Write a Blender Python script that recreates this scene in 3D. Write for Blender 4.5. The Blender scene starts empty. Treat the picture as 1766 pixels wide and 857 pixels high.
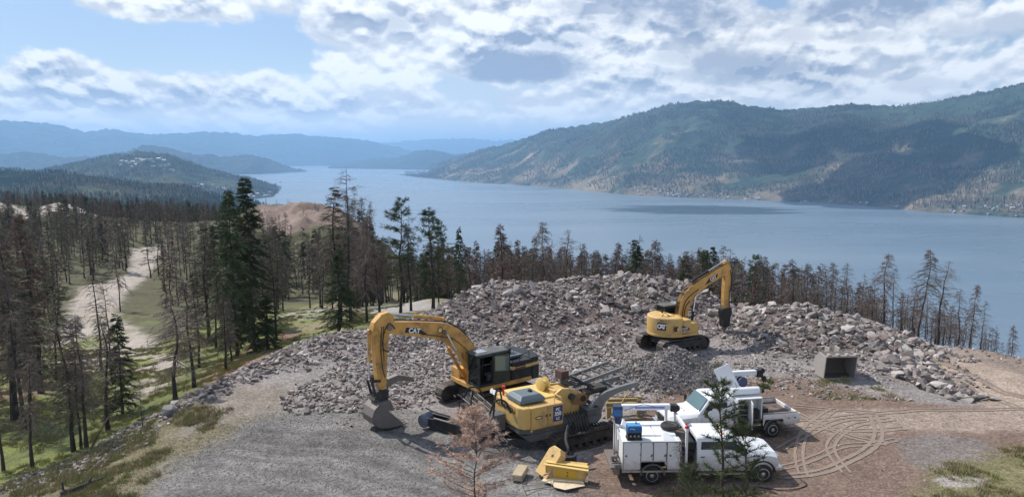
import bpy, math, random
import numpy as np
from mathutils import Vector, Matrix

# ------------------------------------------------------------------ camera, sky, sun, exposure
SC = bpy.context.scene
COL = SC.collection
R = math.radians
CAM_H, PITCH, FPX = 13.7, R(7.37), 1261.0
cam_d = bpy.data.cameras.new('camera'); cam = bpy.data.objects.new('camera', cam_d); COL.objects.link(cam)
cam.location = (0, 0, CAM_H); cam.rotation_euler = (R(90) - PITCH, 0, 0)
cam_d.sensor_width = 36.0; cam_d.lens = 36.0 * FPX / 1766.0
cam_d.clip_start = 0.3; cam_d.clip_end = 150000
SC.camera = cam
SC.view_settings.view_transform = 'Standard'; SC.view_settings.look = 'None'
SC.view_settings.exposure = 0.24; SC.view_settings.gamma = 1.0
SC.render.engine = 'CYCLES'
SC.cycles.use_denoising = True
SC.cycles.volume_bounces = 1
SC.cycles.max_bounces = 6
SC.cycles.diffuse_bounces = 3
SC.cycles.glossy_bounces = 3
SC.cycles.transparent_max_bounces = 8
SC.cycles.sample_clamp_indirect = 6

SUN_EL, SUN_AZ = R(49), R(-52)          # azimuth from +Y, negative = left of the view
sd = bpy.data.lights.new('sun', 'SUN'); sun = bpy.data.objects.new('sun', sd); COL.objects.link(sun)
sd.energy = 4.3; sd.angle = R(0.6); sd.color = (1.0, 0.95, 0.88)
sun_dir = Vector((math.sin(SUN_AZ) * math.cos(SUN_EL), math.cos(SUN_AZ) * math.cos(SUN_EL), math.sin(SUN_EL)))
sun.rotation_euler = sun_dir.to_track_quat('Z', 'Y').to_euler()

# ---- small node helper
class NT:
    def __init__(s, tree):
        s.t = tree; s.n = tree.nodes; s.l = tree.links
    def new(s, typ, **kw):
        n = s.n.new(typ)
        for k, v in kw.items(): setattr(n, k, v)
        return n
    def put(s, sock, v):
        if isinstance(v, bpy.types.NodeSocket): s.l.new(v, sock)
        elif v is not None: sock.default_value = v
    def m(s, op, a, b=None, c=None, clamp=False):
        n = s.new('ShaderNodeMath', operation=op); n.use_clamp = clamp
        for i, v in enumerate((a, b, c)):
            if v is not None: s.put(n.inputs[i], v)
        return n.outputs[0]
    def vm(s, op, a, b=None):
        n = s.new('ShaderNodeVectorMath', operation=op)
        s.put(n.inputs[0], a)
        if b is not None:
            if op == 'SCALE': s.put(n.inputs[3], b)
            else: s.put(n.inputs[1], b)
        return n.outputs['Value'] if op in ('DOT_PRODUCT', 'LENGTH') else n.outputs[0]
    def mix(s, f, a, b):
        n = s.new('ShaderNodeMix', data_type='RGBA')
        s.put(n.inputs[0], f); s.put(n.inputs[6], a); s.put(n.inputs[7], b)
        return n.outputs[2]
    def noise(s, vec, scale, detail=3.0, rough=0.55, dist=0.0, col=False):
        n = s.new('ShaderNodeTexNoise')
        s.put(n.inputs['Vector'], vec); n.inputs['Scale'].default_value = scale
        n.inputs['Detail'].default_value = detail; n.inputs['Roughness'].default_value = rough
        n.inputs['Distortion'].default_value = dist
        return n.outputs['Color' if col else 'Fac']
    def ss(s, v, lo, hi):
        n = s.new('ShaderNodeMapRange', interpolation_type='SMOOTHSTEP')
        s.put(n.inputs[0], v); n.inputs[1].default_value = lo; n.inputs[2].default_value = hi
        return n.outputs[0]
    def comb(s, x, y, z):
        n = s.new('ShaderNodeCombineXYZ')
        for i, v in enumerate((x, y, z)): s.put(n.inputs[i], v)
        return n.outputs[0]

def c4(c): return (c[0], c[1], c[2], 1.0)

def ray(px, py):                      # direction of the sight line through a photo pixel (1766 x 857)
    u = (px - 883) / FPX; v = -(py - 428.5) / FPX
    return np.array((u, math.cos(PITCH) + v * math.sin(PITCH), -math.sin(PITCH) + v * math.cos(PITCH)))

world = bpy.data.worlds.new('World'); SC.world = world; world.use_nodes = True
def build_world():
    w = NT(world.node_tree); w.n.clear()
    out = w.new('ShaderNodeOutputWorld'); bg = w.new('ShaderNodeBackground'); bg.inputs[1].default_value = 0.1
    w.l.new(bg.outputs[0], out.inputs[0])
    sky = w.new('ShaderNodeTexSky', sky_type='NISHITA'); sky.sun_disc = False
    sky.sun_elevation = SUN_EL; sky.sun_rotation = SUN_AZ; sky.air_density = 1.15; sky.dust_density = 0.5; sky.ozone_density = 2.0
    d = w.new('ShaderNodeTexCoord').outputs['Generated']
    sp = w.new('ShaderNodeSeparateXYZ'); w.l.new(d, sp.inputs[0]); dx, dy, dz = sp.outputs
    ay = w.m('MAXIMUM', w.m('ABSOLUTE', dy), 0.05)
    s = w.m('DIVIDE', dx, ay); t = w.m('DIVIDE', dz, ay)
    def field(tt):
        """cloud density at (s, tt): placed masses plus broken noise whose grain shrinks towards the horizon"""
        dep = w.m('SQRT', w.m('ADD', w.m('MAXIMUM', tt, 0.0), 0.10))
        U = w.m('MULTIPLY', w.m('DIVIDE', s, w.m('ADD', dep, 0.9)), 2.9)
        Vv = w.m('MULTIPLY', dep, 3.1)
        vec = w.comb(U, Vv, w.m('MULTIPLY', w.m('SIGN', dy), 3.0))
        n1 = w.noise(vec, 3.5, 8.0, 0.56, 0.0)
        vo = w.new('ShaderNodeTexVoronoi', feature='F1'); w.put(vo.inputs['Vector'], vec)
        vo.inputs['Scale'].default_value = 6.5; vo.inputs['Detail'].default_value = 2.0
        bil = w.m('SUBTRACT', 0.86, vo.outputs['Distance'])
        return w.m('ADD', w.m('MULTIPLY', n1, 0.80), w.m('MULTIPLY', bil, 0.18)), U, Vv
    # placed masses: photo pixel centre, radii in pixels, weight
    blobs = [(150, 60, 230, 55, -.17), (330, 20, 95, 22, .24), (130, 6, 170, 16, .18), (560, 55, 130, 45, .16), (520, 100, 110, 26, .10),
             (70, 150, 120, 46, .25), (90, 118, 40, 22, .18), (260, 168, 130, 30, .24), (420, 160, 110, 30, .2), (560, 185, 150, 22, .18), (690, 125, 90, 22, .07), (380, 95, 130, 26, -.16),
             (860, 55, 140, 80, .20), (730, 30, 110, 35, .12), (620, 150, 160, 14, -.10), (850, 152, 80, 14, -.16),
             (1080, 20, 160, 46, .25), (1450, 14, 190, 40, .24), (1240, 90, 230, 60, .15), (1600, 110, 220, 60, .16),
             (910, 100, 120, 30, .22), (1290, 128, 100, 26, .16), (1330, 6, 45, 16, -.26), (1560, 80, 60, 14, -.10), (1620, 60, 80, 14, -.06),
             (1010, 160, 110, 30, .10), (700, 190, 160, 14, .06), (60, 190, 200, 14, .06), (940, 145, 60, 12, -.10), (1700, 50, 90, 30, .12), (1230, 150, 170, 26, .10), (1600, 150, 200, 30, .12), (1000, 175, 90, 20, .08), (820, 200, 160, 16, .06), (420, 215, 260, 12, .07)]
    def tp(px, py):
        r = ray(px, py); return r[0] / r[1], r[2] / r[1]
    acc = None
    for (px, py, rx, ry, wt) in blobs:
        cs, ct = tp(px, py); es, et = rx / 1250.0, ry / 1250.0
        a = w.m('MULTIPLY', w.m('SUBTRACT', s, cs), 1 / es); b = w.m('MULTIPLY', w.m('SUBTRACT', t, ct), 1 / et)
        q = w.m('ADD', w.m('MULTIPLY', a, a), w.m('MULTIPLY', b, b))
        g = w.m('MULTIPLY', w.m('EXPONENT', w.m('MULTIPLY', q, -0.7)), wt)
        acc = g if acc is None else w.m('ADD', acc, g)
    f0, U, Vv = field(t)
    f1, _, _ = field(w.m('ADD', w.m('MULTIPLY', t, 1.03), 0.006))
    cover = w.m('ADD', w.m('ADD', f0, acc), 0.084)
    dens = w.ss(cover, 0.487, 0.592)
    thick = w.ss(cover, 0.56, 0.86)
    lit = w.m('MULTIPLY_ADD', w.m('SUBTRACT', f0, f1), 11.0, 0.56, clamp=True)       # top edges catch the sun, undersides stay grey
    # flat grey undersides of the big overhead masses
    dark_l = [(1090, 22, 150, 36, 1.0), (1470, 14, 150, 32, 1.0), (890, 118, 120, 24, 1.0), (1290, 120, 80, 26, .8), (1010, 12, 70, 20, .7), (640, 40, 60, 16, .5),
              (1180, 95, 60, 20, .4), (1640, 50, 60, 20, .55), (1740, 50, 60, 20, .6), (300, 178, 60, 8, .35), (430, 185, 60, 8, .4), (80, 178, 50, 8, .3), (1420, 150, 80, 16, .4), (1600, 145, 90, 14, .35), (1150, 130, 90, 12, .5), (1500, 60, 70, 14, .5), (960, 70, 60, 16, .4), (560, 190, 60, 7, .3), (160, 170, 70, 8, .3), (1370, 60, 50, 14, .4)]
    dk = None
    wn = w.m('MULTIPLY', w.m('SUBTRACT', w.noise(w.comb(U, Vv, 2.0), 4.5, 5.0, 0.6), 0.5), 7.0)
    for (px, py, rx, ry, wt) in dark_l:
        cs, ct = tp(px, py); es, et = rx / 1250.0, ry / 1250.0
        a = w.m('MULTIPLY', w.m('SUBTRACT', s, cs), 1 / es); b = w.m('MULTIPLY', w.m('SUBTRACT', t, ct), 1 / et)
        q = w.m('ADD', w.m('ADD', w.m('MULTIPLY', a, a), w.m('MULTIPLY', b, b)), wn)
        g = w.m('MULTIPLY', w.ss(q, 1.9, 0.0), wt)
        dk = g if dk is None else w.m('MAXIMUM', dk, g)
    shade = w.m('MULTIPLY', w.m('SUBTRACT', 1.0, lit), w.m('MULTIPLY_ADD', thick, 0.5, 0.5))
    shade = w.m('MAXIMUM', shade, w.m('MULTIPLY', dk, 0.98))
    white = (10.1, 10.1, 9.9, 1); grey = (2.7, 3.3, 4.5, 1)
    cc = w.mix(shade, white, grey)
    low = w.ss(t, 0.10, 0.0)
    cc = w.mix(w.m('MULTIPLY', low, 0.5), cc, (10.2, 10.0, 9.6, 1))
    skc = w.vm('MULTIPLY', sky.outputs[0], (0.66, 0.74, 0.90))
    skc = w.mix(w.m('MULTIPLY_ADD', w.ss(t, 0.16, -0.01), 0.66, 0.16), skc, (8.4, 8.9, 9.3, 1))
    below = w.ss(dz, -0.02, 0.0)
    fin = w.mix(w.m('MULTIPLY', w.m('MULTIPLY', dens, 0.93), below), skc, cc)
    w.l.new(fin, bg.inputs[0])
build_world()
world.cycles.sampling_method = 'MANUAL'; world.cycles.sample_map_resolution = 512

# ------------------------------------------------------------------ materials
def new_mat(name):
    m = bpy.data.materials.new(name); m.use_nodes = True
    w = NT(m.node_tree); bs = w.n['Principled BSDF']
    return m, w, bs
def material(name, base, rough=0.6, metal=0.0, var=0.15, scale=3.0, dirt=None, dirt_amt=0.4, dirt_scale=1.2, bump=0.0, bscale=30.0, rand=0.0, edge=None, spec=0.5, coat=0.0, low=0.0):
    """base colour with grain; dirt = second colour laid in irregular patches (dust and wear)"""
    m, w, bs = new_mat(name)
    co = w.new('ShaderNodeTexCoord').outputs['Object']
    n = w.noise(co, scale, 5.0, 0.6)
    f = w.m('MULTIPLY_ADD', w.m('SUBTRACT', n, 0.5), 2 * var, 1.0)
    col = w.vm('SCALE', tuple(base), f)
    if rand:
        oi = w.new('ShaderNodeObjectInfo').outputs['Random']
        col = w.vm('SCALE', col, w.m('MULTIPLY_ADD', oi, 2 * rand, 1 - rand))
    if low:       # road dust thrown up on the lower panels
        sz = w.new('ShaderNodeSeparateXYZ'); w.l.new(co, sz.inputs[0])
        lo = w.ss(w.m('ADD', sz.outputs[2], w.m('MULTIPLY', w.m('SUBTRACT', w.noise(co, 2.5, 5.0, .7), .5), 1.3)), low, .45)
        col = w.mix(w.m('MULTIPLY', lo, .75), col, (.30, .235, .19, 1))
    if dirt is not None:
        d = w.ss(w.noise(co, dirt_scale, 7.0, 0.68), 0.62 - 0.35 * dirt_amt, 0.80 - 0.30 * dirt_amt)
        d2 = w.ss(w.noise(co, dirt_scale * 6, 4.0, 0.7), 0.35, 0.7)
        d = w.m('MULTIPLY', d, w.m('MULTIPLY_ADD', d2, 0.6, 0.35))
        col = w.mix(d, col, c4(dirt))
        w.put(bs.inputs['Roughness'], w.m('MULTIPLY_ADD', d, 0.9 - rough, rough))
    else:
        bs.inputs['Roughness'].default_value = rough
    w.l.new(col, bs.inputs['Base Color'])
    bs.inputs['Metallic'].default_value = metal
    bs.inputs['Specular IOR Level'].default_value = spec
    if coat: bs.inputs['Coat Weight'].default_value = coat
    if bump:
        b = w.new('ShaderNodeBump'); b.inputs['Strength'].default_value = bump; b.inputs['Distance'].default_value = 0.02
        w.l.new(w.noise(co, bscale, 4.0, 0.6), b.inputs['Height']); w.l.new(b.outputs[0], bs.inputs['Normal'])
    return m

# ------------------------------------------------------------------ objects
def tag(o, label=None, cat=None, group=None, kind=None):
    if label: o['label'] = label
    if cat: o['category'] = cat
    if group: o['group'] = group
    if kind: o['kind'] = kind
    return o
def link(name, data, parent=None, loc=None, rot=None):
    o = bpy.data.objects.new(name, data); COL.objects.link(o)
    if parent is not None: o.parent = parent
    if loc is not None: o.location = loc
    if rot is not None: o.rotation_euler = rot
    return o
def np_mesh(name, verts, faces, mats, midx=None, smooth=False):
    """mesh from arrays; faces: (n,3) or (n,4) array, or a list of such arrays"""
    me = bpy.data.meshes.new(name)
    fl = faces if isinstance(faces, list) else [faces]
    fl = [np.asarray(f, dtype=np.int32) for f in fl if len(f)]
    verts = np.asarray(verts, dtype=np.float32)
    me.vertices.add(len(verts)); me.vertices.foreach_set('co', verts.ravel())
    loops = np.concatenate([f.ravel() for f in fl]); tot = np.concatenate([np.full(len(f), f.shape[1], np.int32) for f in fl])
    me.loops.add(len(loops)); me.loops.foreach_set('vertex_index', loops)
    me.polygons.add(len(tot)); me.polygons.foreach_set('loop_start', np.concatenate([[0], np.cumsum(tot)[:-1]]).astype(np.int32))
    me.polygons.foreach_set('loop_total', tot)
    for m in (mats if isinstance(mats, (list, tuple)) else [mats]): me.materials.append(m)
    if midx is not None: me.polygons.foreach_set('material_index', np.asarray(midx, np.int32))
    me.update(calc_edges=True)
    me.shade_smooth() if smooth else me.shade_flat()
    return me

# ------------------------------------------------------------------ noise
def _h(ix, iy, seed):
    n = (ix * 374761393 + iy * 668265263 + seed * 982451653) & 0xffffffff
    n = ((n ^ (n >> 13)) * 1274126177) & 0xffffffff
    return ((n ^ (n >> 16)) & 0xffff) / 65535.0
def vnoise(x, y, seed=0):
    x = np.asarray(x, float); y = np.asarray(y, float)
    ix = np.floor(x).astype(np.int64); iy = np.floor(y).astype(np.int64); fx = x - ix; fy = y - iy
    fx = fx * fx * (3 - 2 * fx); fy = fy * fy * (3 - 2 * fy)
    a = _h(ix, iy, seed); b = _h(ix + 1, iy, seed); c = _h(ix, iy + 1, seed); d = _h(ix + 1, iy + 1, seed)
    return (a * (1 - fx) + b * fx) * (1 - fy) + (c * (1 - fx) + d * fx) * fy - 0.5
def fbm(x, y, seed=0, octv=4, gain=0.5):
    s = 0; a = 1.0
    for k in range(octv):
        s = s + a * vnoise(np.asarray(x) * 2 ** k + 17.3 * k, np.asarray(y) * 2 ** k - 9.1 * k, seed + k); a *= gain
    return s
def sstep(v, lo, hi):
    t = np.clip((v - lo) / (hi - lo), 0, 1); return t * t * (3 - 2 * t)

# ------------------------------------------------------------------ lie of the land near the quarry
def on_z(px, py, z):
    r = ray(px, py); t = (z - CAM_H) / r[2]; return (r[0] * t, r[1] * t, z)
def on_y(px, py, y):
    r = ray(px, py); t = y / r[1]; return (r[0] * t, y, CAM_H + r[2] * t)
CTRL = [on_z(*p) for p in [
    (300, 857, 0), (600, 857, 0), (883, 857, 0), (1200, 857, 0), (1500, 857, 0), (1766, 857, .1), (600, 760, 0), (460, 730, 0), (700, 700, 0), (900, 690, 0),
    (1000, 640, 0), (1100, 600, .1), (1300, 700, 0), (1500, 700, 0), (1700, 700, 0), (1600, 640, .1), (1766, 640, .2), (1400, 640, 0), (1200, 640, 0),
    (310, 700, 0), (450, 640, .15), (560, 590, .4), (650, 572, .4), (200, 775, -.7), (60, 845, -1.2), (130, 857, -.6),
    (75, 678, -4.5), (130, 780, -2.2), (189, 742, -2.3), (20, 740, -3.6), (305, 690, -1.1), (422, 617, -2.4), (585, 573, -1.5), (500, 592, -3.2), (0, 660, -6),
    (520, 548, -4.2), (700, 525, -3.4), (640, 535, -3.8), (760, 515, -3.2), (180, 600, -8), (320, 620, -4.5), (190, 520, -11), (120, 560, -9.6), (230, 430, -14.5), (120, 470, -13.6), (250, 500, -12.2),
    (1640, 606, -.2), (1766, 648, -.1), (1766, 700, .1)]]
CTRL += [(0, -30, 0), (40, -20, .3), (-30, -20, -3), (60, 30, .3), (-60, 25, -9), (90, 40, -6), (0, 12, 0), (15, 12, 0), (-12, 12, -.5), (-60, 0, -8), (100, 0, 0),
         (0, 64, 0), (15, 66, 0), (30, 62, -.2), (-8, 60, -.6), (42, 56, -3.4), (60, 62, -9), (36, 60, -2.6), (46, 60, -5.5), (75, 62, -12), (20, 85, -7), (0, 85, -5.5), (50, 80, -8.5), (80, 80, -10), (40, 72, -4.5), (26, 76, -3.8), (10, 76, -2.8),
         (10, 120, -17), (60, 120, -21), (120, 120, -25), (-15, 120, -12), (-20, 160, -19), (50, 200, -45), (150, 200, -52), (0, 200, -38), (-45, 150, -14), (-45, 220, -18),
         (-60, 300, -26), (0, 400, -100), (150, 400, -115), (300, 400, -130), (-40, 400, -80), (-98, 330, -30), (-75, 262, -4.6), (-92, 268, -6), (-60, 258, -7.5), (-50, 270, -18), (-72, 225, -15), (-110, 240, -16), (-80, 300, -20),
         (-217, 400, -25), (-130, 400, -27), (-300, 400, -22), (-205, 330, -7.5), (-236, 325, -6.5), (-180, 330, -15), (-170, 260, -17), (-200, 300, -16),
         (-300, 620, -60), (-200, 560, -55), (-130, 520, -62), (-420, 620, -50), (-100, 470, -60), (-300, 900, -150), (-100, 700, -170), (-700, 900, -120), (-500, 500, -35), (-110, 120, -12), (-160, 160, -13),
         (0, 800, -235), (300, 800, -250), (-120, 1000, -260), (0, 1300, -345), (500, 1300, -360), (1000, 1300, -360), (-500, 1500, -230), (-1000, 1500, -200), (900, 700, -240), (400, 100, -60), (500, 400, -160), (300, 0, -15), (-300, 100, -20), (-400, 0, -25), (-900, 600, -60)]
CTRL = np.array(CTRL, float)
def _warp(x, y):
    r = np.sqrt(x * x + (y + 25) ** 2) + 25; k = 30 * np.log(r / 25.0) / np.maximum(r - 25, 1e-6)
    return x * k, (y + 25) * k
_cw = np.stack(_warp(CTRL[:, 0], CTRL[:, 1]), 1)
_SC = np.sqrt(CTRL[:, 0] ** 2 + CTRL[:, 1] ** 2) + 40
def _phi(d2): return np.sqrt(d2 + 1.0)
_A = _phi(((_cw[:, None] - _cw[None]) ** 2).sum(-1)); _n = len(CTRL)
_M = np.zeros((_n + 1, _n + 1)); _M[:_n, :_n] = _A + np.eye(_n) * -0.02; _M[:_n, _n] = 1; _M[_n, :_n] = 1
_W = np.linalg.solve(_M, np.concatenate([CTRL[:, 2], [0]]))
def base_z(x, y):
    x = np.asarray(x, float); y = np.asarray(y, float); sh = x.shape
    wx, wy = _warp(x.ravel(), y.ravel()); out = np.empty(wx.shape)
    for i in range(0, len(wx), 20000):
        d2 = (wx[i:i + 20000, None] - _cw[None, :, 0]) ** 2 + (wy[i:i + 20000, None] - _cw[None, :, 1]) ** 2
        out[i:i + 20000] = _phi(d2) @ _W[:_n] + _W[_n]
    return out.reshape(sh)
# rubble piles: crest lines (x, y, crest height above ground, front width, back width)
def _crest(rows):
    o = []
    for (px, py, D, wf, wb) in rows:
        x, y, z = on_y(px, py, D); o.append((x, y, max(z - float(base_z(np.array([x]), np.array([y]))[0]), .2), wf, wb))
    return o
CRESTS = [_crest([(742, 545, 54, 3, 3), (775, 520, 56, 5, 4), (812, 498, 58, 7, 5), (862, 480, 60, 8.5, 6), (900, 483, 61, 8.5, 6), (960, 484, 62, 8.5, 6), (1010, 472, 63, 9, 7), (1060, 471, 63, 8.5, 7), (1110, 473, 62.5, 8, 7), (1160, 480, 62, 7, 6), (1200, 510, 61, 5.5, 6), (1245, 552, 59.5, 4, 4), (1300, 552, 58, 6, 5), (1345, 527, 56, 9, 5), (1380, 522, 55, 9.5, 5),
                  (1430, 540, 54, 9, 5), (1490, 558, 52.5, 8, 5), (1530, 580, 51, 6.5, 4), (1570, 612, 48.5, 4.5, 3), (1620, 648, 45.5, 3, 2.4), (1690, 686, 42, 1.6, 1.6)]),
          _crest([(325, 697, 38.8, 1.6, 2), (380, 662, 41.5, 2.2, 2.5), (440, 628, 44.5, 3, 2.5), (500, 600, 47, 4, 3), (560, 577, 50, 5, 3), (640, 573, 51, 5, 3), (700, 566, 52.5, 4, 3)]),
          _crest([(1505, 655, 43.5, 1.5, 3), (1600, 672, 42.5, 1.5, 3)]),
          _crest([(1630, 603, 52, 1.5, 2), (1665, 598, 50.5, 2.2, 2.5), (1700, 602, 49.5, 2.4, 2.5), (1740, 612, 48, 2.6, 3), (1790, 620, 47.5, 2.6, 3), (1850, 632, 46.5, 2.6, 3)]),
          _crest([(480, 556, 75, 3, 3), (520, 541, 80, 4, 4), (560, 540, 80, 3, 4)]),
          [(6.5, 53.0, .7, 4, 3), (1.5, 50.5, .5, 3, 3)]]
def pile_z(x, y, rocky_only=False):
    x = np.asarray(x, float); y = np.asarray(y, float); best = np.zeros(x.shape)
    wob = fbm(x / 3.1, y / 3.1, 5, 3) * 1.6
    for ci, cr in enumerate(CRESTS):
        if rocky_only and ci in (3, 4): continue
        for a, b in zip(cr[:-1], cr[1:]):
            ex, ey = b[0] - a[0], b[1] - a[1]; L2 = ex * ex + ey * ey
            t = np.clip(((x - a[0]) * ex + (y - a[1]) * ey) / L2, 0, 1)
            qx, qy = x - (a[0] + t * ex), y - (a[1] + t * ey); d = np.sqrt(qx * qx + qy * qy)
            side = np.sign(ex * qy - ey * qx) if ex > 0 else -np.sign(ex * qy - ey * qx)
            hh = a[2] + t * (b[2] - a[2]); wf = a[3] + t * (b[3] - a[3]); wb = a[4] + t * (b[4] - a[4])
            wd = np.where(side > 0, wb, wf); u = np.clip(1 - (d + wob * (d / wd)) / wd, 0, 1)
            best = np.maximum(best, hh * (u * 0.75 + 0.25 * u * u * (3 - 2 * u)) * (1 - .12 * sstep(u, .85, 1.0)))
    return best
def cone_z(x, y):
    d = np.sqrt(((x - 9.9) / 1.25) ** 2 + ((y - 43.6)) ** 2) + fbm(x / 1.2, y / 1.2, 9, 3) * .5
    return 2.05 * np.clip(1 - d / 3.3, 0, 1) ** .95
def ground_z(x, y):
    x = np.asarray(x, float); y = np.asarray(y, float); r = np.sqrt(x * x + y * y)
    z = base_z(x, y) + pile_z(x, y)
    far = sstep(r, 60, 200)
    z = z + cone_z(x, y) + fbm(x / 14, y / 14, 3, 3) * (.10 + 2.2 * far) + fbm(x / 1.7, y / 1.7, 4, 4) * (.07 + .2 * far) + fbm(x / 90, y / 90, 8, 3) * 10 * sstep(r, 250, 600)
    z = z + fbm(x / 7, y / 7, 57, 4, .6) * 3.2 * sstep(-np.sqrt(((x + 78) / 34) ** 2 + ((y - 250) / 34) ** 2), -1.1, -.6) + fbm(x / 6, y / 6, 60, 4, .6) * 3.0 * outcrop(x, y)
    pad = sstep(x, -17, -12) * sstep(-x, -5.5, -2.5) * sstep(y, 22, 25) * sstep(-y, -37.5, -34)
    q = np.hypot(x + 15, y - 12) + fbm(x / 5, y / 5, 44, 3) * 1.6
    z = z + pad * (.055 * np.sin(q * 6.283 / 1.35) * (.5 + 1.4 * np.abs(fbm(x / 4, y / 4, 45, 2))) + .28 * fbm(x / 4.5, y / 4.5, 46, 3))
    flat = sstep(np.abs(x + 1), 30, 24) * sstep(np.abs(y - 33), 14, 9)
    return z
def gz(x, y): return float(ground_z(np.array([float(x)]), np.array([float(y)]))[0])
def hit(px, py, fn=base_z, dmin=12, dmax=900):
    """first point of the land seen along a sight line"""
    r = ray(px, py); ys = np.exp(np.linspace(math.log(dmin), math.log(dmax), 700)); t = ys / r[1]
    xs = r[0] * t; zs = CAM_H + r[2] * t; g = fn(xs, ys) - zs; k = np.argmax(g > 0)
    if g[k] <= 0: return None
    if k: 
        f = g[k - 1] / (g[k - 1] - g[k]); return xs[k - 1] + f * (xs[k] - xs[k - 1]), ys[k - 1] + f * (ys[k] - ys[k - 1])
    return xs[k], ys[k]
def region(pts, fn=base_z):
    out = []
    for p in pts:
        h = hit(p[0], p[1], fn)
        if h is not None: out.append(h)
    return np.array(out)
def inside(poly, x, y):
    c = np.zeros(np.shape(x), bool); n = len(poly); j = n - 1
    for i in range(n):
        xi, yi = poly[i]; xj, yj = poly[j]
        c ^= ((yi > y) != (yj > y)) & (x < (xj - xi) * (y - yi) / ((yj - yi) + 1e-12) + xi); j = i
    return c
def outcrop(x, y):
    """how much bare rock: two pale outcrops in the left wood"""
    n = fbm(x / 7, y / 7, 58, 4) * .7
    return np.maximum(sstep(np.sqrt(((x + 205) / 17) ** 2 + ((y - 326) / 16) ** 2) + n, 1.05, .8), sstep(np.sqrt(((x + 238) / 20) ** 2 + ((y - 318) / 18) ** 2) + n, 1.05, .8))
# bare colours of the ground, painted where each kind of ground lies
ZONES = [  # (albedo, outline in photo pixels projected on the land, edge softness m)
    ((.13, .145, .052), [(-60, 900), (-60, 640), (60, 600), (240, 600), (330, 570), (470, 540), (700, 520), (770, 530), (640, 565), (520, 580), (430, 625), (300, 702), (130, 800), (0, 870)], 1.2),
    ((.25, .135, .10), [(320, 690), (360, 640), (440, 590), (505, 560), (520, 590), (430, 630), (350, 690)], .9),
    ((.20, .13, .10), [(-40, 600), (60, 590), (110, 640), (100, 690), (40, 700), (-40, 690)], 1.2),
    ((.23, .20, .12), [(430, 560), (480, 538), (760, 512), (770, 530), (640, 560), (520, 575)], 1.0),
    ((.37, .325, .28), [(60, 640), (60, 590), (110, 545), (145, 492), (220, 472), (230, 425), (288, 420), (262, 470), (226, 500), (200, 530), (215, 555), (262, 580), (330, 640), (250, 690), (200, 640)], .8),
    ((.30, .28, .26), [(470, 560), (475, 548), (540, 532), (600, 535), (560, 548), (520, 556)], .8),
    ((.31, .29, .27), [(600, 542), (690, 524), (770, 512), (790, 518), (760, 532), (690, 540)], .8),
    ((.185, .175, .165), [(180, 870), (240, 800), (330, 740), (470, 712), (640, 690), (760, 720), (900, 760), (1040, 830), (1060, 870), (1060, 990), (150, 990)], .5),
    ((.165, .145, .085), [(-60, 905), (-20, 850), (150, 780), (290, 705), (345, 690), (400, 700), (455, 716), (330, 780), (262, 830), (215, 905)], .9),
    ((.23, .20, .165), [(300, 760), (330, 705), (420, 665), (500, 660), (520, 700), (440, 718), (330, 745), (250, 800)], .7),
    ((.19, .135, .105), [(1010, 860), (1020, 780), (1150, 660), (1260, 655), (1380, 650), (1500, 680), (1640, 700), (1766, 700), (1900, 700), (1900, 990), (1000, 990)], .5),
    ((.25, .20, .165), [(1640, 612), (1660, 590), (1700, 596), (1800, 612), (1900, 640), (1900, 670), (1766, 650), (1690, 632)], .5),
    ((.36, .285, .225), [(1560, 604), (1640, 606), (1690, 628), (1790, 652), (1900, 660), (1900, 745), (1766, 735), (1700, 700), (1640, 655), (1590, 625)], .5),
    ((.30, .235, .19), [(1330, 726), (1500, 706), (1680, 702), (1766, 706), (1900, 706), (1900, 745), (1766, 744), (1560, 742), (1440, 752), (1380, 740)], .35),
    ((.19, .165, .15), [(1540, 760), (1600, 745), (1700, 760), (1720, 790), (1690, 820), (1600, 815), (1560, 790)], .4),
    ((.17, .155, .08), [(1640, 800), (1700, 780), (1766, 775), (1900, 780), (1900, 900), (1600, 900), (1560, 850)], .5),
    ((.34, .31, .28), [(1605, 824), (1640, 818), (1710, 826), (1700, 838), (1630, 838)], .15),
]

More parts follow.
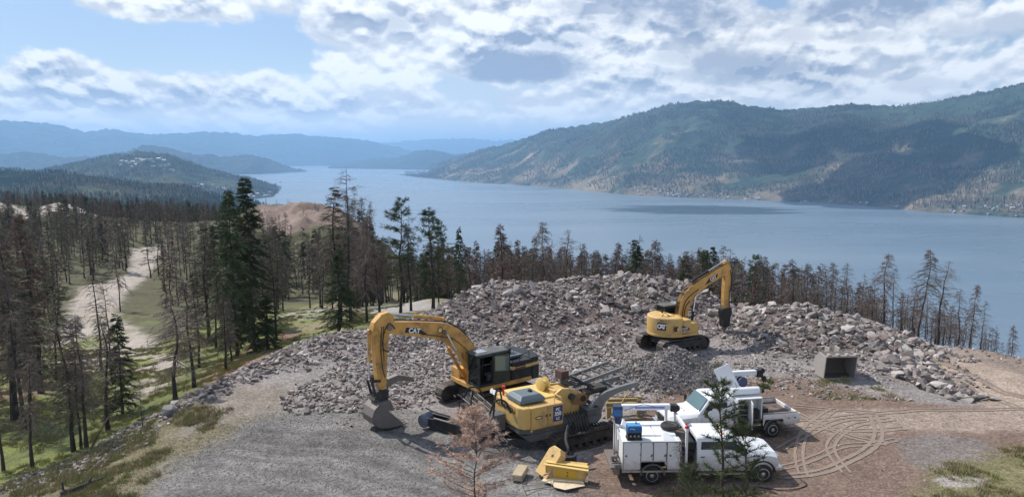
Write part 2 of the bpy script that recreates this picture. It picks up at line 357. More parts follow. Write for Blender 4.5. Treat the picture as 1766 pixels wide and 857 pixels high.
# ------------------------------------------------------------------ ground sheet
def build_ground():
    na, nr = 640, 860
    az = np.linspace(R(-66), R(66), na)
    # rows: fine near, coarse far
    rr = np.exp(np.linspace(math.log(6.0), math.log(1700.0), nr))
    A, D = np.meshgrid(az, rr)
    Y = D; X = D * np.tan(A) * 0.98
    extra = np.array([[-40.0], [-12.0], [0.0]])
    X = np.vstack([np.repeat(X[:1], 3, 0) * np.array([[4.0], [2.0], [1.2]]), X]); Y = np.vstack([np.repeat(extra, na, 1), Y])
    Z = ground_z(X, Y)
    r = np.sqrt(X * X + Y * Y)
    base = np.stack([np.where(r > 90, .085, .22), np.where(r > 90, .072, .20), np.where(r > 90, .040, .185)], -1)
    m = sstep(r, 66, 90)[..., None] * sstep(Y, 60, 70)[..., None]
    base = np.array([.255, .230, .218]) * (1 - m) + np.array([.075, .068, .042]) * m
    left = (sstep(-X - 10 - np.maximum(0, (52 - Y)) * .55, 0, 6) * sstep(r, 30, 40))[..., None]
    base = base * (1 - left) + np.array([.10, .095, .055]) * left
    for colr, pts, soft in ZONES:
        poly = region(pts)
        if len(poly) < 3: continue
        x0, y0 = poly.min(0) - soft * 3; x1, y1 = poly.max(0) + soft * 3
        sel = (X > x0) & (X < x1) & (Y > y0) & (Y < y1)
        xs, ys = X[sel], Y[sel]; acc = np.zeros(xs.shape)
        for k in range(5):
            acc += inside(poly, xs + fbm(xs / (soft * 3), ys / (soft * 3), 30 + k, 4, .65) * soft * 2.4, ys + fbm(xs / (soft * 3), ys / (soft * 3), 60 + k, 4, .65) * soft * 2.4)
        a = (acc / 5)[:, None]; base[sel] = base[sel] * (1 - a) + np.array(colr) * a
    # rubble under the rocks; reddish soil in the working face, darkened with painted shade
    pz = pile_z(X, Y, True); a = sstep(pz, .1, .5)[..., None]
    base = base * (1 - a) + (np.array([.155, .128, .116]) * (1 + .35 * fbm(X / 2.5, Y / 2.5, 77, 4))[..., None]) * a
    xr, yr = on_y(950, 540, 54)[:2]
    red = np.exp(-(((X - xr) / 8) ** 2 + ((Y - yr) / 3.2) ** 2))[..., None] * .8
    base = base * (1 - red) + np.array([.155, .115, .108]) * red
    pc = sstep(X, -17, -12) * sstep(-X, -5.5, -2.5) * sstep(Y, 20, 25) * sstep(-Y, -38, -34)
    base = base * (1 + (pc * (fbm(X / 3, Y / 3, 47, 4) * .5 + .16 * np.sin((np.hypot(X + 15, Y - 12) + fbm(X / 5, Y / 5, 44, 3) * 1.6) * 4.65 + .8)))[..., None])
    a = sstep(cone_z(X, Y), .05, .4)[..., None]; base = base * (1 - a) + np.array([.165, .152, .145]) * a
    kd = np.sqrt(((X + 74) / 22) ** 2 + ((Y - 254) / 22) ** 2) + fbm(X / 12, Y / 12, 55, 4) * .5; a = sstep(kd, 1.05, .8)[..., None]
    base = base * (1 - a) + (np.array([.225, .170, .142]) * (1 + .5 * fbm(X / 6, Y / 6, 56, 4))[..., None]) * a
    oc = outcrop(X, Y)[..., None]; base = base * (1 - oc) + (np.array([.40, .355, .31]) * (1 + .6 * fbm(X / 4, Y / 4, 59, 4))[..., None]) * oc
    # grass tint patches left slope
    gm = (left[..., 0] * sstep(fbm(X / 5, Y / 5, 91, 4), -.05, .3) * sstep(r, 140, 80))[..., None]
    base = base * (1 - gm) + np.array([.18, .20, .06]) * gm
    rows, cols = X.shape
    V3 = np.stack([X, Y, Z], -1).reshape(-1, 3)
    i = np.arange((rows - 1) * (cols - 1)); q = (i // (cols - 1)) * cols + i % (cols - 1)
    F = np.stack([q, q + 1, q + cols + 1, q + cols], 1)
    m, w, bs = new_mat('ground')
    vc = w.new('ShaderNodeVertexColor'); vc.layer_name = 'soil'
    co = w.new('ShaderNodeNewGeometry').outputs['Position']
    dist = w.vm('LENGTH', co)
    n1 = w.noise(co, 9.0, 5.0, 0.75); n2 = w.noise(co, .55, 6.0, 0.65); n3 = w.noise(co, 2.2, 5.0, 0.7)
    vo = w.new('ShaderNodeTexVoronoi'); w.put(vo.inputs['Vector'], co); vo.inputs['Scale'].default_value = 11.0
    f = w.m('MULTIPLY', w.m('MULTIPLY_ADD', w.m('SUBTRACT', n1, .5), 1.7, 1.0), w.m('MULTIPLY_ADD', w.m('SUBTRACT', n2, .5), .9, 1.0))
    f = w.m('MULTIPLY', f, w.m('MULTIPLY_ADD', w.m('SUBTRACT', n3, .5), .6, 1.0))
    sepv = w.new('ShaderNodeSeparateColor'); w.l.new(vo.outputs['Color'], sepv.inputs[0])
    f = w.m('MULTIPLY', f, w.m('MULTIPLY_ADD', sepv.outputs[0], .55, .72))
    w.l.new(w.vm('SCALE', vc.outputs[0], f), bs.inputs['Base Color'])
    bs.inputs['Roughness'].default_value = .95; bs.inputs['Specular IOR Level'].default_value = .2
    b = w.new('ShaderNodeBump'); b.inputs['Strength'].default_value = .8; b.inputs['Distance'].default_value = .09
    w.l.new(w.m('ADD', w.m('MULTIPLY', n1, .6), w.m('MULTIPLY', n3, .9)), b.inputs['Height']); w.l.new(b.outputs[0], bs.inputs['Normal'])
    me = np_mesh('ground', V3, F, m, smooth=True)
    at = me.color_attributes.new('soil', 'FLOAT_COLOR', 'POINT')
    at.data.foreach_set('color', np.concatenate([np.clip(base.reshape(-1, 3), .01, .6), np.ones((rows * cols, 1))], 1).astype(np.float32).ravel())
    tag(link('ground', me), kind='structure')
build_ground()

# ------------------------------------------------------------------ lake
LAKE = -316.0
HL = CAM_H - LAKE
def lake_d(py):
    r = ray(883, py); return -HL / r[2] * r[1]
def build_lake():
    m, w, bs = new_mat('water')
    co = w.new('ShaderNodeNewGeometry').outputs['Position']
    sp = w.new('ShaderNodeSeparateXYZ'); w.l.new(co, sp.inputs[0])
    # streak of ruffled water off the far town
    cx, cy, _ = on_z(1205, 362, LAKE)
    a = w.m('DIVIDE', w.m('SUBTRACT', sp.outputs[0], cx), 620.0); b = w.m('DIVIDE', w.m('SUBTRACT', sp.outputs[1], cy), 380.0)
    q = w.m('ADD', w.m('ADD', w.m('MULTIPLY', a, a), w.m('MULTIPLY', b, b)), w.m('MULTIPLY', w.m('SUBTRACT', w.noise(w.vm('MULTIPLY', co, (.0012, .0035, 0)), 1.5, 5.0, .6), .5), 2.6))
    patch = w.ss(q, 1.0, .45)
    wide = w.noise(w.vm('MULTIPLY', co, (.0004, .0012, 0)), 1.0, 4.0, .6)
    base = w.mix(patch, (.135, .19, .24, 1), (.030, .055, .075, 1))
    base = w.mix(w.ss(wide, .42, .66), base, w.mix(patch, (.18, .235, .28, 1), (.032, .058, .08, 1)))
    w.l.new(base, bs.inputs['Base Color'])
    w.put(bs.inputs['Roughness'], w.m('MULTIPLY_ADD', wide, .25, .16))
    bs.inputs['IOR'].default_value = 1.333
    w.put(bs.inputs['Specular IOR Level'], w.m('MULTIPLY_ADD', patch, -.28, .5))
    bp = w.new('ShaderNodeBump'); bp.inputs['Strength'].default_value = .10; bp.inputs['Distance'].default_value = 1.0
    w.l.new(w.noise(w.vm('MULTIPLY', co, (.05, .09, 0)), 1.0, 5.0, .65), bp.inputs['Height']); w.l.new(bp.outputs[0], bs.inputs['Normal'])
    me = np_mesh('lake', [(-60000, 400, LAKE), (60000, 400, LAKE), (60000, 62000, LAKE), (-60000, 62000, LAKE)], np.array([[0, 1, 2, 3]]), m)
    tag(link('lake', me), kind='structure')
build_lake()

# ------------------------------------------------------------------ far hills
def hill_mat(name, forest, brown, clear, s, amt=.5):
    m, w, bs = new_mat(name)
    co = w.new('ShaderNodeNewGeometry').outputs['Position']
    sp = w.new('ShaderNodeSeparateXYZ'); w.l.new(co, sp.inputs[0])
    hgt = w.m('DIVIDE', w.m('SUBTRACT', sp.outputs[2], LAKE), 500.0)
    big = w.noise(co, .9 / s, 5.0, .62); fine = w.noise(co, 14 / s, 4.0, .8); mid = w.noise(w.vm('MULTIPLY', co, (1, 1, .35)), 4.5 / s, 6.0, .7)
    c = w.mix(w.ss(w.m('ADD', mid, w.m('MULTIPLY', hgt, -.14)), .40, .54), c4(forest), c4(brown))
    c = w.mix(w.m('MULTIPLY', w.ss(w.m('ADD', w.m('ADD', w.m('MULTIPLY', big, .6), w.m('MULTIPLY', mid, .4)), w.m('MULTIPLY', hgt, -.06)), .56 - .1 * amt, .62 - .05 * amt), .55), c, c4(clear))
    c = w.vm('SCALE', c, w.m('MULTIPLY_ADD', w.m('SUBTRACT', fine, .5), 2.2, 1.0))
    w.l.new(c, bs.inputs['Base Color']); bs.inputs['Roughness'].default_value = 1.0; bs.inputs['Specular IOR Level'].default_value = .05
    b = w.new('ShaderNodeBump'); b.inputs['Strength'].default_value = 1.0; b.inputs['Distance'].default_value = .006 * s
    w.l.new(w.m('ADD', fine, w.m('MULTIPLY', mid, 2.0)), b.inputs['Height']); w.l.new(b.outputs[0], bs.inputs['Normal'])
    return m
HILLS = {}
def make_hill(name, ridge, shore, m, Dr, nu=500, nv=110, rough=.16, seed=1, power=.85, z0=None, gully=1.0):
    """ridge: (px, py) skyline; shore: (px, distance) foot of the slope; Dr(distance of foot) -> distance of the ridge"""
    rp = np.array(ridge, float); sp = np.array(shore, float)
    px = np.linspace(rp[0, 0], rp[-1, 0], nu); py = np.interp(px, rp[:, 0], rp[:, 1])
    k = np.ones(7) / 7; pys = np.convolve(np.pad(py, 3, 'edge'), k, 'valid')
    d0 = np.interp(px, sp[:, 0], sp[:, 1]); d1 = Dr(d0)
    u = (px - 883) / FPX; v = -(pys - 428.5) / FPX
    ry = math.cos(PITCH) + v * math.sin(PITCH); rz = -math.sin(PITCH) + v * math.cos(PITCH)
    zr = CAM_H + rz / ry * d1
    zb = LAKE - 4 if z0 is None else z0
    tanaz = u / math.cos(PITCH)                       # sideways slope of the sight line at the horizon
    tv = np.concatenate([np.linspace(0, 1, nv), np.linspace(1.02, 1.7, 14)])
    T, _ = np.meshgrid(tv, px, indexing='ij')
    D = d0 * (1 - np.minimum(T, 1)) + d1 * np.minimum(T, 1) + (d1 - d0) * np.maximum(T - 1, 0)
    X = (u / ry) * D; Y = D
    sc = float(np.mean(d1 - d0))
    prof = np.where(T <= 1, np.power(np.clip(T, 0, 1), power), np.maximum(1 - (T - 1) * 1.5, -.2))
    H = (zr - zb)
    Z = zb + H * prof
    env = np.clip(T, 0, 1) ** .6 * np.clip(1 - T, 0, 1) ** .45 * 1.6
    g = sc / 3.2
    rid = 1 - 2 * np.abs(fbm(X / g, Y / g * .6, seed, 4, .5))
    Z = Z + H * rough * env * (rid - .55) * gully + H * rough * .5 * env * fbm(X / (g * .25), Y / (g * .25), seed + 9, 4)
    Z = Z + np.where(T > .95, fbm(X / (D * .004), Y * 0, seed + 3, 4, .65) * D * .0021, 0)
    sh = T <= .0; Z = np.where(sh, zb, Z)
    rows, cols = X.shape; i = np.arange((rows - 1) * (cols - 1)); q = (i // (cols - 1)) * cols + i % (cols - 1)
    me = np_mesh(name, np.stack([X, Y, Z], -1).reshape(-1, 3), np.stack([q, q + 1, q + cols + 1, q + cols], 1), m, smooth=True)
    tag(link(name, me), kind='structure')
    HILLS[name] = (X, Y, Z, px, T)
mt_far = hill_mat('far_forest', (.035, .055, .045), (.05, .055, .04), (.08, .08, .06), 9000)
mt_right = hill_mat('hillside', (.045, .068, .046), (.19, .155, .105), (.36, .30, .20), 2600, .6)
mt_left = hill_mat('wooded_hill', (.032, .055, .030), (.085, .088, .048), (.27, .23, .17), 1500, .2)
make_hill('mountain_range', [(-700, 215), (-300, 204), (0, 208), (60, 210), (100, 217), (150, 228), (190, 222), (240, 232), (300, 231), (350, 228), (400, 229), (430, 235), (500, 231), (560, 236), (620, 241), (650, 246), (690, 256), (730, 266), (780, 274), (800, 280)], [(-700, 13000), (0, 16000), (300, 18500), (800, 22000)], mt_far, lambda d: d * 1.2, rough=.2, seed=11)
make_hill('distant_mountains', [(560, 262), (650, 247), (700, 243), (760, 240), (820, 239), (850, 243), (880, 241), (940, 250), (1010, 262)], [(560, 30000), (1010, 30000)], mt_far, lambda d: d * 1.3, nu=240, nv=50, seed=12)
make_hill('peninsula', [(566, 287), (590, 282), (610, 278), (650, 274), (690, 271), (713, 262), (730, 258.5), (760, 260), (775, 266), (800, 266), (850, 262), (900, 258)], [(566, 16500), (735, 15500), (900, 14500)], mt_far, lambda d: d * 1.12, nu=260, nv=60, seed=13, power=.7)
make_hill('back_hill', [(740, 285), (790, 270), (830, 257), (848, 254), (880, 258), (960, 262)], [(740, 11500), (960, 11000)], mt_far, lambda d: d * 1.15, nu=200, nv=60, seed=14)
make_hill('mountainside', [(690, 301), (700, 297), (735, 299), (760, 284), (800, 270), (850, 255), (900, 240), (950, 224), (1000, 217), (1060, 208), (1100, 197), (1150, 183), (1200, 174), (1240, 177), (1300, 184), (1360, 190), (1400, 187), (1440, 181), (1500, 181), (1560, 184), (1600, 178), (1650, 168), (1700, 158), (1766, 143), (1900, 132), (2150, 140)],
          [(690, lake_d(303)), (735, lake_d(308)), (800, lake_d(314)), (900, lake_d(320)), (1000, lake_d(328)), (1080, lake_d(336)), (1200, lake_d(342)), (1350, lake_d(347)), (1500, lake_d(355)), (1600, lake_d(365)), (1766, lake_d(375)), (2150, lake_d(392))], mt_right, lambda d: d + 2900, nu=900, nv=200, rough=.17, seed=21, power=.9)
make_hill('headland_hill', [(-400, 262), (-50, 263), (0, 265), (60, 262), (110, 271), (160, 270), (215, 262), (250, 250), (290, 255), (340, 268), (360, 264), (385, 272), (430, 266), (470, 277), (500, 289), (536, 296)], [(-400, 11500), (440, 12000), (536, lake_d(296.5))], mt_far, lambda d: d * 1.06, nu=420, nv=70, seed=15, power=.75)
make_hill('suburb_hill', [(-500, 285), (0, 288), (60, 294), (110, 284), (160, 276), (210, 265), (250, 261), (290, 268), (330, 282), (380, 297), (430, 308), (486, 323)], [(-500, 5000), (300, 5200), (430, 5300), (470, 5600), (486, 6900)], mt_left, lambda d: d * .6 + 3800, nu=460, nv=120, rough=.22, seed=16, z0=LAKE - 4, power=.6)
make_hill('wooded_valley', [(-500, 290), (0, 296), (60, 298), (120, 301), (180, 309), (250, 318), (320, 322), (360, 334), (400, 344), (440, 349), (470, 358), (490, 368)], [(-500, 1200), (300, 1250), (490, 1400)], mt_left, lambda d: 3300 + 0 * d, nu=420, nv=120, rough=.30, seed=18, z0=-300, power=.55)

# ------------------------------------------------------------------ scattering of uncountable things
def scatter(name, protos, pos, rot, scl, idx, label=None):
    """one object that instances small prototypes on points (geometry nodes)"""
    col = bpy.data.collections.new(name + '_pieces')
    for k, (me) in enumerate(protos):
        o = bpy.data.objects.new('%s_piece_%02d' % (name, k), me); col.objects.link(o)
    n = len(pos); me = bpy.data.meshes.new(name); me.vertices.add(n)
    me.vertices.foreach_set('co', np.asarray(pos, np.float32).ravel())
    a = me.attributes.new('rot', 'FLOAT_VECTOR', 'POINT'); a.data.foreach_set('vector', np.asarray(rot, np.float32).ravel())
    a = me.attributes.new('scl', 'FLOAT_VECTOR', 'POINT'); a.data.foreach_set('vector', np.asarray(scl, np.float32).ravel())
    a = me.attributes.new('idx', 'INT', 'POINT'); a.data.foreach_set('value', np.asarray(idx, np.int32))
    ng = bpy.data.node_groups.new(name, 'GeometryNodeTree')
    ng.interface.new_socket('Geometry', in_out='INPUT', socket_type='NodeSocketGeometry')
    ng.interface.new_socket('Geometry', in_out='OUTPUT', socket_type='NodeSocketGeometry')
    w = NT(ng); gi = w.new('NodeGroupInput'); go = w.new('NodeGroupOutput')
    mp = w.new('GeometryNodeMeshToPoints'); w.l.new(gi.outputs[0], mp.inputs[0])
    ip = w.new('GeometryNodeInstanceOnPoints'); w.l.new(mp.outputs[0], ip.inputs['Points'])
    ci = w.new('GeometryNodeCollectionInfo'); ci.inputs[0].default_value = col; ci.inputs['Separate Children'].default_value = True; ci.inputs['Reset Children'].default_value = True
    w.l.new(ci.outputs[0], ip.inputs['Instance']); ip.inputs['Pick Instance'].default_value = True
    def attr(nm, ty, sock):
        x = w.new('GeometryNodeInputNamedAttribute', data_type=ty); x.inputs[0].default_value = nm
        w.l.new(x.outputs[0], sock)
    attr('idx', 'INT', ip.inputs['Instance Index'])
    er = w.new('FunctionNodeEulerToRotation'); attr('rot', 'FLOAT_VECTOR', er.inputs[0]); w.l.new(er.outputs[0], ip.inputs['Rotation'])
    attr('scl', 'FLOAT_VECTOR', ip.inputs['Scale'])
    w.l.new(ip.outputs[0], go.inputs[0])
    o = link(name, me); md = o.modifiers.new('scatter', 'NODES'); md.node_group = ng
    tag(o, label, kind='stuff')
    return o

# ------------------------------------------------------------------ rocks
RNG = np.random.default_rng(7)
def stone_mat(name, a, b, var=.22):
    m, w, bs = new_mat(name)
    co = w.new('ShaderNodeTexCoord').outputs['Object']
    oi = w.new('ShaderNodeObjectInfo').outputs['Random']
    wn = w.new('ShaderNodeTexWhiteNoise', noise_dimensions='1D'); w.l.new(oi, wn.inputs['W'])
    v2 = w.vm('ADD', co, wn.outputs['Color'])
    c = w.mix(w.m('POWER', oi, 1.5), c4(a), c4(b))
    sep = w.new('ShaderNodeSeparateColor'); w.l.new(wn.outputs['Color'], sep.inputs[0])
    c = w.mix(w.m('MULTIPLY', w.ss(sep.outputs[0], .72, .95), .6), c, (.23, .16, .135, 1))
    c = w.mix(w.ss(w.noise(v2, 2.2, 6.0, .7), .52, .68), c, w.vm('MULTIPLY', c, (.62, .60, .60)))
    c = w.vm('SCALE', c, w.m('MULTIPLY_ADD', w.m('SUBTRACT', w.noise(v2, 9.0, 4.0, .7), .5), 2 * var * 2, 1.0))
    w.l.new(c, bs.inputs['Base Color']); bs.inputs['Roughness'].default_value = .9; bs.inputs['Specular IOR Level'].default_value = .25
    b_ = w.new('ShaderNodeBump'); b_.inputs['Strength'].default_value = .5; b_.inputs['Distance'].default_value = .04
    w.l.new(w.noise(v2, 7.0, 5.0, .7), b_.inputs['Height']); w.l.new(b_.outputs[0], bs.inputs['Normal'])
    return m
M_rock = stone_mat('broken_rock', (.15, .130, .120), (.52, .47, .435))
M_gravel = stone_mat('crushed_gravel', (.15, .147, .145), (.30, .29, .28))
def rock_mesh(name, rng, n=13, mat=None, flat=1.0):
    import bmesh
    bm = bmesh.new()
    ext = np.array([1.0, rng.uniform(.5, .95), rng.uniform(.25, .75) * flat])
    for _ in range(n):
        p = rng.normal(size=3); p /= np.linalg.norm(p); p = np.sign(p) * np.abs(p) ** .65; p *= rng.uniform(.8, 1.0)
        bm.verts.new(p * ext * .5)
    r = bmesh.ops.convex_hull(bm, input=bm.verts)
    bmesh.ops.delete(bm, geom=[g for g in r['geom_interior'] if isinstance(g, bmesh.types.BMVert)], context='VERTS')
    me = bpy.data.meshes.new(name); bm.to_mesh(me); bm.free(); me.materials.append(mat or M_rock); me.shade_flat()
    return me
rock_protos = [rock_mesh('broken_rock', RNG, int(RNG.integers(10, 20))) for _ in range(14)]
gravel_protos = [rock_mesh('gravel', RNG, 8, M_gravel) for _ in range(5)]
def build_rocks():
    P, S = [], []
    def add(n, xlo, xhi, ylo, yhi, test, smin, smax, power=2.2):
        x = RNG.uniform(xlo, xhi, n); y = RNG.uniform(ylo, yhi, n)
        k = test(x, y); x, y = x[k], y[k]
        s = smin + (smax - smin) * RNG.random(len(x)) ** power
        P.append(np.stack([x, y], 1)); S.append(s)
    pr = lambda t: (lambda x, y: pile_z(x, y, True) > t)
    add(36000, -22, 42, 34, 72, pr(.10), .09, .42, 2.2)
    add(12000, -22, 42, 34, 72, pr(.22), .26, .74, 2.8)
    add(2600, -8, 42, 40, 70, pr(.5), .55, 1.25, 3.0)
    # big pale blocks on the right-hand shoulder
    rb = region([(1490, 560), (1530, 555), (1580, 600), (1640, 660), (1720, 690), (1640, 690), (1520, 640)], ground_z)
    add(1400, rb[:, 0].min(), rb[:, 0].max(), rb[:, 1].min(), rb[:, 1].max(), lambda x, y: inside(rb, x, y), .25, 1.25, 3.0)
    # loose rock on the quarry floor
    fl = region([(480, 690), (560, 640), (640, 600), (760, 575), (900, 590), (1000, 600), (1100, 600), (1130, 640), (1090, 690), (1000, 680), (900, 640), (740, 700), (600, 712), (500, 715)])
    x0, y0 = fl.min(0); x1, y1 = fl.max(0)
    add(15000, x0, x1, y0, y1, lambda x, y: inside(fl, x, y), .08, .44, 2.1)
    add(5000, x0 - 3, x1 + 2, y0 - 3, y1, lambda x, y: inside(fl, x + fbm(x, y, 61, 3) * 2.5, y + 1.2 + fbm(x, y, 62, 3) * 3), .05, .3, 3.2)
    fl2 = region([(1020, 640), (1080, 600), (1200, 606), (1300, 580), (1400, 600), (1500, 640), (1580, 692), (1400, 690), (1200, 668), (1100, 720), (1020, 760), (960, 790), (1000, 720)])
    x0, y0 = fl2.min(0); x1, y1 = fl2.max(0)
    add(17000, x0, x1, y0, y1, lambda x, y: inside(fl2, x, y) & (fbm(x, y, 3, 3) > -.22), .05, .34, 2.6)
    add(2500, -20, -4, 30, 52, lambda x, y: pile_z(x, y) > .02, .2, .6, 2)
    # rubble trailing down the edge of the pad towards the lower left
    ed = region([(300, 705), (345, 690), (250, 770), (150, 815), (0, 857), (-40, 850), (120, 790), (220, 735)])
    x0, y0 = ed.min(0); x1, y1 = ed.max(0)
    add(3000, x0, x1, y0, y1, lambda x, y: inside(ed, x, y), .07, .35, 2.6)
    add(1500, 24, 36, 44, 58, lambda x, y: (pile_z(x, y) > .2) , .08, .4, 2)
    add(1400, -8, 40, 27, 42, lambda x, y: x > 3, .04, .16, 3)
    P = np.concatenate(P); S = np.concatenate(S); n = len(P)
    Z = ground_z(P[:, 0], P[:, 1])
    bad = np.zeros(n, bool)
    for (cx, cy, rr) in KEEP_CLEAR: bad |= (S > .14) & (((P[:, 0] - cx) ** 2 + (P[:, 1] - cy) ** 2) < rr * rr)
    P, S, Z = P[~bad], S[~bad], Z[~bad]; n = len(P)
    rot = np.stack([RNG.normal(0, .45, n), RNG.normal(0, .45, n), RNG.uniform(0, 6.28, n)], 1)
    scl = np.stack([S * RNG.uniform(.85, 1.2, n), S * RNG.uniform(.75, 1.1, n), S * RNG.uniform(.6, 1.05, n)], 1)
    idx = RNG.integers(0, len(rock_protos), n)
    pos = np.stack([P[:, 0], P[:, 1], Z + S * .10], 1)
    app = S / np.sqrt((P ** 2).sum(1)); vis = (np.abs(P[:, 0] / P[:, 1]) < .70)
    front = np.ones(n, bool); fx_, fy_ = on_y(950, 540, 54)[:2]
    thin = (((P[:, 0] - fx_) / 8) ** 2 + ((P[:, 1] - fy_) / 3.2) ** 2 < 1) & (S > .2); S = np.where(thin, S * .42, S)
    # those on the slopes that face the view
    front &= ground_z(P[:, 0] * .985, P[:, 1] - 1.2) < Z + .35
    order = np.argsort(-(app * vis * front)); big = order[:300]
    for j in big:
        o = link('boulder', rock_protos[idx[j]], None, tuple(map(float, pos[j])), tuple(map(float, rot[j])))
        o.scale = tuple(map(float, scl[j]))
        x, y = P[j]
        if y < 45 and x < -4: where, g = 'angular grey rock in the low rubble edge left of the gravel pad', 'rocks in the left rubble edge'
        elif x < 9 and y < 52: where, g = 'loose angular rock on the quarry floor between the excavators', 'loose rocks on the quarry floor'
        elif x > 17: where, g = 'pale angular boulder on the rubble heap at right above the steel bucket', 'boulders on the right rubble heap'
        else: where, g = 'angular grey boulder on the long rubble heap in front of the burnt trees', 'boulders on the long rubble heap'
        dm = rock_protos[idx[j]]; zz_ = [v.co.z for v in dm.vertices]; flat_ = 'flat ' if (max(zz_) - min(zz_)) * scl[j][2] < .42 * scl[j][0] else 'blocky '
        pxx = 883 + FPX * x / (y + .6); spot = next(b for a_, b in ((640, 'left of the long arm'), (800, 'at its left end'), (950, 'on its left shoulder'), (1080, 'near its middle'), (1180, 'at its crest'), (1290, 'beside the breaker'), (1400, 'above and left of the bucket'), (1490, 'behind the bucket'), (1560, 'right of the bucket'), (1e9, 'near the dirt road')) if pxx < a_)
        size_ = 'large ' if S[j] > .95 else ''
        tag(o, (size_ + flat_ + where.replace('angular ', '').replace('low rubble edge left of the gravel pad', 'left rubble edge').replace(' between the excavators', '').replace(' above the steel bucket', '').replace(' in front of the burnt trees', '') + ', ' + spot), 'boulder', g + ', ' + size_ + flat_.strip() + ', ' + spot)
    rest = np.ones(n, bool); rest[big] = False
    scatter('rubble', rock_protos, pos[rest], rot[rest], scl[rest], idx[rest], 'broken grey rock covering the heaps and the quarry floor')
    # crushed gravel: cone heap and pad
    x = np.concatenate([RNG.uniform(5, 15, 9000), RNG.uniform(-19, 6, 42000)]); y = np.concatenate([RNG.uniform(39.5, 48, 9000), RNG.uniform(25, 41, 42000)])
    padp = region([z_[1] for z_ in ZONES if z_[0] == (.185, .175, .165)][0]); k = (cone_z(x, y) > .06) | (inside(padp, x, y) & (fbm(x / 1.5, y / 1.5, 8, 3) > -.35))
    x, y = x[k], y[k]; n = len(x); oncone = cone_z(x, y) > .06
    s = np.where(oncone, RNG.uniform(.06, .24, n), .03 + .06 * RNG.random(n) ** 2.5)
    scatter('gravel', gravel_protos, np.stack([x, y, ground_z(x, y) + s * .15], 1), RNG.uniform(0, 6.28, (n, 3)), np.stack([s, s * .8, s * .7], 1), RNG.integers(0, 5, n), 'crushed grey gravel on the pad and the cone heap')

# ------------------------------------------------------------------ trees
def foliage_mat(name, a, b, trans=.15):
    m, w, bs = new_mat(name)
    co = w.new('ShaderNodeTexCoord').outputs['Object']; oi = w.new('ShaderNodeObjectInfo').outputs['Random']
    c = w.mix(w.noise(co, 2.3, 3.0, .6), c4(a), c4(b))
    c = w.vm('SCALE', c, w.m('MULTIPLY_ADD', oi, .5, .75))
    w.l.new(c, bs.inputs['Base Color']); bs.inputs['Roughness'].default_value = .8; bs.inputs['Specular IOR Level'].default_value = .15
    return m
M_bark = material('charred_bark', (.045, .038, .034), .95, var=.5, scale=6, rand=.3, dirt=(.13, .095, .075), dirt_amt=.3, dirt_scale=.8)
M_bark2 = material('brown_bark', (.075, .055, .043), .95, var=.4, scale=6, rand=.25, dirt=(.03, .026, .024), dirt_amt=.5, dirt_scale=.7)
M_twig = material('dead_twigs', (.15, .118, .10), .95, var=.3, scale=2, rand=.3)
M_needle = foliage_mat('fir_needles', (.040, .066, .032), (.09, .12, .05))
M_needle2 = foliage_mat('pine_needles', (.045, .070, .030), (.10, .125, .052))
M_brown = foliage_mat('scorched_needles', (.13, .085, .066), (.22, .145, .11))
M_grey = foliage_mat('dull_needles', (.10, .105, .062), (.18, .165, .11))
M_tan = foliage_mat('tan_needles', (.46, .31, .235), (.66, .49, .39))
def tube_arrays(paths, radii, sides):
    """many tapered tubes at once: paths (n, k, 3), radii (n, k)"""
    n, k, _ = paths.shape
    t = np.gradient(paths, axis=1); t /= np.linalg.norm(t, axis=-1, keepdims=True) + 1e-9
    up = np.where(np.abs(t[..., 2:3]) > .9, np.array([1.0, 0, 0]), np.array([0, 0, 1.0]))
    a = np.cross(t, up); a /= np.linalg.norm(a, axis=-1, keepdims=True) + 1e-9; b = np.cross(t, a)
    ang = np.arange(sides) * 2 * math.pi / sides
    ring = paths[:, :, None, :] + radii[:, :, None, None] * (a[:, :, None, :] * np.cos(ang)[None, None, :, None] + b[:, :, None, :] * np.sin(ang)[None, None, :, None])
    V = ring.reshape(-1, 3)
    base = (np.arange(n)[:, None, None] * k + np.arange(k - 1)[None, :, None]) * sides; j = np.arange(sides)[None, None, :]; j2 = (j + 1) % sides
    F = np.stack([base + j, base + j2, base + sides + j2, base + sides + j], -1).reshape(-1, 4)
    return V, F
def blades(P, D, L, W, rng):
    """narrow leaf-sized triangles from P along D"""
    n = len(P); r = rng.normal(size=(n, 3)); s = np.cross(D, r); s /= np.linalg.norm(s, axis=1, keepdims=True) + 1e-9
    a = P - s * W[:, None] * .5; b = P + s * W[:, None] * .5; c = P + D * L[:, None]
    V = np.stack([a, b, c], 1).reshape(-1, 3); F = np.arange(3 * n).reshape(n, 3)
    return V, F
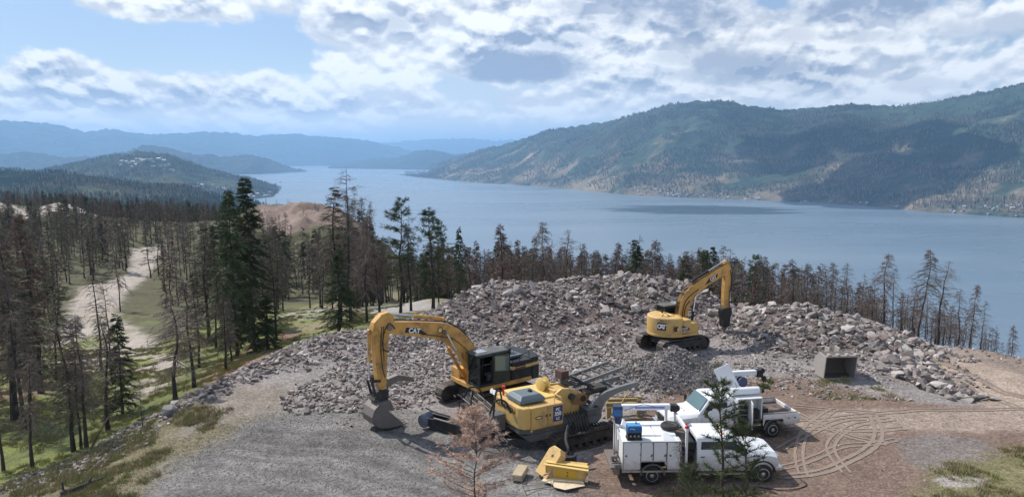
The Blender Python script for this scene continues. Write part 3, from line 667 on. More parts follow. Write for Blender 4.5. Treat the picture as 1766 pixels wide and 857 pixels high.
def tree_meshes(kind, seed, lod=1.0):
    """(trunk mesh, crown mesh) for a tree ten metres high"""
    rng = np.random.default_rng(seed); H = 10.0
    k = 9; hz = np.linspace(0, H, k); lean = rng.normal(0, .05 if kind == 'f' else .16, 2); wob = np.cumsum(rng.normal(0, .035 if kind in 'f' else .09, (k, 2)), 0)
    if kind == 'b': lean = np.array([.9, .2]) * rng.choice([-1, 1])
    cx = lean[0] * (hz / H) ** (2.5 if kind == 'b' else 1.3) * (2.0 if kind == 'b' else 1) + wob[:, 0]; cy = lean[1] * (hz / H) + wob[:, 1]
    hz2 = hz.copy(); hz2[0] = -.5
    tr = np.stack([cx, cy, hz2], 1); tr[0, :2] = tr[1, :2] * .6
    r0 = {'f': .17, 'p': .13, 'd': .135, 's': .13, 'r': .13, 'b': .13, 'g': .13, 'y': .10, 't': .075}[kind] * rng.uniform(.8, 1.2)
    rad = r0 * (1 - .93 * (hz / H) ** .85); rad[0] *= 1.25
    tv, tf = tube_arrays(tr[None], rad[None], 8 if lod > .5 else 4)
    at = lambda h: np.stack([np.interp(h, hz, cx), np.interp(h, hz, cy), h], -1)
    # branches
    nb = {'f': 230, 'p': 95, 'd': 130, 's': 95, 'r': 130, 'b': 60, 'g': 150, 'y': 62, 't': 80}[kind]; nb = int(nb * (lod if lod >= .5 else .35 + lod * .3))
    h0 = {'f': .10, 'p': .30, 'd': .28, 's': .30, 'r': .30, 'b': .5, 'g': .22, 'y': .12, 't': .10}[kind] * rng.uniform(.8, 1.25)
    q = rng.random(nb) ** (.85); h = (h0 + (1 - h0) * q) * H * .985
    az = rng.uniform(0, 2 * math.pi, nb)
    rel = (1 - h / H)
    wid = {'f': 2.0, 'p': 1.55, 'd': 1.7, 's': 1.75, 'r': 1.35, 'b': 1.5, 'g': 1.6, 'y': 1.55, 't': 1.9}[kind]
    if kind in 'yt': L = wid * (np.minimum(rel * 1.9 + .06, 1.0) ** .65) * rng.uniform(.45, 1.1, nb) + .1
    elif kind in 'fgr': L = wid * (rel ** .75) * rng.uniform(.65, 1.15, nb) + .15
    else: L = wid * (np.minimum(rel * 2.2, .95) ** .7) * rng.uniform(.35, 1.15, nb) * np.where(rel > .5, 1 - .35 * (rel - .5), 1) + .12
    rise = {'f': -.10, 'p': .22, 'd': -.05, 's': .02, 'r': .05, 'b': -.1, 'g': .02, 'y': .45, 't': .50}[kind]
    sl = rise + rng.normal(0, .16, nb) + (.35 - .55 * rel); droop = {'f': .28, 'p': .15, 'd': .55, 's': .35, 'r': .35, 'b': .5, 'g': .3, 'y': .0, 't': .05}[kind] * rng.uniform(.5, 1.4, nb)
    m = 5; tt = np.linspace(0, 1, m)
    dirh = np.stack([np.cos(az), np.sin(az)], 1); p0 = at(h)
    kink = rng.normal(0, .06, (nb, m, 3)) * L[:, None, None] * tt[None, :, None]
    path = p0[:, None, :] + np.concatenate([dirh[:, None, :] * (L[:, None] * tt)[..., None], ((sl * L)[:, None] * tt - (droop * L)[:, None] * tt ** 2.2)[..., None]], -1) + kink
    brad = (.020 * (L / 1.3) ** .5 + .006)[:, None] * (1 - .75 * tt)[None]
    if lod < .5: brad = brad * 1.6
    bv, bf = tube_arrays(path, brad, 3)
    V = [bv]; F4 = [bf]; F3 = []; off = len(bv); M4 = [np.zeros(len(bf), int)]; M3 = []
    def on_branch(i, s):
        x = s * (m - 1); a = np.minimum(x.astype(int), m - 2); f = (x - a)[:, None]
        return path[i, a] * (1 - f) + path[i, a + 1] * f, (path[i, a + 1] - path[i, a]) / (np.linalg.norm(path[i, a + 1] - path[i, a], axis=1, keepdims=True) + 1e-9)
    def put(Vn, Fn, mi):
        nonlocal off
        V.append(Vn); F3.append(Fn + off); M3.append(np.full(len(Fn), mi)); off += len(Vn)
    # twigs
    nt = int({'f': 2, 'p': 3, 'd': 9, 's': 6, 'r': 6, 'b': 8, 'g': 4, 'y': 3, 't': 5}[kind] * nb * lod)
    if nt:
        i = rng.integers(0, nb, nt); s = rng.uniform(.2, 1, nt); P, T = on_branch(i, s)
        D = T * .7 + rng.normal(size=(nt, 3)) * .45 + np.array([0, 0, -.25 if kind in 'dsb' else .05]); D /= np.linalg.norm(D, axis=1, keepdims=True)
        v, f = blades(P, D, rng.uniform(.25, .75, nt) * np.minimum(L[i], 1.2), np.full(nt, .022 if lod > .5 else .05), rng); put(v, f, 0)
        P2 = P + D * (rng.uniform(.1, .4, nt) * L[i])[:, None]; D2 = D + rng.normal(size=(nt, 3)) * .6; D2 /= np.linalg.norm(D2, axis=1, keepdims=True)
        v, f = blades(P2, D2, rng.uniform(.12, .4, nt), np.full(nt, .016 if lod > .5 else .04), rng); put(v, f, 0)
    # needles
    nn = int({'f': 46, 'p': 52, 'd': 9, 's': 0, 'r': 26, 'b': 0, 'g': 22, 'y': 90, 't': 150}[kind] * nb * (lod if lod >= .5 else .5))
    if nn:
        i = rng.integers(0, nb, nn)
        if kind in 'pyt':       # tufts near the branch ends
            cl = rng.integers(0, 3 if kind == 'p' else 5, nn); s = np.clip((1.0 - cl * (.22 if kind == 'p' else .17)) + rng.normal(0, .025, nn), .15, 1)
            P, T = on_branch(i, s); keep = rng.random(nb) < (.8 if kind == 'p' else 1); 
            D = T * .8 + rng.normal(size=(nn, 3)) * .7 + np.array([0, 0, .25]); ln = rng.uniform(.16, .34, nn) if kind == 'p' else rng.uniform(.2, .42, nn); wd = .035 if kind == 'p' else .030
            ok = keep[i]; P, D, ln = P[ok], D[ok], ln[ok]
            if kind == 'p': P = P + rng.normal(0, .07, P.shape)
        else:
            s = rng.uniform(.12, 1, nn) ** .8; P, T = on_branch(i, s)
            side = np.cross(T, np.array([0, 0, 1.0])); side /= np.linalg.norm(side, axis=1, keepdims=True) + 1e-9
            sg = rng.choice([-1, 1], nn)[:, None]
            D = T * .7 + side * sg * rng.uniform(.3, 1.0, nn)[:, None] + rng.normal(size=(nn, 3)) * .22 + np.array([0, 0, -.18]); ln = rng.uniform(.15, .42, nn) * (.6 + .4 * np.minimum(L[i], 1.5)); wd = .055 if kind == 'f' else .036
        D /= np.linalg.norm(D, axis=1, keepdims=True)
        if lod < .5: ln = ln * 1.5; wd *= 2.4
        v, f = blades(P, D, ln, np.full(len(P), wd) * rng.uniform(.7, 1.4, len(P)), rng); put(v, f, 1)
    ndl = {'f': M_needle, 'p': M_needle2, 'd': M_twig, 's': M_twig, 'r': M_brown, 'b': M_twig, 'g': M_grey, 'y': M_needle2, 't': M_tan}[kind]
    if F3: faces = [np.concatenate(F4), np.concatenate(F3)]; mi = np.concatenate(M4 + M3)
    else: faces = [np.concatenate(F4)]; mi = np.concatenate(M4)
    crown = np_mesh('crown', np.concatenate(V), faces, [M_twig if kind in 'dsbt' else M_bark2, ndl], mi)
    bark = M_bark2 if kind in 'fyt' else M_bark
    trunk = np_mesh('trunk', tv, tf, bark, smooth=True)
    return trunk, crown
PROTO = {}
def proto(kind, v):
    if (kind, v) not in PROTO: PROTO[(kind, v)] = tree_meshes(kind, 100 + v * 7 + ord(kind))
    return PROTO[(kind, v)]
NAMES = {'f': 'fir_tree', 'p': 'pine_tree', 'd': 'dead_pine_tree', 's': 'tree_snag', 'r': 'scorched_pine_tree', 'b': 'bent_dead_tree', 'g': 'pine_tree', 'y': 'young_pine_tree', 't': 'dead_young_pine_tree'}
def plant(kind, x, y, h, v, label, group=None, rz=None, wide=1.0, z=None, lean=0.0):
    t, c = proto(kind, v)
    o = link(NAMES[kind], None, None, (x, y, (gz(x, y) if z is None else z) - .05), (0, lean, rng_t.uniform(0, 6.28) if rz is None else rz))
    o.empty_display_size = .5; s = h / 10.0; o.scale = (s * wide, s * wide, s)
    tag(o, label, 'tree', group)
    link('trunk', t, o); link('crown', c, o)
    return o
rng_t = random.Random(5)
# the trees one can tell apart: (photo x of trunk, photo y of foot or None, distance or None, photo y of top, kind, variant, width, label)
HERO = [
    (408, 617, None, 326, 'f', 0, .82, 'tall dark green fir at the pad edge, left of the tallest fir'),
    (441, 606, None, 305, 'f', 1, .85, 'tallest dark green fir, pointed crown against the suburb hill'),
    (585, 574, None, 428, 'f', 2, 1.35, 'short bushy green fir beside the end of the rubble edge'),
    (462, 606, None, 505, 'f', 3, 1.5, 'small green fir under the right side of the tallest fir'),
    (608, 556, None, 291, 's', 0, 1.15, 'tallest bare snag, its top against the lake far above its neighbours'),
    (582, 560, None, 320, 'g', 0, 1.15, 'thin topped pine just left of the tallest bare snag'),
    (634, 556, None, 372, 'd', 1, 1.0, 'dead dark pine just right of the tallest bare snag'),
    (656, 546, None, 384, 'r', 0, 1.1, 'rusty needled pine behind the long stretched excavator arm'),
    (688, 540, None, 342, 'p', 0, 1.15, 'sparse pine with dark tufted top, right of the rusty needled pine'),
    (709, 536, None, 388, 'd', 2, 1.0, 'slim dead pine between two tufted pines'),
    (745, 541, None, 358, 'p', 1, 1.2, 'tufted sparse pine standing at the left end of the long rubble heap'),
    (760, 530, None, 382, 'p', 2, .9, 'slim tufted pine close behind the one at the heap end'),
    (792, None, 76, 391, 'f', 3, .62, 'narrow dark conifer behind the left shoulder of the long heap'),
    (868, None, 84, 385, 'r', 1, 1.15, 'pinkish brown dead pine above the rounded left top of the heap'),
    (917, None, 82, 426, 'd', 3, 1.0, 'short dead pine between the two tall brown pines behind the heap'),
    (943, None, 86, 383, 'd', 0, 1.1, 'tall thin grey brown pine above the middle of the long heap'),
    (976, None, 84, 395, 's', 1, 1.1, 'bare snag with open twigs right of the tall thin grey brown pine'),
    (1098, None, 88, 414, 'f', 2, 1.1, 'green conifer standing up among burnt trunks behind the heap crest'),
    (1064, None, 86, 418, 'd', 1, 1.0, 'dead pine with brown crown left of the green conifer at the crest'),
    (1118, None, 84, 412, 'd', 2, 1.1, 'dead pine right beside the green conifer at the crest'),
    (1230, None, 80, 425, 'f', 4, 1.0, 'dark green conifer just left of the raised breaker excavator boom'),
    (1308, None, 80, 440, 'p', 3, 1.0, 'tufted pine right of the raised breaker excavator boom'),
    (1180, None, 80, 432, 's', 2, 1.0, 'bare snag behind the far excavator cab'),
    (1372, None, 76, 446, 'd', 3, 1.2, 'dead pine with drooping twigs behind the right heap top'),
    (1432, None, 72, 452, 'b', 0, 1.1, 'bent dead tree arching to the right behind the right heap'),
    (1466, None, 70, 452, 's', 3, 1.1, 'bare snag standing right of the bent dead tree'),
    (1492, None, 70, 470, 's', 0, .9, 'thin bare pole tree above the right shoulder of the heap'),
    (1528, None, 57, 436, 'd', 4, 1.15, 'tall burnt snag with drooping crown above the pale boulders'),
    (1548, None, 60, 460, 'b', 1, 1.0, 'curved burnt tree right of the tall snag above the pale boulders'),
    (1594, None, 57, 431, 'd', 0, 1.2, 'tallest burnt snag at right, behind the top of the dirt road'),
    (1581, None, 62, 490, 's', 1, 1.0, 'short burnt snag just left of the tallest one at right'),
    (1626, None, 58, 450, 's', 2, 1.35, 'burnt snag with wide bare limbs at the dirt road edge'),
    (1664, None, 60, 498, 's', 3, 1.0, 'thin burnt pole right of the wide limbed snag'),
    (1683, None, 63, 490, 'd', 2, .8, 'slim burnt tree behind the roadside dirt bank'),
    (1704, None, 58, 518, 's', 4, .9, 'leaning burnt pole with short bare branches behind the dirt bank'),
    (1730, None, 57, 562, 's', 0, .7, 'shortest burnt pole, bare twig bent over at its top'),
    (1760, None, 60, 560, 'd', 3, .9, 'burnt tree at the right end of the dirt bank'),
    (305, 692, None, 505, 'd', 1, 1.7, 'leaning charred pine with arching bare branches beside the grey block'),
    (335, 668, None, 480, 'd', 2, 1.2, 'slim charred pine just right of the one with arching branches'),
    (342, 636, None, 470, 'g', 1, 1.1, 'thin grey green pine behind the charred slope trees'),
    (390, 640, None, 505, 'd', 3, 1.2, 'short charred pine on the reddish bank left of the tall firs'),
    (400, 625, None, 520, 'g', 2, 1.3, 'small grey green pine at the foot of the two tall firs'),
    (75, 678, None, 362, 'r', 2, 1.0, 'tall red brown trunk pine at left with bare lower branches'),
    (24, 724, None, 430, 'g', 3, 1.7, 'broad grey green pine at the left border of the picture'),
    (130, 778, None, 496, 'g', 0, 1.0, 'green tufted pine with leaning charred trunk on the left slope'),
    (139, 774, None, 560, 'd', 0, 1.0, 'middle one of three charred trunks close together on the left slope'),
    (150, 772, None, 545, 'd', 2, 1.0, 'right one of three charred trunks close together on the left slope'),
    (189, 742, None, 545, 'd', 4, 1.2, 'thick charred pine standing alone above the slope edge'),
    (212, 713, None, 540, 'f', 3, 1.0, 'green narrow conifer beside the gravel track bend'),
    (57, 806, None, 610, 'd', 3, 1.1, 'thin charred pine in the grass near the lower left corner'),
    (7, 812, None, 600, 'g', 2, 1.0, 'thin pine cut by the left border above the lower corner'),
    (246, 738, None, 650, 's', 4, .7, 'leaning bare sapling in front of the bright grass'),
    (178, 640, None, 440, 's', 1, .8, 'thin bare snag in front of the gravel track'),
    (195, 655, None, 478, 's', 2, .8, 'short bare snag in front of the gravel track'),
]
HERO_XY = []
def build_hero_trees():
    for (px, pb, D, pt, kind, v, wide, label) in HERO:
        if D is None:
            x, y = hit(px, pb)
            if y > 110: y = 78.0; x = ray(px, 400)[0] / ray(px, 400)[1] * y
        else: x, y, _ = on_y(px, 450, D)
        zt = on_y(px, pt, y)[2]; z = gz(x, y)
        HERO_XY.append((x, y))
        plant(kind, x, y, max(zt - z, 2.0) + .1, v, label, wide=wide * 1.0, z=z, rz=rng_t.uniform(0, 6.28))
    # two young pines close to the camera
    x, y, z = on_y(1256, 655, 24.5); plant('y', x, y, z - gz(x, y), 0, 'young green pine in front of the white service truck', wide=1.35, rz=.6)
    HERO_XY.append((x, y))
    x2, y2, z2 = on_y(1292, 720, 23.6); plant('y', x2, y2, z2 - gz(x2, y2), 2, 'smaller second stem of green pine right beside the taller one in front of the truck', wide=1.1, rz=2.0)
    x, y, z = on_y(823, 706, 24.5); plant('t', x, y, z - gz(x, y), 0, 'young pine with tan dead needles below the yellow machines', wide=1.5, rz=1.1)
    HERO_XY.append((x, y))
    for (px, pt, dd, lab) in ((1172, 742, 24.0, 'sparse sapling with bare twigs in front of the truck deck'), (1190, 790, 23.5, 'low green pine seedling below the truck deck')):
        x, y, z = on_y(px, pt, dd); plant('y' if pt > 780 else 's', x, y, z - gz(x, y), 1, lab, wide=1.2 if pt > 780 else .6)
def build_forest():
    rng = np.random.default_rng(23); heroes = np.array(HERO_XY)
    P = []
    track = region(ZONES[4][1]); strip = region(ZONES[5][1] + []); strip2 = region(ZONES[6][1]); knoll = np.array([(-78 + 30 * math.cos(a), 246 + 32 * math.sin(a)) for a in np.linspace(0, 6.28, 16, endpoint=False)]); 
    grass = region([(180, 880), (220, 740), (300, 640), (250, 560), (330, 575), (430, 640), (300, 720), (120, 830)])
    def field(n, xlo, xhi, ylo, yhi, cond, spacing):
        x = rng.uniform(xlo, xhi, n); y = rng.uniform(ylo, yhi, n); k = cond(x, y)
        k &= outcrop(x, y) < .3
        for pl_ in (track, strip, strip2):
            if len(pl_) > 2: k &= ~inside(pl_, x, y)
        x, y = x[k], y[k]; cell = {}
        for a, b in zip(x, y):
            c = (int(a // spacing), int(b // spacing))
            if c in cell: continue
            cell[c] = 1; P.append((a, b))
    pix = lambda x, y: 883 + FPX * x / (y + 1e-6) * .99
    nk = lambda x, y: ~inside(knoll, x, y) | (rng.random(len(x)) < .3)
    field(9000, -330, -40, 130, 640, lambda x, y: (pix(x, y) < 640) & (pix(x, y) > -60) & (fbm(x / 40, y / 40, 5, 3) > -.28) & nk(x, y) & ((y < 420) | (x < -120)), 5.2)
    field(2600, -110, -16, 66, 135, lambda x, y: (pix(x, y) < 640) & (pix(x, y) > -60) & (fbm(x / 14, y / 14, 6, 3) > -.02) & ~((pix(x, y) > 478) & (y < 92)) & ~inside(grass, x, y), 3.9)
    field(110, -46, -22, 42, 66, lambda x, y: (pix(x, y) < 360) & ~inside(grass, x, y), 4.2)
    field(2600, -32, 30, 84, 150, lambda x, y: (pix(x, y) > 600) & (pix(x, y) < 1240), 3.3)
    field(900, 18, 62, 70, 120, lambda x, y: (pix(x, y) > 1200) & (pix(x, y) < 1520), 3.2)
    field(900, 30, 100, 58, 110, lambda x, y: (pix(x, y) > 1490) & (pix(x, y) < 1860), 2.7)
    P = np.array(P)
    d = np.sqrt(((P[:, None] - heroes[None]) ** 2).sum(-1)).min(1); P = P[d > 2.2]
    x, y = P[:, 0], P[:, 1]; z = ground_z(x, y); r = np.hypot(x, y); px = pix(x, y); n = len(P)
    gap = (px > 112) & (px < 275) & (r > 44) & (r < 175) & (rng.random(n) < .97)
    P, x, y, z, r, px = (a[~gap] for a in (P, x, y, z, r, px)); n = len(x)
    h = rng.uniform(7.5, 12.5, n) * np.where(r > 150, 1.1, 1.0)
    # skyline of the burnt belt behind the heaps
    top = np.interp(px, [560, 640, 700, 760, 800, 860, 900, 1000, 1080, 1150, 1260, 1380, 1440, 1500, 1560, 1650, 1700, 1766, 1860], [395, 415, 432, 430, 436, 424, 424, 428, 432, 436, 442, 462, 474, 500, 512, 530, 560, 600, 620])
    top = top + rng.normal(6, 13, n)
    v = -(top - 428.5) / FPX; slope = (-math.sin(PITCH) + v * math.cos(PITCH)) / (math.cos(PITCH) + v * math.sin(PITCH))
    cap = CAM_H + slope * y - z
    belt = (px > 560) & (y > 60) & (y < 160) & (px < 1900)
    h = np.where(belt, np.clip(cap, 2.5, 15), h)
    keep = ~(belt & (cap < 2.5)); P, x, y, z, r, px, h, belt = (a[keep] for a in (P, x, y, z, r, px, h, belt)); n = len(x)
    # nothing on the left may stick out above the far forest edge
    cap2 = CAM_H + y * (-math.sin(PITCH) + (-(np.interp(px, [0, 200, 350, 480, 560], [322, 336, 346, 366, 392]) - 428.5) / FPX) * math.cos(PITCH)) / math.cos(PITCH) - z
    h = np.where((px < 600) & ~belt, np.minimum(h, np.maximum(cap2 * rng.uniform(.72, 1.12, n), 3)), h)
    u = rng.random(n); patch = fbm(x / 30, y / 30, 40, 3)
    kinds = np.where(belt & (px > 1380), np.where(u < .55, 's', 'd'), np.where(belt & (px > 760), np.where(u < .40, 'd', np.where(u < .68, 's', np.where(u < .86, 'r', np.where(u < .96, 'g', 'f')))),
             np.where(patch + (u - .5) * .8 > .12, np.where(u < .5, 'r', 'd'), np.where(u < .42, 'g', np.where(u < .58, 'f', np.where(u < .80, 'd', 's'))))))
    var = rng.integers(0, 3, n)
    app = h / r; order = np.argsort(-app); near = order[:300 - len(HERO) - 5]; far = order[300 - len(HERO) - 5:]
    desc = {'f': 'dark green conifer', 'g': 'dull grey green pine', 'r': 'scorched brown pine', 'd': 'dead fine twigged pine', 's': 'bare burnt snag', 'p': 'pine'}
    for j in near:
        places = [(60, 'near the left border'), (130, 'left of the gravel track'), (280, 'along the gravel track'), (375, 'between gravel track and tall firs'), (480, 'around the two tall firs'), (600, 'between tall firs and tallest snag'),
                  (700, 'behind the long armed excavator'), (800, 'behind the left end of the heap'), (900, 'behind the left shoulder of the heap'), (1000, 'behind the middle of the heap'), (1110, 'behind the heap crest'), (1215, 'left of the raised breaker arm'),
                  (1330, 'right of the raised breaker arm'), (1430, 'behind the right heap top'), (1530, 'behind the shoulder of the right heap'), (1640, 'behind the pale boulders'), (1e9, 'behind the roadside dirt bank')]
        w_ = next(b for a, b in places if px[j] < a); dist_ = ('foremost row, ' if r[j] < 92 else '') if px[j] > 600 else ('standing near the pad, ' if r[j] < 85 else 'further back, ')
        hw = 'tall ' if h[j] > 10.5 else ('short ' if h[j] < 7 else ''); g_ = 'trees ' + w_
        plant(str(kinds[j]), float(x[j]), float(y[j]), float(h[j]), int(var[j]), hw + desc[kinds[j]] + ', ' + dist_ + w_, g_ + ', ' + dist_ + hw + desc[kinds[j]], z=float(z[j]), wide=1.0 if kinds[j] in 'fg' else .92)
    # the rest reads as woodland
    protos, lut = [], {}
    for k in 'fgrds':
        for vv in range(3):
            t, c = tree_meshes(k, 500 + vv * 13 + ord(k), .3)
            tv = np.array([p.co for p in t.vertices]); cv = np.array([p.co for p in c.vertices])
            tfc = np.array([p.vertices[:] for p in t.polygons]); c4_, c3_, m4_, m3_ = [], [], [], []
            for p in c.polygons:
                (c4_ if len(p.vertices) == 4 else c3_).append(p.vertices[:]); (m4_ if len(p.vertices) == 4 else m3_).append(p.material_index)
            fl = [tfc + len(cv), np.array(c4_)] + ([np.array(c3_)] if c3_ else [])
            lut[(k, vv)] = len(protos)
            protos.append(np_mesh('woodland_tree', np.concatenate([cv, tv]), fl, [c.materials[0], c.materials[1], t.materials[0]], [2] * len(tfc) + m4_ + m3_))
    fx = far; idx = [lut[(str(kinds[j]), int(var[j]))] for j in fx]; s = h[fx] / 10
    wd = s * np.where(np.isin(kinds[fx], ['f', 'g']), 1.08, 1.0)
    scatter('woodland', protos, np.stack([x[fx], y[fx], z[fx] - .1], 1), np.stack([0 * s, 0 * s, rng.uniform(0, 6.28, len(s))], 1), np.stack([wd, wd, s], 1), idx, 'burnt and green pine wood covering the slope')
    # forest of the far hillsides
    fp = []
    M_ff = foliage_mat('far_conifers', (.035, .050, .034), (.075, .090, .050)); M_fb = foliage_mat('far_burnt_trees', (.17, .135, .10), (.28, .225, .16))
    for q, mm in enumerate((M_ff, M_ff, M_fb)):
        vs = []; fs = []
        rr = np.random.default_rng(60 + q)
        for lev, (zz, wr) in enumerate(((1.5, 2.3), (4.5, 1.8), (7.5, 1.1))):
            b0 = len(vs)
            for a in range(6): vs.append((math.cos(a * 1.047 + lev) * wr * rr.uniform(.7, 1.2), math.sin(a * 1.047 + lev) * wr * rr.uniform(.7, 1.2), zz))
            vs.append((0, 0, zz + 4.2))
            for a in range(6): fs.append((b0 + a, b0 + (a + 1) % 6, b0 + 6))
        fp.append(np_mesh('hill_tree', vs, np.array(fs), mm))
    pp, ss, ii = [], [], []
    for nm, cnt, hs in (('mountainside', 70000, 1.9), ('suburb_hill', 30000, 1.7), ('wooded_valley', 26000, 1.3)):
        X, Y, Z, pxs, T = HILLS[nm]; rows, cols = X.shape
        a = rng.uniform(.004, 1.0, cnt) ** (.8) * (rows - 16); b = rng.uniform(0, cols - 1.01, cnt)
        ia, ib = a.astype(int), b.astype(int); fa, fb = a - ia, b - ib
        g = lambda Q: (Q[ia, ib] * (1 - fa) + Q[ia + 1, ib] * fa) * (1 - fb) + (Q[ia, ib + 1] * (1 - fa) + Q[ia + 1, ib + 1] * fa) * fb
        xx, yy, zz = g(X), g(Y), g(Z); cl = fbm(xx / 260, yy / 260, 70, 4) + (rng.random(cnt) - .5) * .25
        k = cl < (.10 if nm != 'wooded_valley' else .22)
        pp.append(np.stack([xx, yy, zz], 1)[k]); ss.append(rng.uniform(.6, 1.3, k.sum()) * hs)
        low = fbm(xx / 500, yy / 500, 81, 3)[k] + (rng.random(k.sum()) - .5) * .9 - (zz[k] - LAKE) / 3200 + .08
        ii.append(np.where(low > (.02 if nm == 'mountainside' else .2), 2, rng.integers(0, 2, k.sum())))
    pp, ss, ii = np.concatenate(pp), np.concatenate(ss), np.concatenate(ii)
    scatter('hillside_forest', fp, pp, np.stack([0 * ss, 0 * ss, rng.uniform(0, 6.28, len(ss))], 1), np.stack([ss, ss, ss], 1), ii, 'conifer forest on the far hills')

# ------------------------------------------------------------------ grass, weeds
def build_grass():
    rng = np.random.default_rng(31); pr = []
    Mg = foliage_mat('grass_blades', (.15, .18, .055), (.28, .30, .10)); Md = foliage_mat('dry_grass', (.24, .20, .11), (.38, .32, .19)); Mw = foliage_mat('weeds', (.05, .08, .03), (.10, .13, .05))
    for mm, hh in ((Mg, .3), (Md, .3), (Mw, .4)):
        n = 34; P = np.concatenate([rng.normal(0, .16, (n, 2)), np.zeros((n, 1))], 1); D = rng.normal(0, .4, (n, 3)); D[:, 2] = 1; D /= np.linalg.norm(D, axis=1, keepdims=True)
        v, f = blades(P, D, rng.uniform(.4, 1, n) * hh, np.full(n, .03), rng); pr.append(np_mesh('grass_tuft', v, f, mm))
    P, I = [], []
    def add(poly_px, n, types):
        pl_ = region(poly_px); x0, y0 = pl_.min(0); x1, y1 = pl_.max(0); x = rng.uniform(x0, x1, n); y = rng.uniform(y0, y1, n)
        k = inside(pl_, x, y) & (fbm(x / 1.8, y / 1.8, 12, 3) > -.05); P.append(np.stack([x[k], y[k]], 1)); I.append(rng.choice(types, k.sum()))
    add([(-60, 880), (-60, 640), (60, 600), (240, 600), (440, 560), (700, 525), (640, 560), (520, 580), (430, 625), (300, 702), (130, 800), (0, 870)], 26000, [0, 0, 1, 1])
    add([(200, 857), (260, 780), (330, 710), (360, 720), (300, 790), (240, 857)], 420, [0, 1, 1])
    add([(-60, 905), (-20, 850), (150, 780), (290, 710), (400, 705), (330, 775), (262, 825), (200, 905)], 2000, [0, 1, 1, 1])
    add([(120, 880), (60, 857), (200, 770), (290, 715), (320, 710), (250, 790), (190, 880)], 600, [0, 1])
    add([(1600, 900), (1560, 840), (1640, 790), (1766, 765), (1900, 770), (1900, 930)], 1800, [0, 1, 1, 1])
    add([(1390, 690), (1400, 655), (1480, 655), (1560, 690), (1480, 690)], 260, [1, 1, 0])
    add([(1050, 900), (1150, 840), (1330, 850), (1330, 900)], 260, [1, 2, 0])
    add([(1230, 655), (1230, 640), (1330, 660), (1330, 672)], 350, [0, 2])
    P = np.concatenate(P); I = np.concatenate(I); n = len(P); s = rng.uniform(.4, 1.0, n)
    scatter('grass', pr, np.stack([P[:, 0], P[:, 1], ground_z(P[:, 0], P[:, 1]) - .01], 1), np.stack([0 * s, 0 * s, rng.uniform(0, 6.28, n)], 1), np.stack([s, s, s], 1), I, 'thin grass and weeds on the slope and the verge')

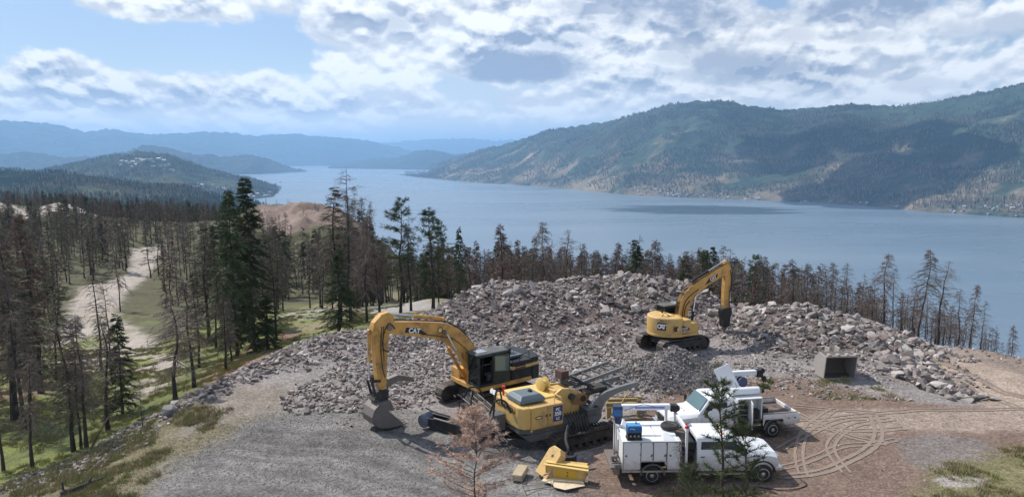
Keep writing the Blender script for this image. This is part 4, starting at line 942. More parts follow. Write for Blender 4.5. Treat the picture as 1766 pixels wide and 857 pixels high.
# ------------------------------------------------------------------ machine building kit
class MB:
    def __init__(s): s.v = []; s.f = []; s.mi = []
    def add(s, vs, fs, mi=0):
        o = len(s.v); s.v += [tuple(p) for p in vs]; s.f += [tuple(i + o for i in f) for f in fs]; s.mi += [mi] * len(fs); return s
    def box(s, x0, x1, y0, y1, z0, z1, mi=0, M=None):
        vs = [Vector((x, y, z)) for z in (z0, z1) for y in (y0, y1) for x in (x0, x1)]
        if M is not None: vs = [M @ p for p in vs]
        return s.add(vs, [(0, 2, 3, 1), (4, 5, 7, 6), (0, 1, 5, 4), (2, 6, 7, 3), (0, 4, 6, 2), (1, 3, 7, 5)], mi)
    def beam(s, a, b, w, h, mi=0, up=(0, 0, 1)):
        a, b = Vector(a), Vector(b); d = b - a; x = d.normalized(); y = Vector(up).cross(x)
        y = Vector((0, 1, 0)) if y.length < 1e-4 else y.normalized(); z = x.cross(y)
        M = Matrix(((x.x, y.x, z.x, a.x), (x.y, y.y, z.y, a.y), (x.z, y.z, z.z, a.z), (0, 0, 0, 1)))
        return s.box(0, d.length, -w / 2, w / 2, -h / 2, h / 2, mi, M)
    def prism(s, prof, y0, y1, mi=0, y0b=None, y1b=None):
        """profile in XZ pushed along Y"""
        n = len(prof); vs = [(x, y0, z) for x, z in prof] + [(x, y1, z) for x, z in prof]
        a = sum(prof[i][0] * prof[(i + 1) % n][1] - prof[(i + 1) % n][0] * prof[i][1] for i in range(n))
        f = [tuple(range(n)), tuple(range(2 * n - 1, n - 1, -1))] + [(i, i + n, (i + 1) % n + n, (i + 1) % n) for i in range(n)]
        if a < 0: f = [tuple(reversed(q)) for q in f]
        return s.add(vs, f, mi)
    def slab(s, prof, z0, z1, mi=0):
        """profile in XY pushed along Z"""
        n = len(prof); vs = [(x, y, z0) for x, y in prof] + [(x, y, z1) for x, y in prof]
        a = sum(prof[i][0] * prof[(i + 1) % n][1] - prof[(i + 1) % n][0] * prof[i][1] for i in range(n))
        f = [tuple(range(n - 1, -1, -1)), tuple(range(n, 2 * n))] + [(i, (i + 1) % n, (i + 1) % n + n, i + n) for i in range(n)]
        if a < 0: f = [tuple(reversed(q)) for q in f]
        return s.add(vs, f, mi)
    def loft(s, rings, mi=0, cap=True):
        n = len(rings[0]); o = []
        for r in rings: o += list(r)
        f = []
        for k in range(len(rings) - 1):
            for i in range(n): f.append((k * n + i, k * n + (i + 1) % n, (k + 1) * n + (i + 1) % n, (k + 1) * n + i))
        if cap: f += [tuple(range(n - 1, -1, -1)), tuple((len(rings) - 1) * n + i for i in range(n))]
        return s.add(o, f, mi)
    def cyl(s, a, b, r0, r1=None, n=14, mi=0):
        r1 = r0 if r1 is None else r1; a, b = Vector(a), Vector(b); x = (b - a).normalized()
        u = x.cross(Vector((0, 0, 1))); u = x.cross(Vector((0, 1, 0))) if u.length < 1e-3 else u; u.normalize(); v = x.cross(u)
        rg = lambda c, r: [c + (u * math.cos(2 * math.pi * i / n) + v * math.sin(2 * math.pi * i / n)) * r for i in range(n)]
        return s.loft([rg(a, r0), rg(b, r1)], mi)
    def lathe(s, a, axis, prof, n=18, mi=0):
        """prof: (offset along axis, radius)"""
        a = Vector(a); x = Vector(axis).normalized(); u = x.cross(Vector((0, 0, 1))); u = x.cross(Vector((0, 1, 0))) if u.length < 1e-3 else u; u.normalize(); v = x.cross(u)
        return s.loft([[a + x * t + (u * math.cos(2 * math.pi * i / n) + v * math.sin(2 * math.pi * i / n)) * r for i in range(n)] for t, r in prof], mi)
    def tube(s, pts, r, n=6, mi=0):
        P = [Vector(p) for p in pts]; rings = []
        for i, p in enumerate(P):
            t = (P[min(i + 1, len(P) - 1)] - P[max(i - 1, 0)]).normalized(); u = t.cross(Vector((.13, .21, 1))).normalized(); v = t.cross(u)
            rings.append([p + (u * math.cos(2 * math.pi * k / n) + v * math.sin(2 * math.pi * k / n)) * r for k in range(n)])
        return s.loft(rings, mi)
    def build(s, name, mat, parent=None, smooth=False, bevel=0.0, loc=None, rot=None):
        me = bpy.data.meshes.new(name); me.from_pydata([tuple(p) for p in s.v], [], s.f)
        for m in (mat if isinstance(mat, (list, tuple)) else [mat]): me.materials.append(m)
        me.polygons.foreach_set('material_index', s.mi); me.update()
        if smooth: me.shade_smooth(); me.set_sharp_from_angle(angle=R(35))
        o = link(name, me, parent, loc, rot)
        if bevel:
            b = o.modifiers.new('bevel', 'BEVEL'); b.width = bevel; b.segments = 2; b.limit_method = 'ANGLE'; b.angle_limit = R(40); b.harden_normals = False
        return o
def smooth_path(pts, n=6):
    P = [Vector(p) for p in pts]; out = []
    for i in range(len(P) - 1):
        a, b, c, d = P[max(i - 1, 0)], P[i], P[i + 1], P[min(i + 2, len(P) - 1)]
        for k in range(n):
            t = k / n; out.append(.5 * ((2 * b) + (c - a) * t + (2 * a - 5 * b + 4 * c - d) * t * t + (3 * b - a - 3 * c + d) * t ** 3))
    return out + [P[-1]]
def writing(body, size, mat, parent, M, name='lettering', shear=0.0, extrude=.003, bold=0.0, sx=1.0):
    cu = bpy.data.curves.new(name, 'FONT'); cu.body = body; cu.size = size; cu.align_x = 'CENTER'; cu.align_y = 'CENTER'; cu.extrude = extrude; cu.shear = shear; cu.offset = bold
    t = bpy.data.objects.new('t', cu); me = bpy.data.meshes.new_from_object(t); bpy.data.objects.remove(t); me.materials.clear(); me.materials.append(mat)
    me.transform(Matrix.Diagonal((sx, 1, 1, 1)))
    me.transform(M); return link(name, me, parent)
def face_m(origin, right, up):
    r = Vector(right).normalized(); u = Vector(up); u = (u - r * u.dot(r)).normalized(); n = r.cross(u); o = Vector(origin)
    return Matrix(((r.x, u.x, n.x, o.x), (r.y, u.y, n.y, o.y), (r.z, u.z, n.z, o.z), (0, 0, 0, 1)))

DUST = (.27, .235, .20)
Y1 = material('yellow_paint', (.62, .335, .08), .55, 0, .08, 2, dirt=(.17, .11, .065), dirt_amt=.56, dirt_scale=1.3)
Y2 = material('bright_yellow_paint', (.60, .385, .125), .5, 0, .07, 2, dirt=(.25, .18, .12), dirt_amt=.46, dirt_scale=1.1)
Y3 = material('faded_yellow_paint', (.70, .50, .16), .6, 0, .08, 2, dirt=(.32, .24, .16), dirt_amt=.34, dirt_scale=1.0)
BLK = material('black_steel', (.018, .018, .019), .5, .2, .3, 3, dirt=(.10, .085, .075), dirt_amt=.30, dirt_scale=1.5)
RUB = material('rubber', (.020, .020, .020), .75, 0, .3, 5, dirt=(.13, .11, .09), dirt_amt=.35, dirt_scale=2)
TRK = material('track_steel', (.10, .085, .075), .6, .5, .3, 5, dirt=(.24, .20, .17), dirt_amt=.55, dirt_scale=1.7)
FRM = material('dark_frame', (.035, .032, .030), .7, .1, .3, 3, dirt=(.15, .12, .10), dirt_amt=.45, dirt_scale=1.2)
GRY = material('grey_paint', (.18, .185, .178), .6, .05, .12, 2, dirt=(.14, .11, .085), dirt_amt=.4, dirt_scale=1.0)
DGR = material('dark_grey_paint', (.085, .09, .09), .6, .05, .2, 2, dirt=(.20, .17, .14), dirt_amt=.4, dirt_scale=1.1)
HOOD = material('blue_grey_hood', (.12, .155, .17), .45, .1, .12, 2, dirt=(.28, .26, .23), dirt_amt=.35, dirt_scale=1.2)
CABM = material('dark_green_cab_paint', (.030, .040, .036), .4, .1, .2, 2, dirt=(.16, .145, .12), dirt_amt=.3, dirt_scale=1.3)
STL = material('worn_steel', (.22, .20, .185), .5, .6, .2, 3, dirt=(.16, .11, .085), dirt_amt=.5, dirt_scale=1.6)
BKT = material('bucket_steel', (.19, .165, .15), .6, .3, .2, 2, dirt=(.15, .115, .095), dirt_amt=.45, dirt_scale=1.3)
CHR = material('chrome_rod', (.75, .75, .74), .18, 1.0, .03, 2)
WHT = material('white_paint', (.76, .77, .78), .35, 0, .03, 1.5, dirt=(.50, .45, .40), dirt_amt=.22, dirt_scale=1.3, coat=.3, low=1.5)
WHT2 = material('chalky_white_paint', (.74, .74, .73), .5, 0, .04, 1.5, dirt=(.48, .42, .37), dirt_amt=.32, dirt_scale=.7, low=1.45)
RED = material('red_lens', (.55, .03, .03), .35, 0, .1, 3)
BLU = material('blue_enamel', (.02, .13, .33), .4, 0, .1, 3)
DBL = material('dark_blue_paint', (.03, .045, .11), .45, 0, .2, 3)
ALU = material('aluminium', (.62, .62, .62), .35, .9, .1, 3, dirt=(.35, .31, .27), dirt_amt=.4)
WOOD = material('weathered_timber', (.30, .24, .18), .9, 0, .3, 4, dirt=(.18, .13, .10), dirt_amt=.4)
PLATE = material('deck_plate', (.13, .09, .075), .8, .2, .25, 3, dirt=(.25, .20, .17), dirt_amt=.4)
INK = material('black_print', (.012, .012, .012), .5); PAPER = material('white_print', (.85, .85, .83), .5); NAVY = material('navy_decal', (.035, .045, .13), .45)
MAROON = material('dark_stripe', (.07, .02, .018), .5)
def glass_mat():
    m, w, bs = new_mat('window_glass'); bs.inputs['Base Color'].default_value = (.55, .66, .66, 1); bs.inputs['Roughness'].default_value = .05
    bs.inputs['Transmission Weight'].default_value = .55; bs.inputs['IOR'].default_value = 1.35; bs.inputs['Alpha'].default_value = 1
    return m
GLS = glass_mat()
GLT = material('tinted_glass', (.012, .018, .020), .06, 0, .1, 2, spec=.35); SEAT = material('seat_cloth', (.16, .15, .15), .9)
GLW = material('windscreen', (.10, .17, .18), .06, 0, .15, 1.5, spec=.9)

def stadium(L, r, n):
    """closed belt path in XZ, centred; returns list of (pos, angle)"""
    st = L - 2 * r; per = 2 * st + 2 * math.pi * r; out = []
    for k in range(n):
        s = (k + .5) / n * per
        if s < st: out.append((-st / 2 + s, 2 * r, 0))
        elif s < st + math.pi * r: a = (s - st) / r; out.append((st / 2 + math.sin(a) * r, r + math.cos(a) * r, -a))
        elif s < 2 * st + math.pi * r: out.append((st / 2 - (s - st - math.pi * r), 0, math.pi))
        else: a = (s - 2 * st - math.pi * r) / r; out.append((-st / 2 - math.sin(a) * r, r - math.cos(a) * r, math.pi - a))
    return out, per / n
def crawler(parent, y, L, r, w, n=46, side=1, x0=0.0):
    path, step = stadium(L, r, n)
    t = MB()
    for (x, z, a) in path:
        M = Matrix.Translation((x0 + x, y, z)) @ Matrix.Rotation(-a, 4, 'Y')
        t.box(-step * .46, step * .46, -w / 2, w / 2, -.028, .012, 0, M); t.box(-step * .42, -step * .22, -w / 2, w / 2, .012, .05, 0, M); t.box(step * .02, step * .14, -w / 2, w / 2, .012, .04, 0, M)
        t.box(-step * .5, step * .5, -w * .16, w * .16, -.09, -.028, 0, M)
    b = t.build('crawler_track', TRK, parent)
    f = MB(); f.prism([(x0 - L / 2 + r * 1.1, r * .62), (x0 + L / 2 - r * 1.1, r * .62), (x0 + L / 2 - r * 1.2, r * 1.55), (x0, r * 1.75), (x0 - L / 2 + r * 1.2, r * 1.55)], y - w * .28, y + w * .28)
    f.build('track_frame', FRM, b, bevel=.02)
    for xx, nm in ((x0 - L / 2 + r, 'sprocket'), (x0 + L / 2 - r, 'idler')):
        g = MB(); g.lathe((xx, y - w * .34, r), (0, 1, 0), [(0, r * .5), (.04, r * .86), (w * .68 - .04, r * .86), (w * .68, r * .5)], 20)
        g.lathe((xx, y - side * 0 - w * .40, r), (0, 1, 0), [(0, r * .34), (w * .80, r * .34)], 12); g.build(nm, FRM, b, smooth=True)
    nr = 7
    for k in range(nr):
        xx = x0 - L / 2 + r * 1.7 + (L - 3.4 * r) * k / (nr - 1); g = MB(); g.cyl((xx, y - w * .3, r * .38), (xx, y + w * .3, r * .38), r * .30, n=12); g.build('track_roller', FRM, b, smooth=True)
    return b
def ram(parent, a, b, r, name='hydraulic_cylinder', frac=.58, paint=Y1):
    a, b = Vector(a), Vector(b); c = a.lerp(b, frac); g = MB(); g.cyl(a, c, r, n=12); g.cyl(c - (b - a).normalized() * .08, c, r * 1.18, n=12)
    g.cyl(a + Vector((0, -r * 1.2, 0)), a + Vector((0, r * 1.2, 0)), r * .9, n=10)
    o = g.build(name, paint, parent, smooth=True); g = MB(); g.cyl(c, b, r * .5, n=10); g.cyl(b + Vector((0, -r * 1.2, 0)), b + Vector((0, r * 1.2, 0)), r * .75, n=10); g.build('piston_rod', CHR, o, smooth=True)
    return o
def glazed_cab(root, x0, x1, y0, y1, z0, z1, paint, open_door=True):
    """framed cab: x1 is the front, y1 the outer (door) side"""
    c = MB(); p = .09
    c.box(x0, x1, y0, y1, z0, z0 + .12)
    c.box(x0, x0 + .06, y0, y1, z0, z0 + 1.0); c.box(x0, x1, y0, y0 + .05, z0, z0 + .85)
    for (x, y) in ((x0, y0), (x0, y1 - p), (x1 - p, y0), (x1 - p, y1 - p), (x0 + (x1 - x0) * .48, y1 - p), (x0 + (x1 - x0) * .48, y0)): c.box(x, x + p, y, y + p, z0 + .1, z1 - .05)
    c.box(x0, x1, y0, y0 + p, z1 - .14, z1 - .04); c.box(x0, x1, y1 - p, y1, z1 - .14, z1 - .04); c.box(x0, x0 + p, y0, y1, z1 - .14, z1 - .04); c.box(x1 - p, x1, y0, y1, z1 - .14, z1 - .04)
    c.box(x0, x0 + (x1 - x0) * .46, y1 - .06, y1 - .01, z0 + .1, z0 + 1.0)
    cab = c.build('cab', paint, root, bevel=.015)
    r = MB(); r.slab([(x0 - .05, y0 - .03), (x1 + .10, y0 - .03), (x1 + .10, y1 + .03), (x0 - .05, y1 + .03)], z1 - .04, z1 + .05); r.build('cab_roof', DGR, cab, bevel=.03)
    r = MB(); r.box(x0 + .62 * (x1 - x0), x1 - .15, y0 + .2, y1 - .25, z1 + .052, z1 + .085); r.build('roof_hatch', ALU, cab, bevel=.01)
    def pane(vs, nm='window'):
        g = MB(); g.add(vs, [tuple(range(len(vs)))]); o = g.build(nm, GLT, cab); o.modifiers.new('thick', 'SOLIDIFY').thickness = .008
    pane([(x1 - .03, y0 + p, z0 + .15), (x1 - .03, y1 - p, z0 + .15), (x1 - .03, y1 - p, z1 - .14), (x1 - .03, y0 + p, z1 - .14)], 'windscreen')
    pane([(x0 + p, y0 + .03, z0 + .87), (x1 - p, y0 + .03, z0 + .87), (x1 - p, y0 + .03, z1 - .15), (x0 + p, y0 + .03, z1 - .15)])
    pane([(x0 + p, y1 - .04, z0 + 1.01), (x0 + (x1 - x0) * .47, y1 - .04, z0 + 1.01), (x0 + (x1 - x0) * .47, y1 - .04, z1 - .15), (x0 + p, y1 - .04, z1 - .15)])
    pane([(x0 + .03, y0 + p, z0 + 1.0), (x0 + .03, y1 - p, z0 + 1.0), (x0 + .03, y1 - p, z1 - .15), (x0 + .03, y0 + p, z1 - .15)])
    s = MB(); xm = x0 + (x1 - x0) * .42; s.box(xm - .25, xm + .25, (y0 + y1) / 2 - .25, (y0 + y1) / 2 + .25, z0 + .35, z0 + .52); s.box(xm - .30, xm - .16, (y0 + y1) / 2 - .24, (y0 + y1) / 2 + .24, z0 + .5, z0 + 1.15); s.box(xm - .15, xm + .2, (y0 + y1) / 2 - .12, (y0 + y1) / 2 + .12, z0 + .12, z0 + .36)
    s.build('operator_seat', SEAT, cab, bevel=.04)
    if open_door:       # door swung back against the body
        hx = x0 + (x1 - x0) * .50; d = MB(); w_ = (x1 - x0) * .47; M = Matrix.Translation((hx, y1 + .03, 0)) @ Matrix.Rotation(R(158), 4, 'Z')
        for q in ((0, w_, 0, .05, z0 + .12, z0 + .75), (0, .07, 0, .05, z0 + .75, z1 - .1), (w_ - .07, w_, 0, .05, z0 + .75, z1 - .1), (0, w_, 0, .05, z1 - .17, z1 - .1)): d.box(*q, 0, M)
        dd = d.build('cab_door', paint, cab, bevel=.01); g = MB(); g.box(.07, w_ - .07, .02, .03, z0 + .75, z1 - .17, 0, M); g.build('window', GLW, dd)
    return cab
def bucket(parent, pts_prof, w, mat, teeth=5, name='bucket', tooth_dir=None, lip=None):
    """open bucket: profile is the curved shell line in XZ, from hinge side to lip"""
    g = MB(); th = .05; n = len(pts_prof)
    P = [Vector((x, 0, z)) for x, z in pts_prof]; inner = []
    cen = sum(P, Vector()) / n
    for p in P: inner.append(p + (cen - p).normalized() * th)
    for a, b, c, d in zip(P[:-1], P[1:], inner[:-1], inner[1:]):
        for (q0, q1) in ((a, b),):
            vs = [(a.x, -w / 2, a.z), (b.x, -w / 2, b.z), (b.x, w / 2, b.z), (a.x, w / 2, a.z), (c.x, -w / 2, c.z), (d.x, -w / 2, d.z), (d.x, w / 2, d.z), (c.x, w / 2, c.z)]
            g.add(vs, [(0, 1, 2, 3), (7, 6, 5, 4), (0, 4, 5, 1), (2, 6, 7, 3), (0, 3, 7, 4), (1, 5, 6, 2)])
    for y in (-w / 2, w / 2 - .035): g.prism(pts_prof, y, y + .035)
    o = g.build(name, mat, parent, bevel=.008)
    a, b = P[-2], P[-1]; d = (b - a).normalized() if tooth_dir is None else Vector(tooth_dir).normalized()
    for k in range(teeth):
        y = -w / 2 + w * (k + .5) / teeth; t = MB(); t.loft([[b + Vector((0, y + s1 * .075, 0)) - d * .12 + Vector((-d.z, 0, d.x)) * s2 * .055 for s1, s2 in ((-1, -1), (1, -1), (1, 1), (-1, 1))], [b + Vector((0, y + s1 * .045, 0)) + d * .20 + Vector((-d.z, 0, d.x)) * s2 * .015 for s1, s2 in ((-1, -1), (1, -1), (1, 1), (-1, 1))]])
        t.build('tooth', STL, o)
    return o
def railing(parent, pts, h=.9, mat=None):
    g = MB(); g.tube([Vector(p) + Vector((0, 0, h)) for p in pts], .02)
    for p in pts: g.tube([Vector(p), Vector(p) + Vector((0, 0, h))], .02)
    return g.build('handrail', mat or Y1, parent)

# ------------------------------------------------------------------ near excavator with the long arm
def excavator_near():
    root = link('excavator', None, None, (-1.35, 39.55, gz(-1.35, 39.55) - .02), (0, 0, R(217.5)))
    tag(root, 'yellow tracked excavator with dark open cab, long arm stretched left and bucket on the gravel', 'excavator')
    for s in (-1, 1): crawler(root, s * 1.32, 4.65, .47, .68, 48, s, .1)
    g = MB(); g.prism([(-1.4, .45), (1.4, .45), (1.1, .85), (-1.1, .85)], -1.0, 1.0); g.cyl((0, 0, .85), (0, 0, 1.12), .75, n=24); g.build('undercarriage', FRM, root, bevel=.02)
    g = MB(); g.slab([(-2.0, -1.42), (1.55, -1.42), (1.65, -.45), (1.65, .45), (1.65, 1.42), (-2.0, 1.42)], 1.12, 1.36); g.build('upper_deck', Y1, root, bevel=.03)
    g = MB(); n = 14; pr = [(-2.02, -1.45)] + [(-2.35 - .62 * math.cos(a), 1.45 * math.sin(a)) for a in np.linspace(-1.35, 1.35, n)] + [(-2.02, 1.45)]
    g.slab(pr, 1.16, 1.95); g.build('counterweight', BLK, root, bevel=.06)
    g = MB(); g.slab([(x * .995, y * .99) for x, y in pr], 1.952, 2.12); g.build('counterweight_band', Y2, root, bevel=.02)
    g = MB(); g.slab([(x * .985, y * .98) for x, y in pr], 2.122, 2.42); g.build('rear_hood', BLK, root, bevel=.05)
    g = MB(); g.box(-2.0, -.62, .62, 1.42, 1.362, 1.93); g.box(-2.0, -.62, .62, 1.42, 2.11, 2.36); sp_ = g.build('side_panel', BLK, root, bevel=.03)
    for k in range(6): g = MB(); g.box(-1.55, -.80, 1.422, 1.44, 1.52 + k * .11, 1.58 + k * .11); g.build('vent_slat', BLK, sp_)
    g = MB(); g.box(-2.0, .9, -1.42, -.52, 1.362, 2.28); g.build('side_panel', Y1, root, bevel=.04)
    g = MB(); g.box(-2.0, -.30, -.50, .60, 1.362, 2.40); g.build('engine_cover', DGR, root, bevel=.05)
    g = MB(); g.box(-2.0, -.62, .62, 1.43, 1.932, 2.108); g.build('yellow_band', Y2, root, bevel=.02)
    g = MB(); g.box(-1.75, -.65, -.9, .9, 2.41, 2.56); hh = g.build('engine_hood', HOOD, root, bevel=.05)
    for k in range(5): g = MB(); g.box(-1.62, -.78, -.62 + k * .28, -.50 + k * .28, 2.562, 2.575); g.build('hood_grille', BLK, hh)
    g = MB(); g.cyl((-.85, -.25, 2.5), (-.85, -.25, 3.05), .075, n=12); g.tube(smooth_path([(-.85, -.25, 3.0), (-.88, -.25, 3.12), (-1.0, -.25, 3.16)], 3), .07, 8); g.build('exhaust_pipe', BLK, root, smooth=True)
    g = MB(); g.cyl((-1.2, .35, 2.55), (-1.2, .35, 2.80), .12, n=14); g.cyl((-1.2, .35, 2.80), (-1.2, .35, 2.86), .17, n=14); g.build('air_intake', BLK, root, smooth=True)
    glazed_cab(root, -.30, 1.62, .42, 1.46, 1.364, 3.12, CABM)
    railing(root, [(-1.9, 1.30, 2.42), (-1.2, 1.36, 2.32), (-.7, 1.36, 2.32)], .35, BLK)
    railing(root, [(-1.2, -1.3, 2.28), (0, -1.3, 2.28), (.8, -1.3, 2.28)], .45, BLK)
    g = MB(); g.tube([(1.6, 1.5, 2.4), (1.85, 1.72, 2.5), (1.85, 1.72, 2.3)], .015); g.box(1.80, 1.86, 1.62, 1.82, 2.25, 2.6); g.build('mirror', BLK, root)
    g = MB(); g.box(1.0, 1.5, -1.42, -.6, 1.362, 1.9); g.build('toolbox', Y1, root, bevel=.03)
    # boom
    top = [(.55, 1.62), (.62, 2.35), (.95, 3.15), (1.45, 3.85), (2.1, 4.45), (2.75, 4.78), (3.5, 4.93), (4.6, 5.12), (5.75, 5.30), (6.25, 5.32)]
    bot = [(6.42, 5.12), (6.38, 4.86), (5.9, 4.70), (4.7, 4.42), (3.6, 4.12), (2.75, 3.72), (2.1, 3.15), (1.62, 2.45), (1.20, 1.75), (.95, 1.52)]
    g = MB(); g.prism(top + bot, -.28, .28); bm_ = g.build('boom', Y1, root, bevel=.025)
    for y in (-.33, .33): g = MB(); g.cyl((.78, y - .04, 1.75), (.78, y + .04, 1.75), .2, n=16); g.cyl((6.2, y - .03, 5.1), (6.2, y + .03, 5.1), .14, n=14); g.cyl((3.0, y - .03, 4.40), (3.0, y + .03, 4.40), .13, n=14); g.build('boom_pin', STL, bm_, smooth=True)
    d = MB(); d.prism([(4.0, 4.42), (5.35, 4.72), (5.25, 4.97), (4.55, 4.83)], .281, .284); d.build('decal', INK, bm_); d = MB(); d.prism([(4.0, 4.42), (5.35, 4.72), (5.25, 4.97), (4.55, 4.83)], -.284, -.281); d.build('decal', INK, bm_)
    writing('CAT', .34, PAPER, bm_, face_m((4.78, .288, 4.72), (-1, 0, -.2), (0, 0, 1)), bold=.012)
    e = MB(); e.lathe((3.25, .282, 4.53), (0, 1, 0), [(0, .17), (.004, .17)], 20); o = e.build('round_badge', MAROON, bm_); o.scale = (1, 1, 1)
    e = MB(); e.lathe((3.25, .287, 4.53), (0, 1, 0), [(0, .12), (.003, .12)], 20); e.build('badge_centre', Y3, bm_)
    for k in range(3):
        hp = [(p[0], -.14 + k * .13, p[1] + .06 + .01 * k) for p in top[2:]]
        g = MB(); g.tube(smooth_path(hp, 3), .022); g.build('hose', BLK, bm_)
    g = MB(); g.tube(smooth_path([(1.1, .31, 2.5), (1.6, .34, 3.2), (2.4, .34, 3.9), (3.2, .33, 4.2), (4.4, .32, 4.5)], 3), .02); g.build('hose', BLK, bm_)
    ram(root, (1.35, .42, 1.55), (2.95, .42, 4.35), .095, 'boom_cylinder', .62); ram(root, (1.35, -.42, 1.55), (2.95, -.42, 4.35), .095, 'boom_cylinder', .62)
    # stick
    st = [(5.85, 5.58), (6.15, 5.86), (6.55, 5.80), (6.98, 5.42), (7.08, 5.0), (6.98, 4.0), (6.86, 2.35), (6.72, 1.98), (6.48, 1.95), (6.38, 2.25), (6.30, 3.5), (6.18, 4.6), (6.05, 5.05)]
    g = MB(); g.prism(st, -.20, .20); sk = g.build('stick', Y1, root, bevel=.02)
    for y in (-.24, .21): g = MB(); g.prism([(6.0, 5.4), (6.2, 5.86), (6.6, 5.80), (6.95, 5.3), (6.6, 4.8), (6.25, 4.9)], y, y + .03); g.build('stick_plate', Y1, sk, bevel=.01)
    g = MB(); g.tube(smooth_path([(5.9, .30, 5.0), (6.25, .38, 5.35), (6.52, .34, 4.9), (6.62, .34, 4.25), (6.45, .36, 3.95), (6.15, .34, 4.0)], 4), .028); g.build('hose', BLK, sk)
    g = MB(); g.tube(smooth_path([(6.6, .25, 5.2), (6.68, .25, 4.2), (6.62, .25, 3.2), (6.5, .27, 2.6)], 3), .022); g.tube(smooth_path([(6.5, .25, 5.2), (6.55, .25, 4.2), (6.5, .25, 3.4)], 3), .018); g.build('hose', BLK, sk)
    ram(root, (2.9, 0, 5.05), (6.02, 0, 5.72), .10, 'stick_cylinder', .55)
    ram(root, (7.18, 0, 5.05), (7.22, 0, 2.55), .085, 'bucket_cylinder', .62)
    for y in (-.26, .24): g = MB(); g.beam((7.22, y, 2.55), (6.72, y, 2.45), .04, .14); g.beam((7.22, y, 2.55), (7.02, y, 1.75), .04, .13); g.build('bucket_link', FRM, root, bevel=.01)
    # hydraulic thumb folded forward and quick coupler
    g = MB(); g.prism([(6.25, 2.45), (5.7, 2.55), (5.05, 2.35), (4.75, 2.15), (4.8, 2.0), (5.2, 2.15), (5.75, 2.22), (6.3, 2.0)], -.16, .16); g.build('bucket_thumb', STL, root, bevel=.015)
    g = MB(); g.prism([(6.3, 1.95), (6.95, 1.9), (7.15, 1.5), (6.9, 1.25), (6.35, 1.3)], -.30, .30); g.build('coupler', FRM, root, bevel=.03)
    bucket(root, [(6.95, 1.42), (7.25, 1.15), (7.40, .78), (7.32, .42), (7.02, .16), (6.5, .04), (5.9, .04), (5.62, .06)], 1.15, BKT, 5)
    g = MB(); g.prism([(6.35, 1.45), (6.95, 1.42), (7.2, 1.15), (6.7, 1.0), (6.15, .9)], -.56, .56); g.build('bucket_back', BKT, root, bevel=.02)
    return root

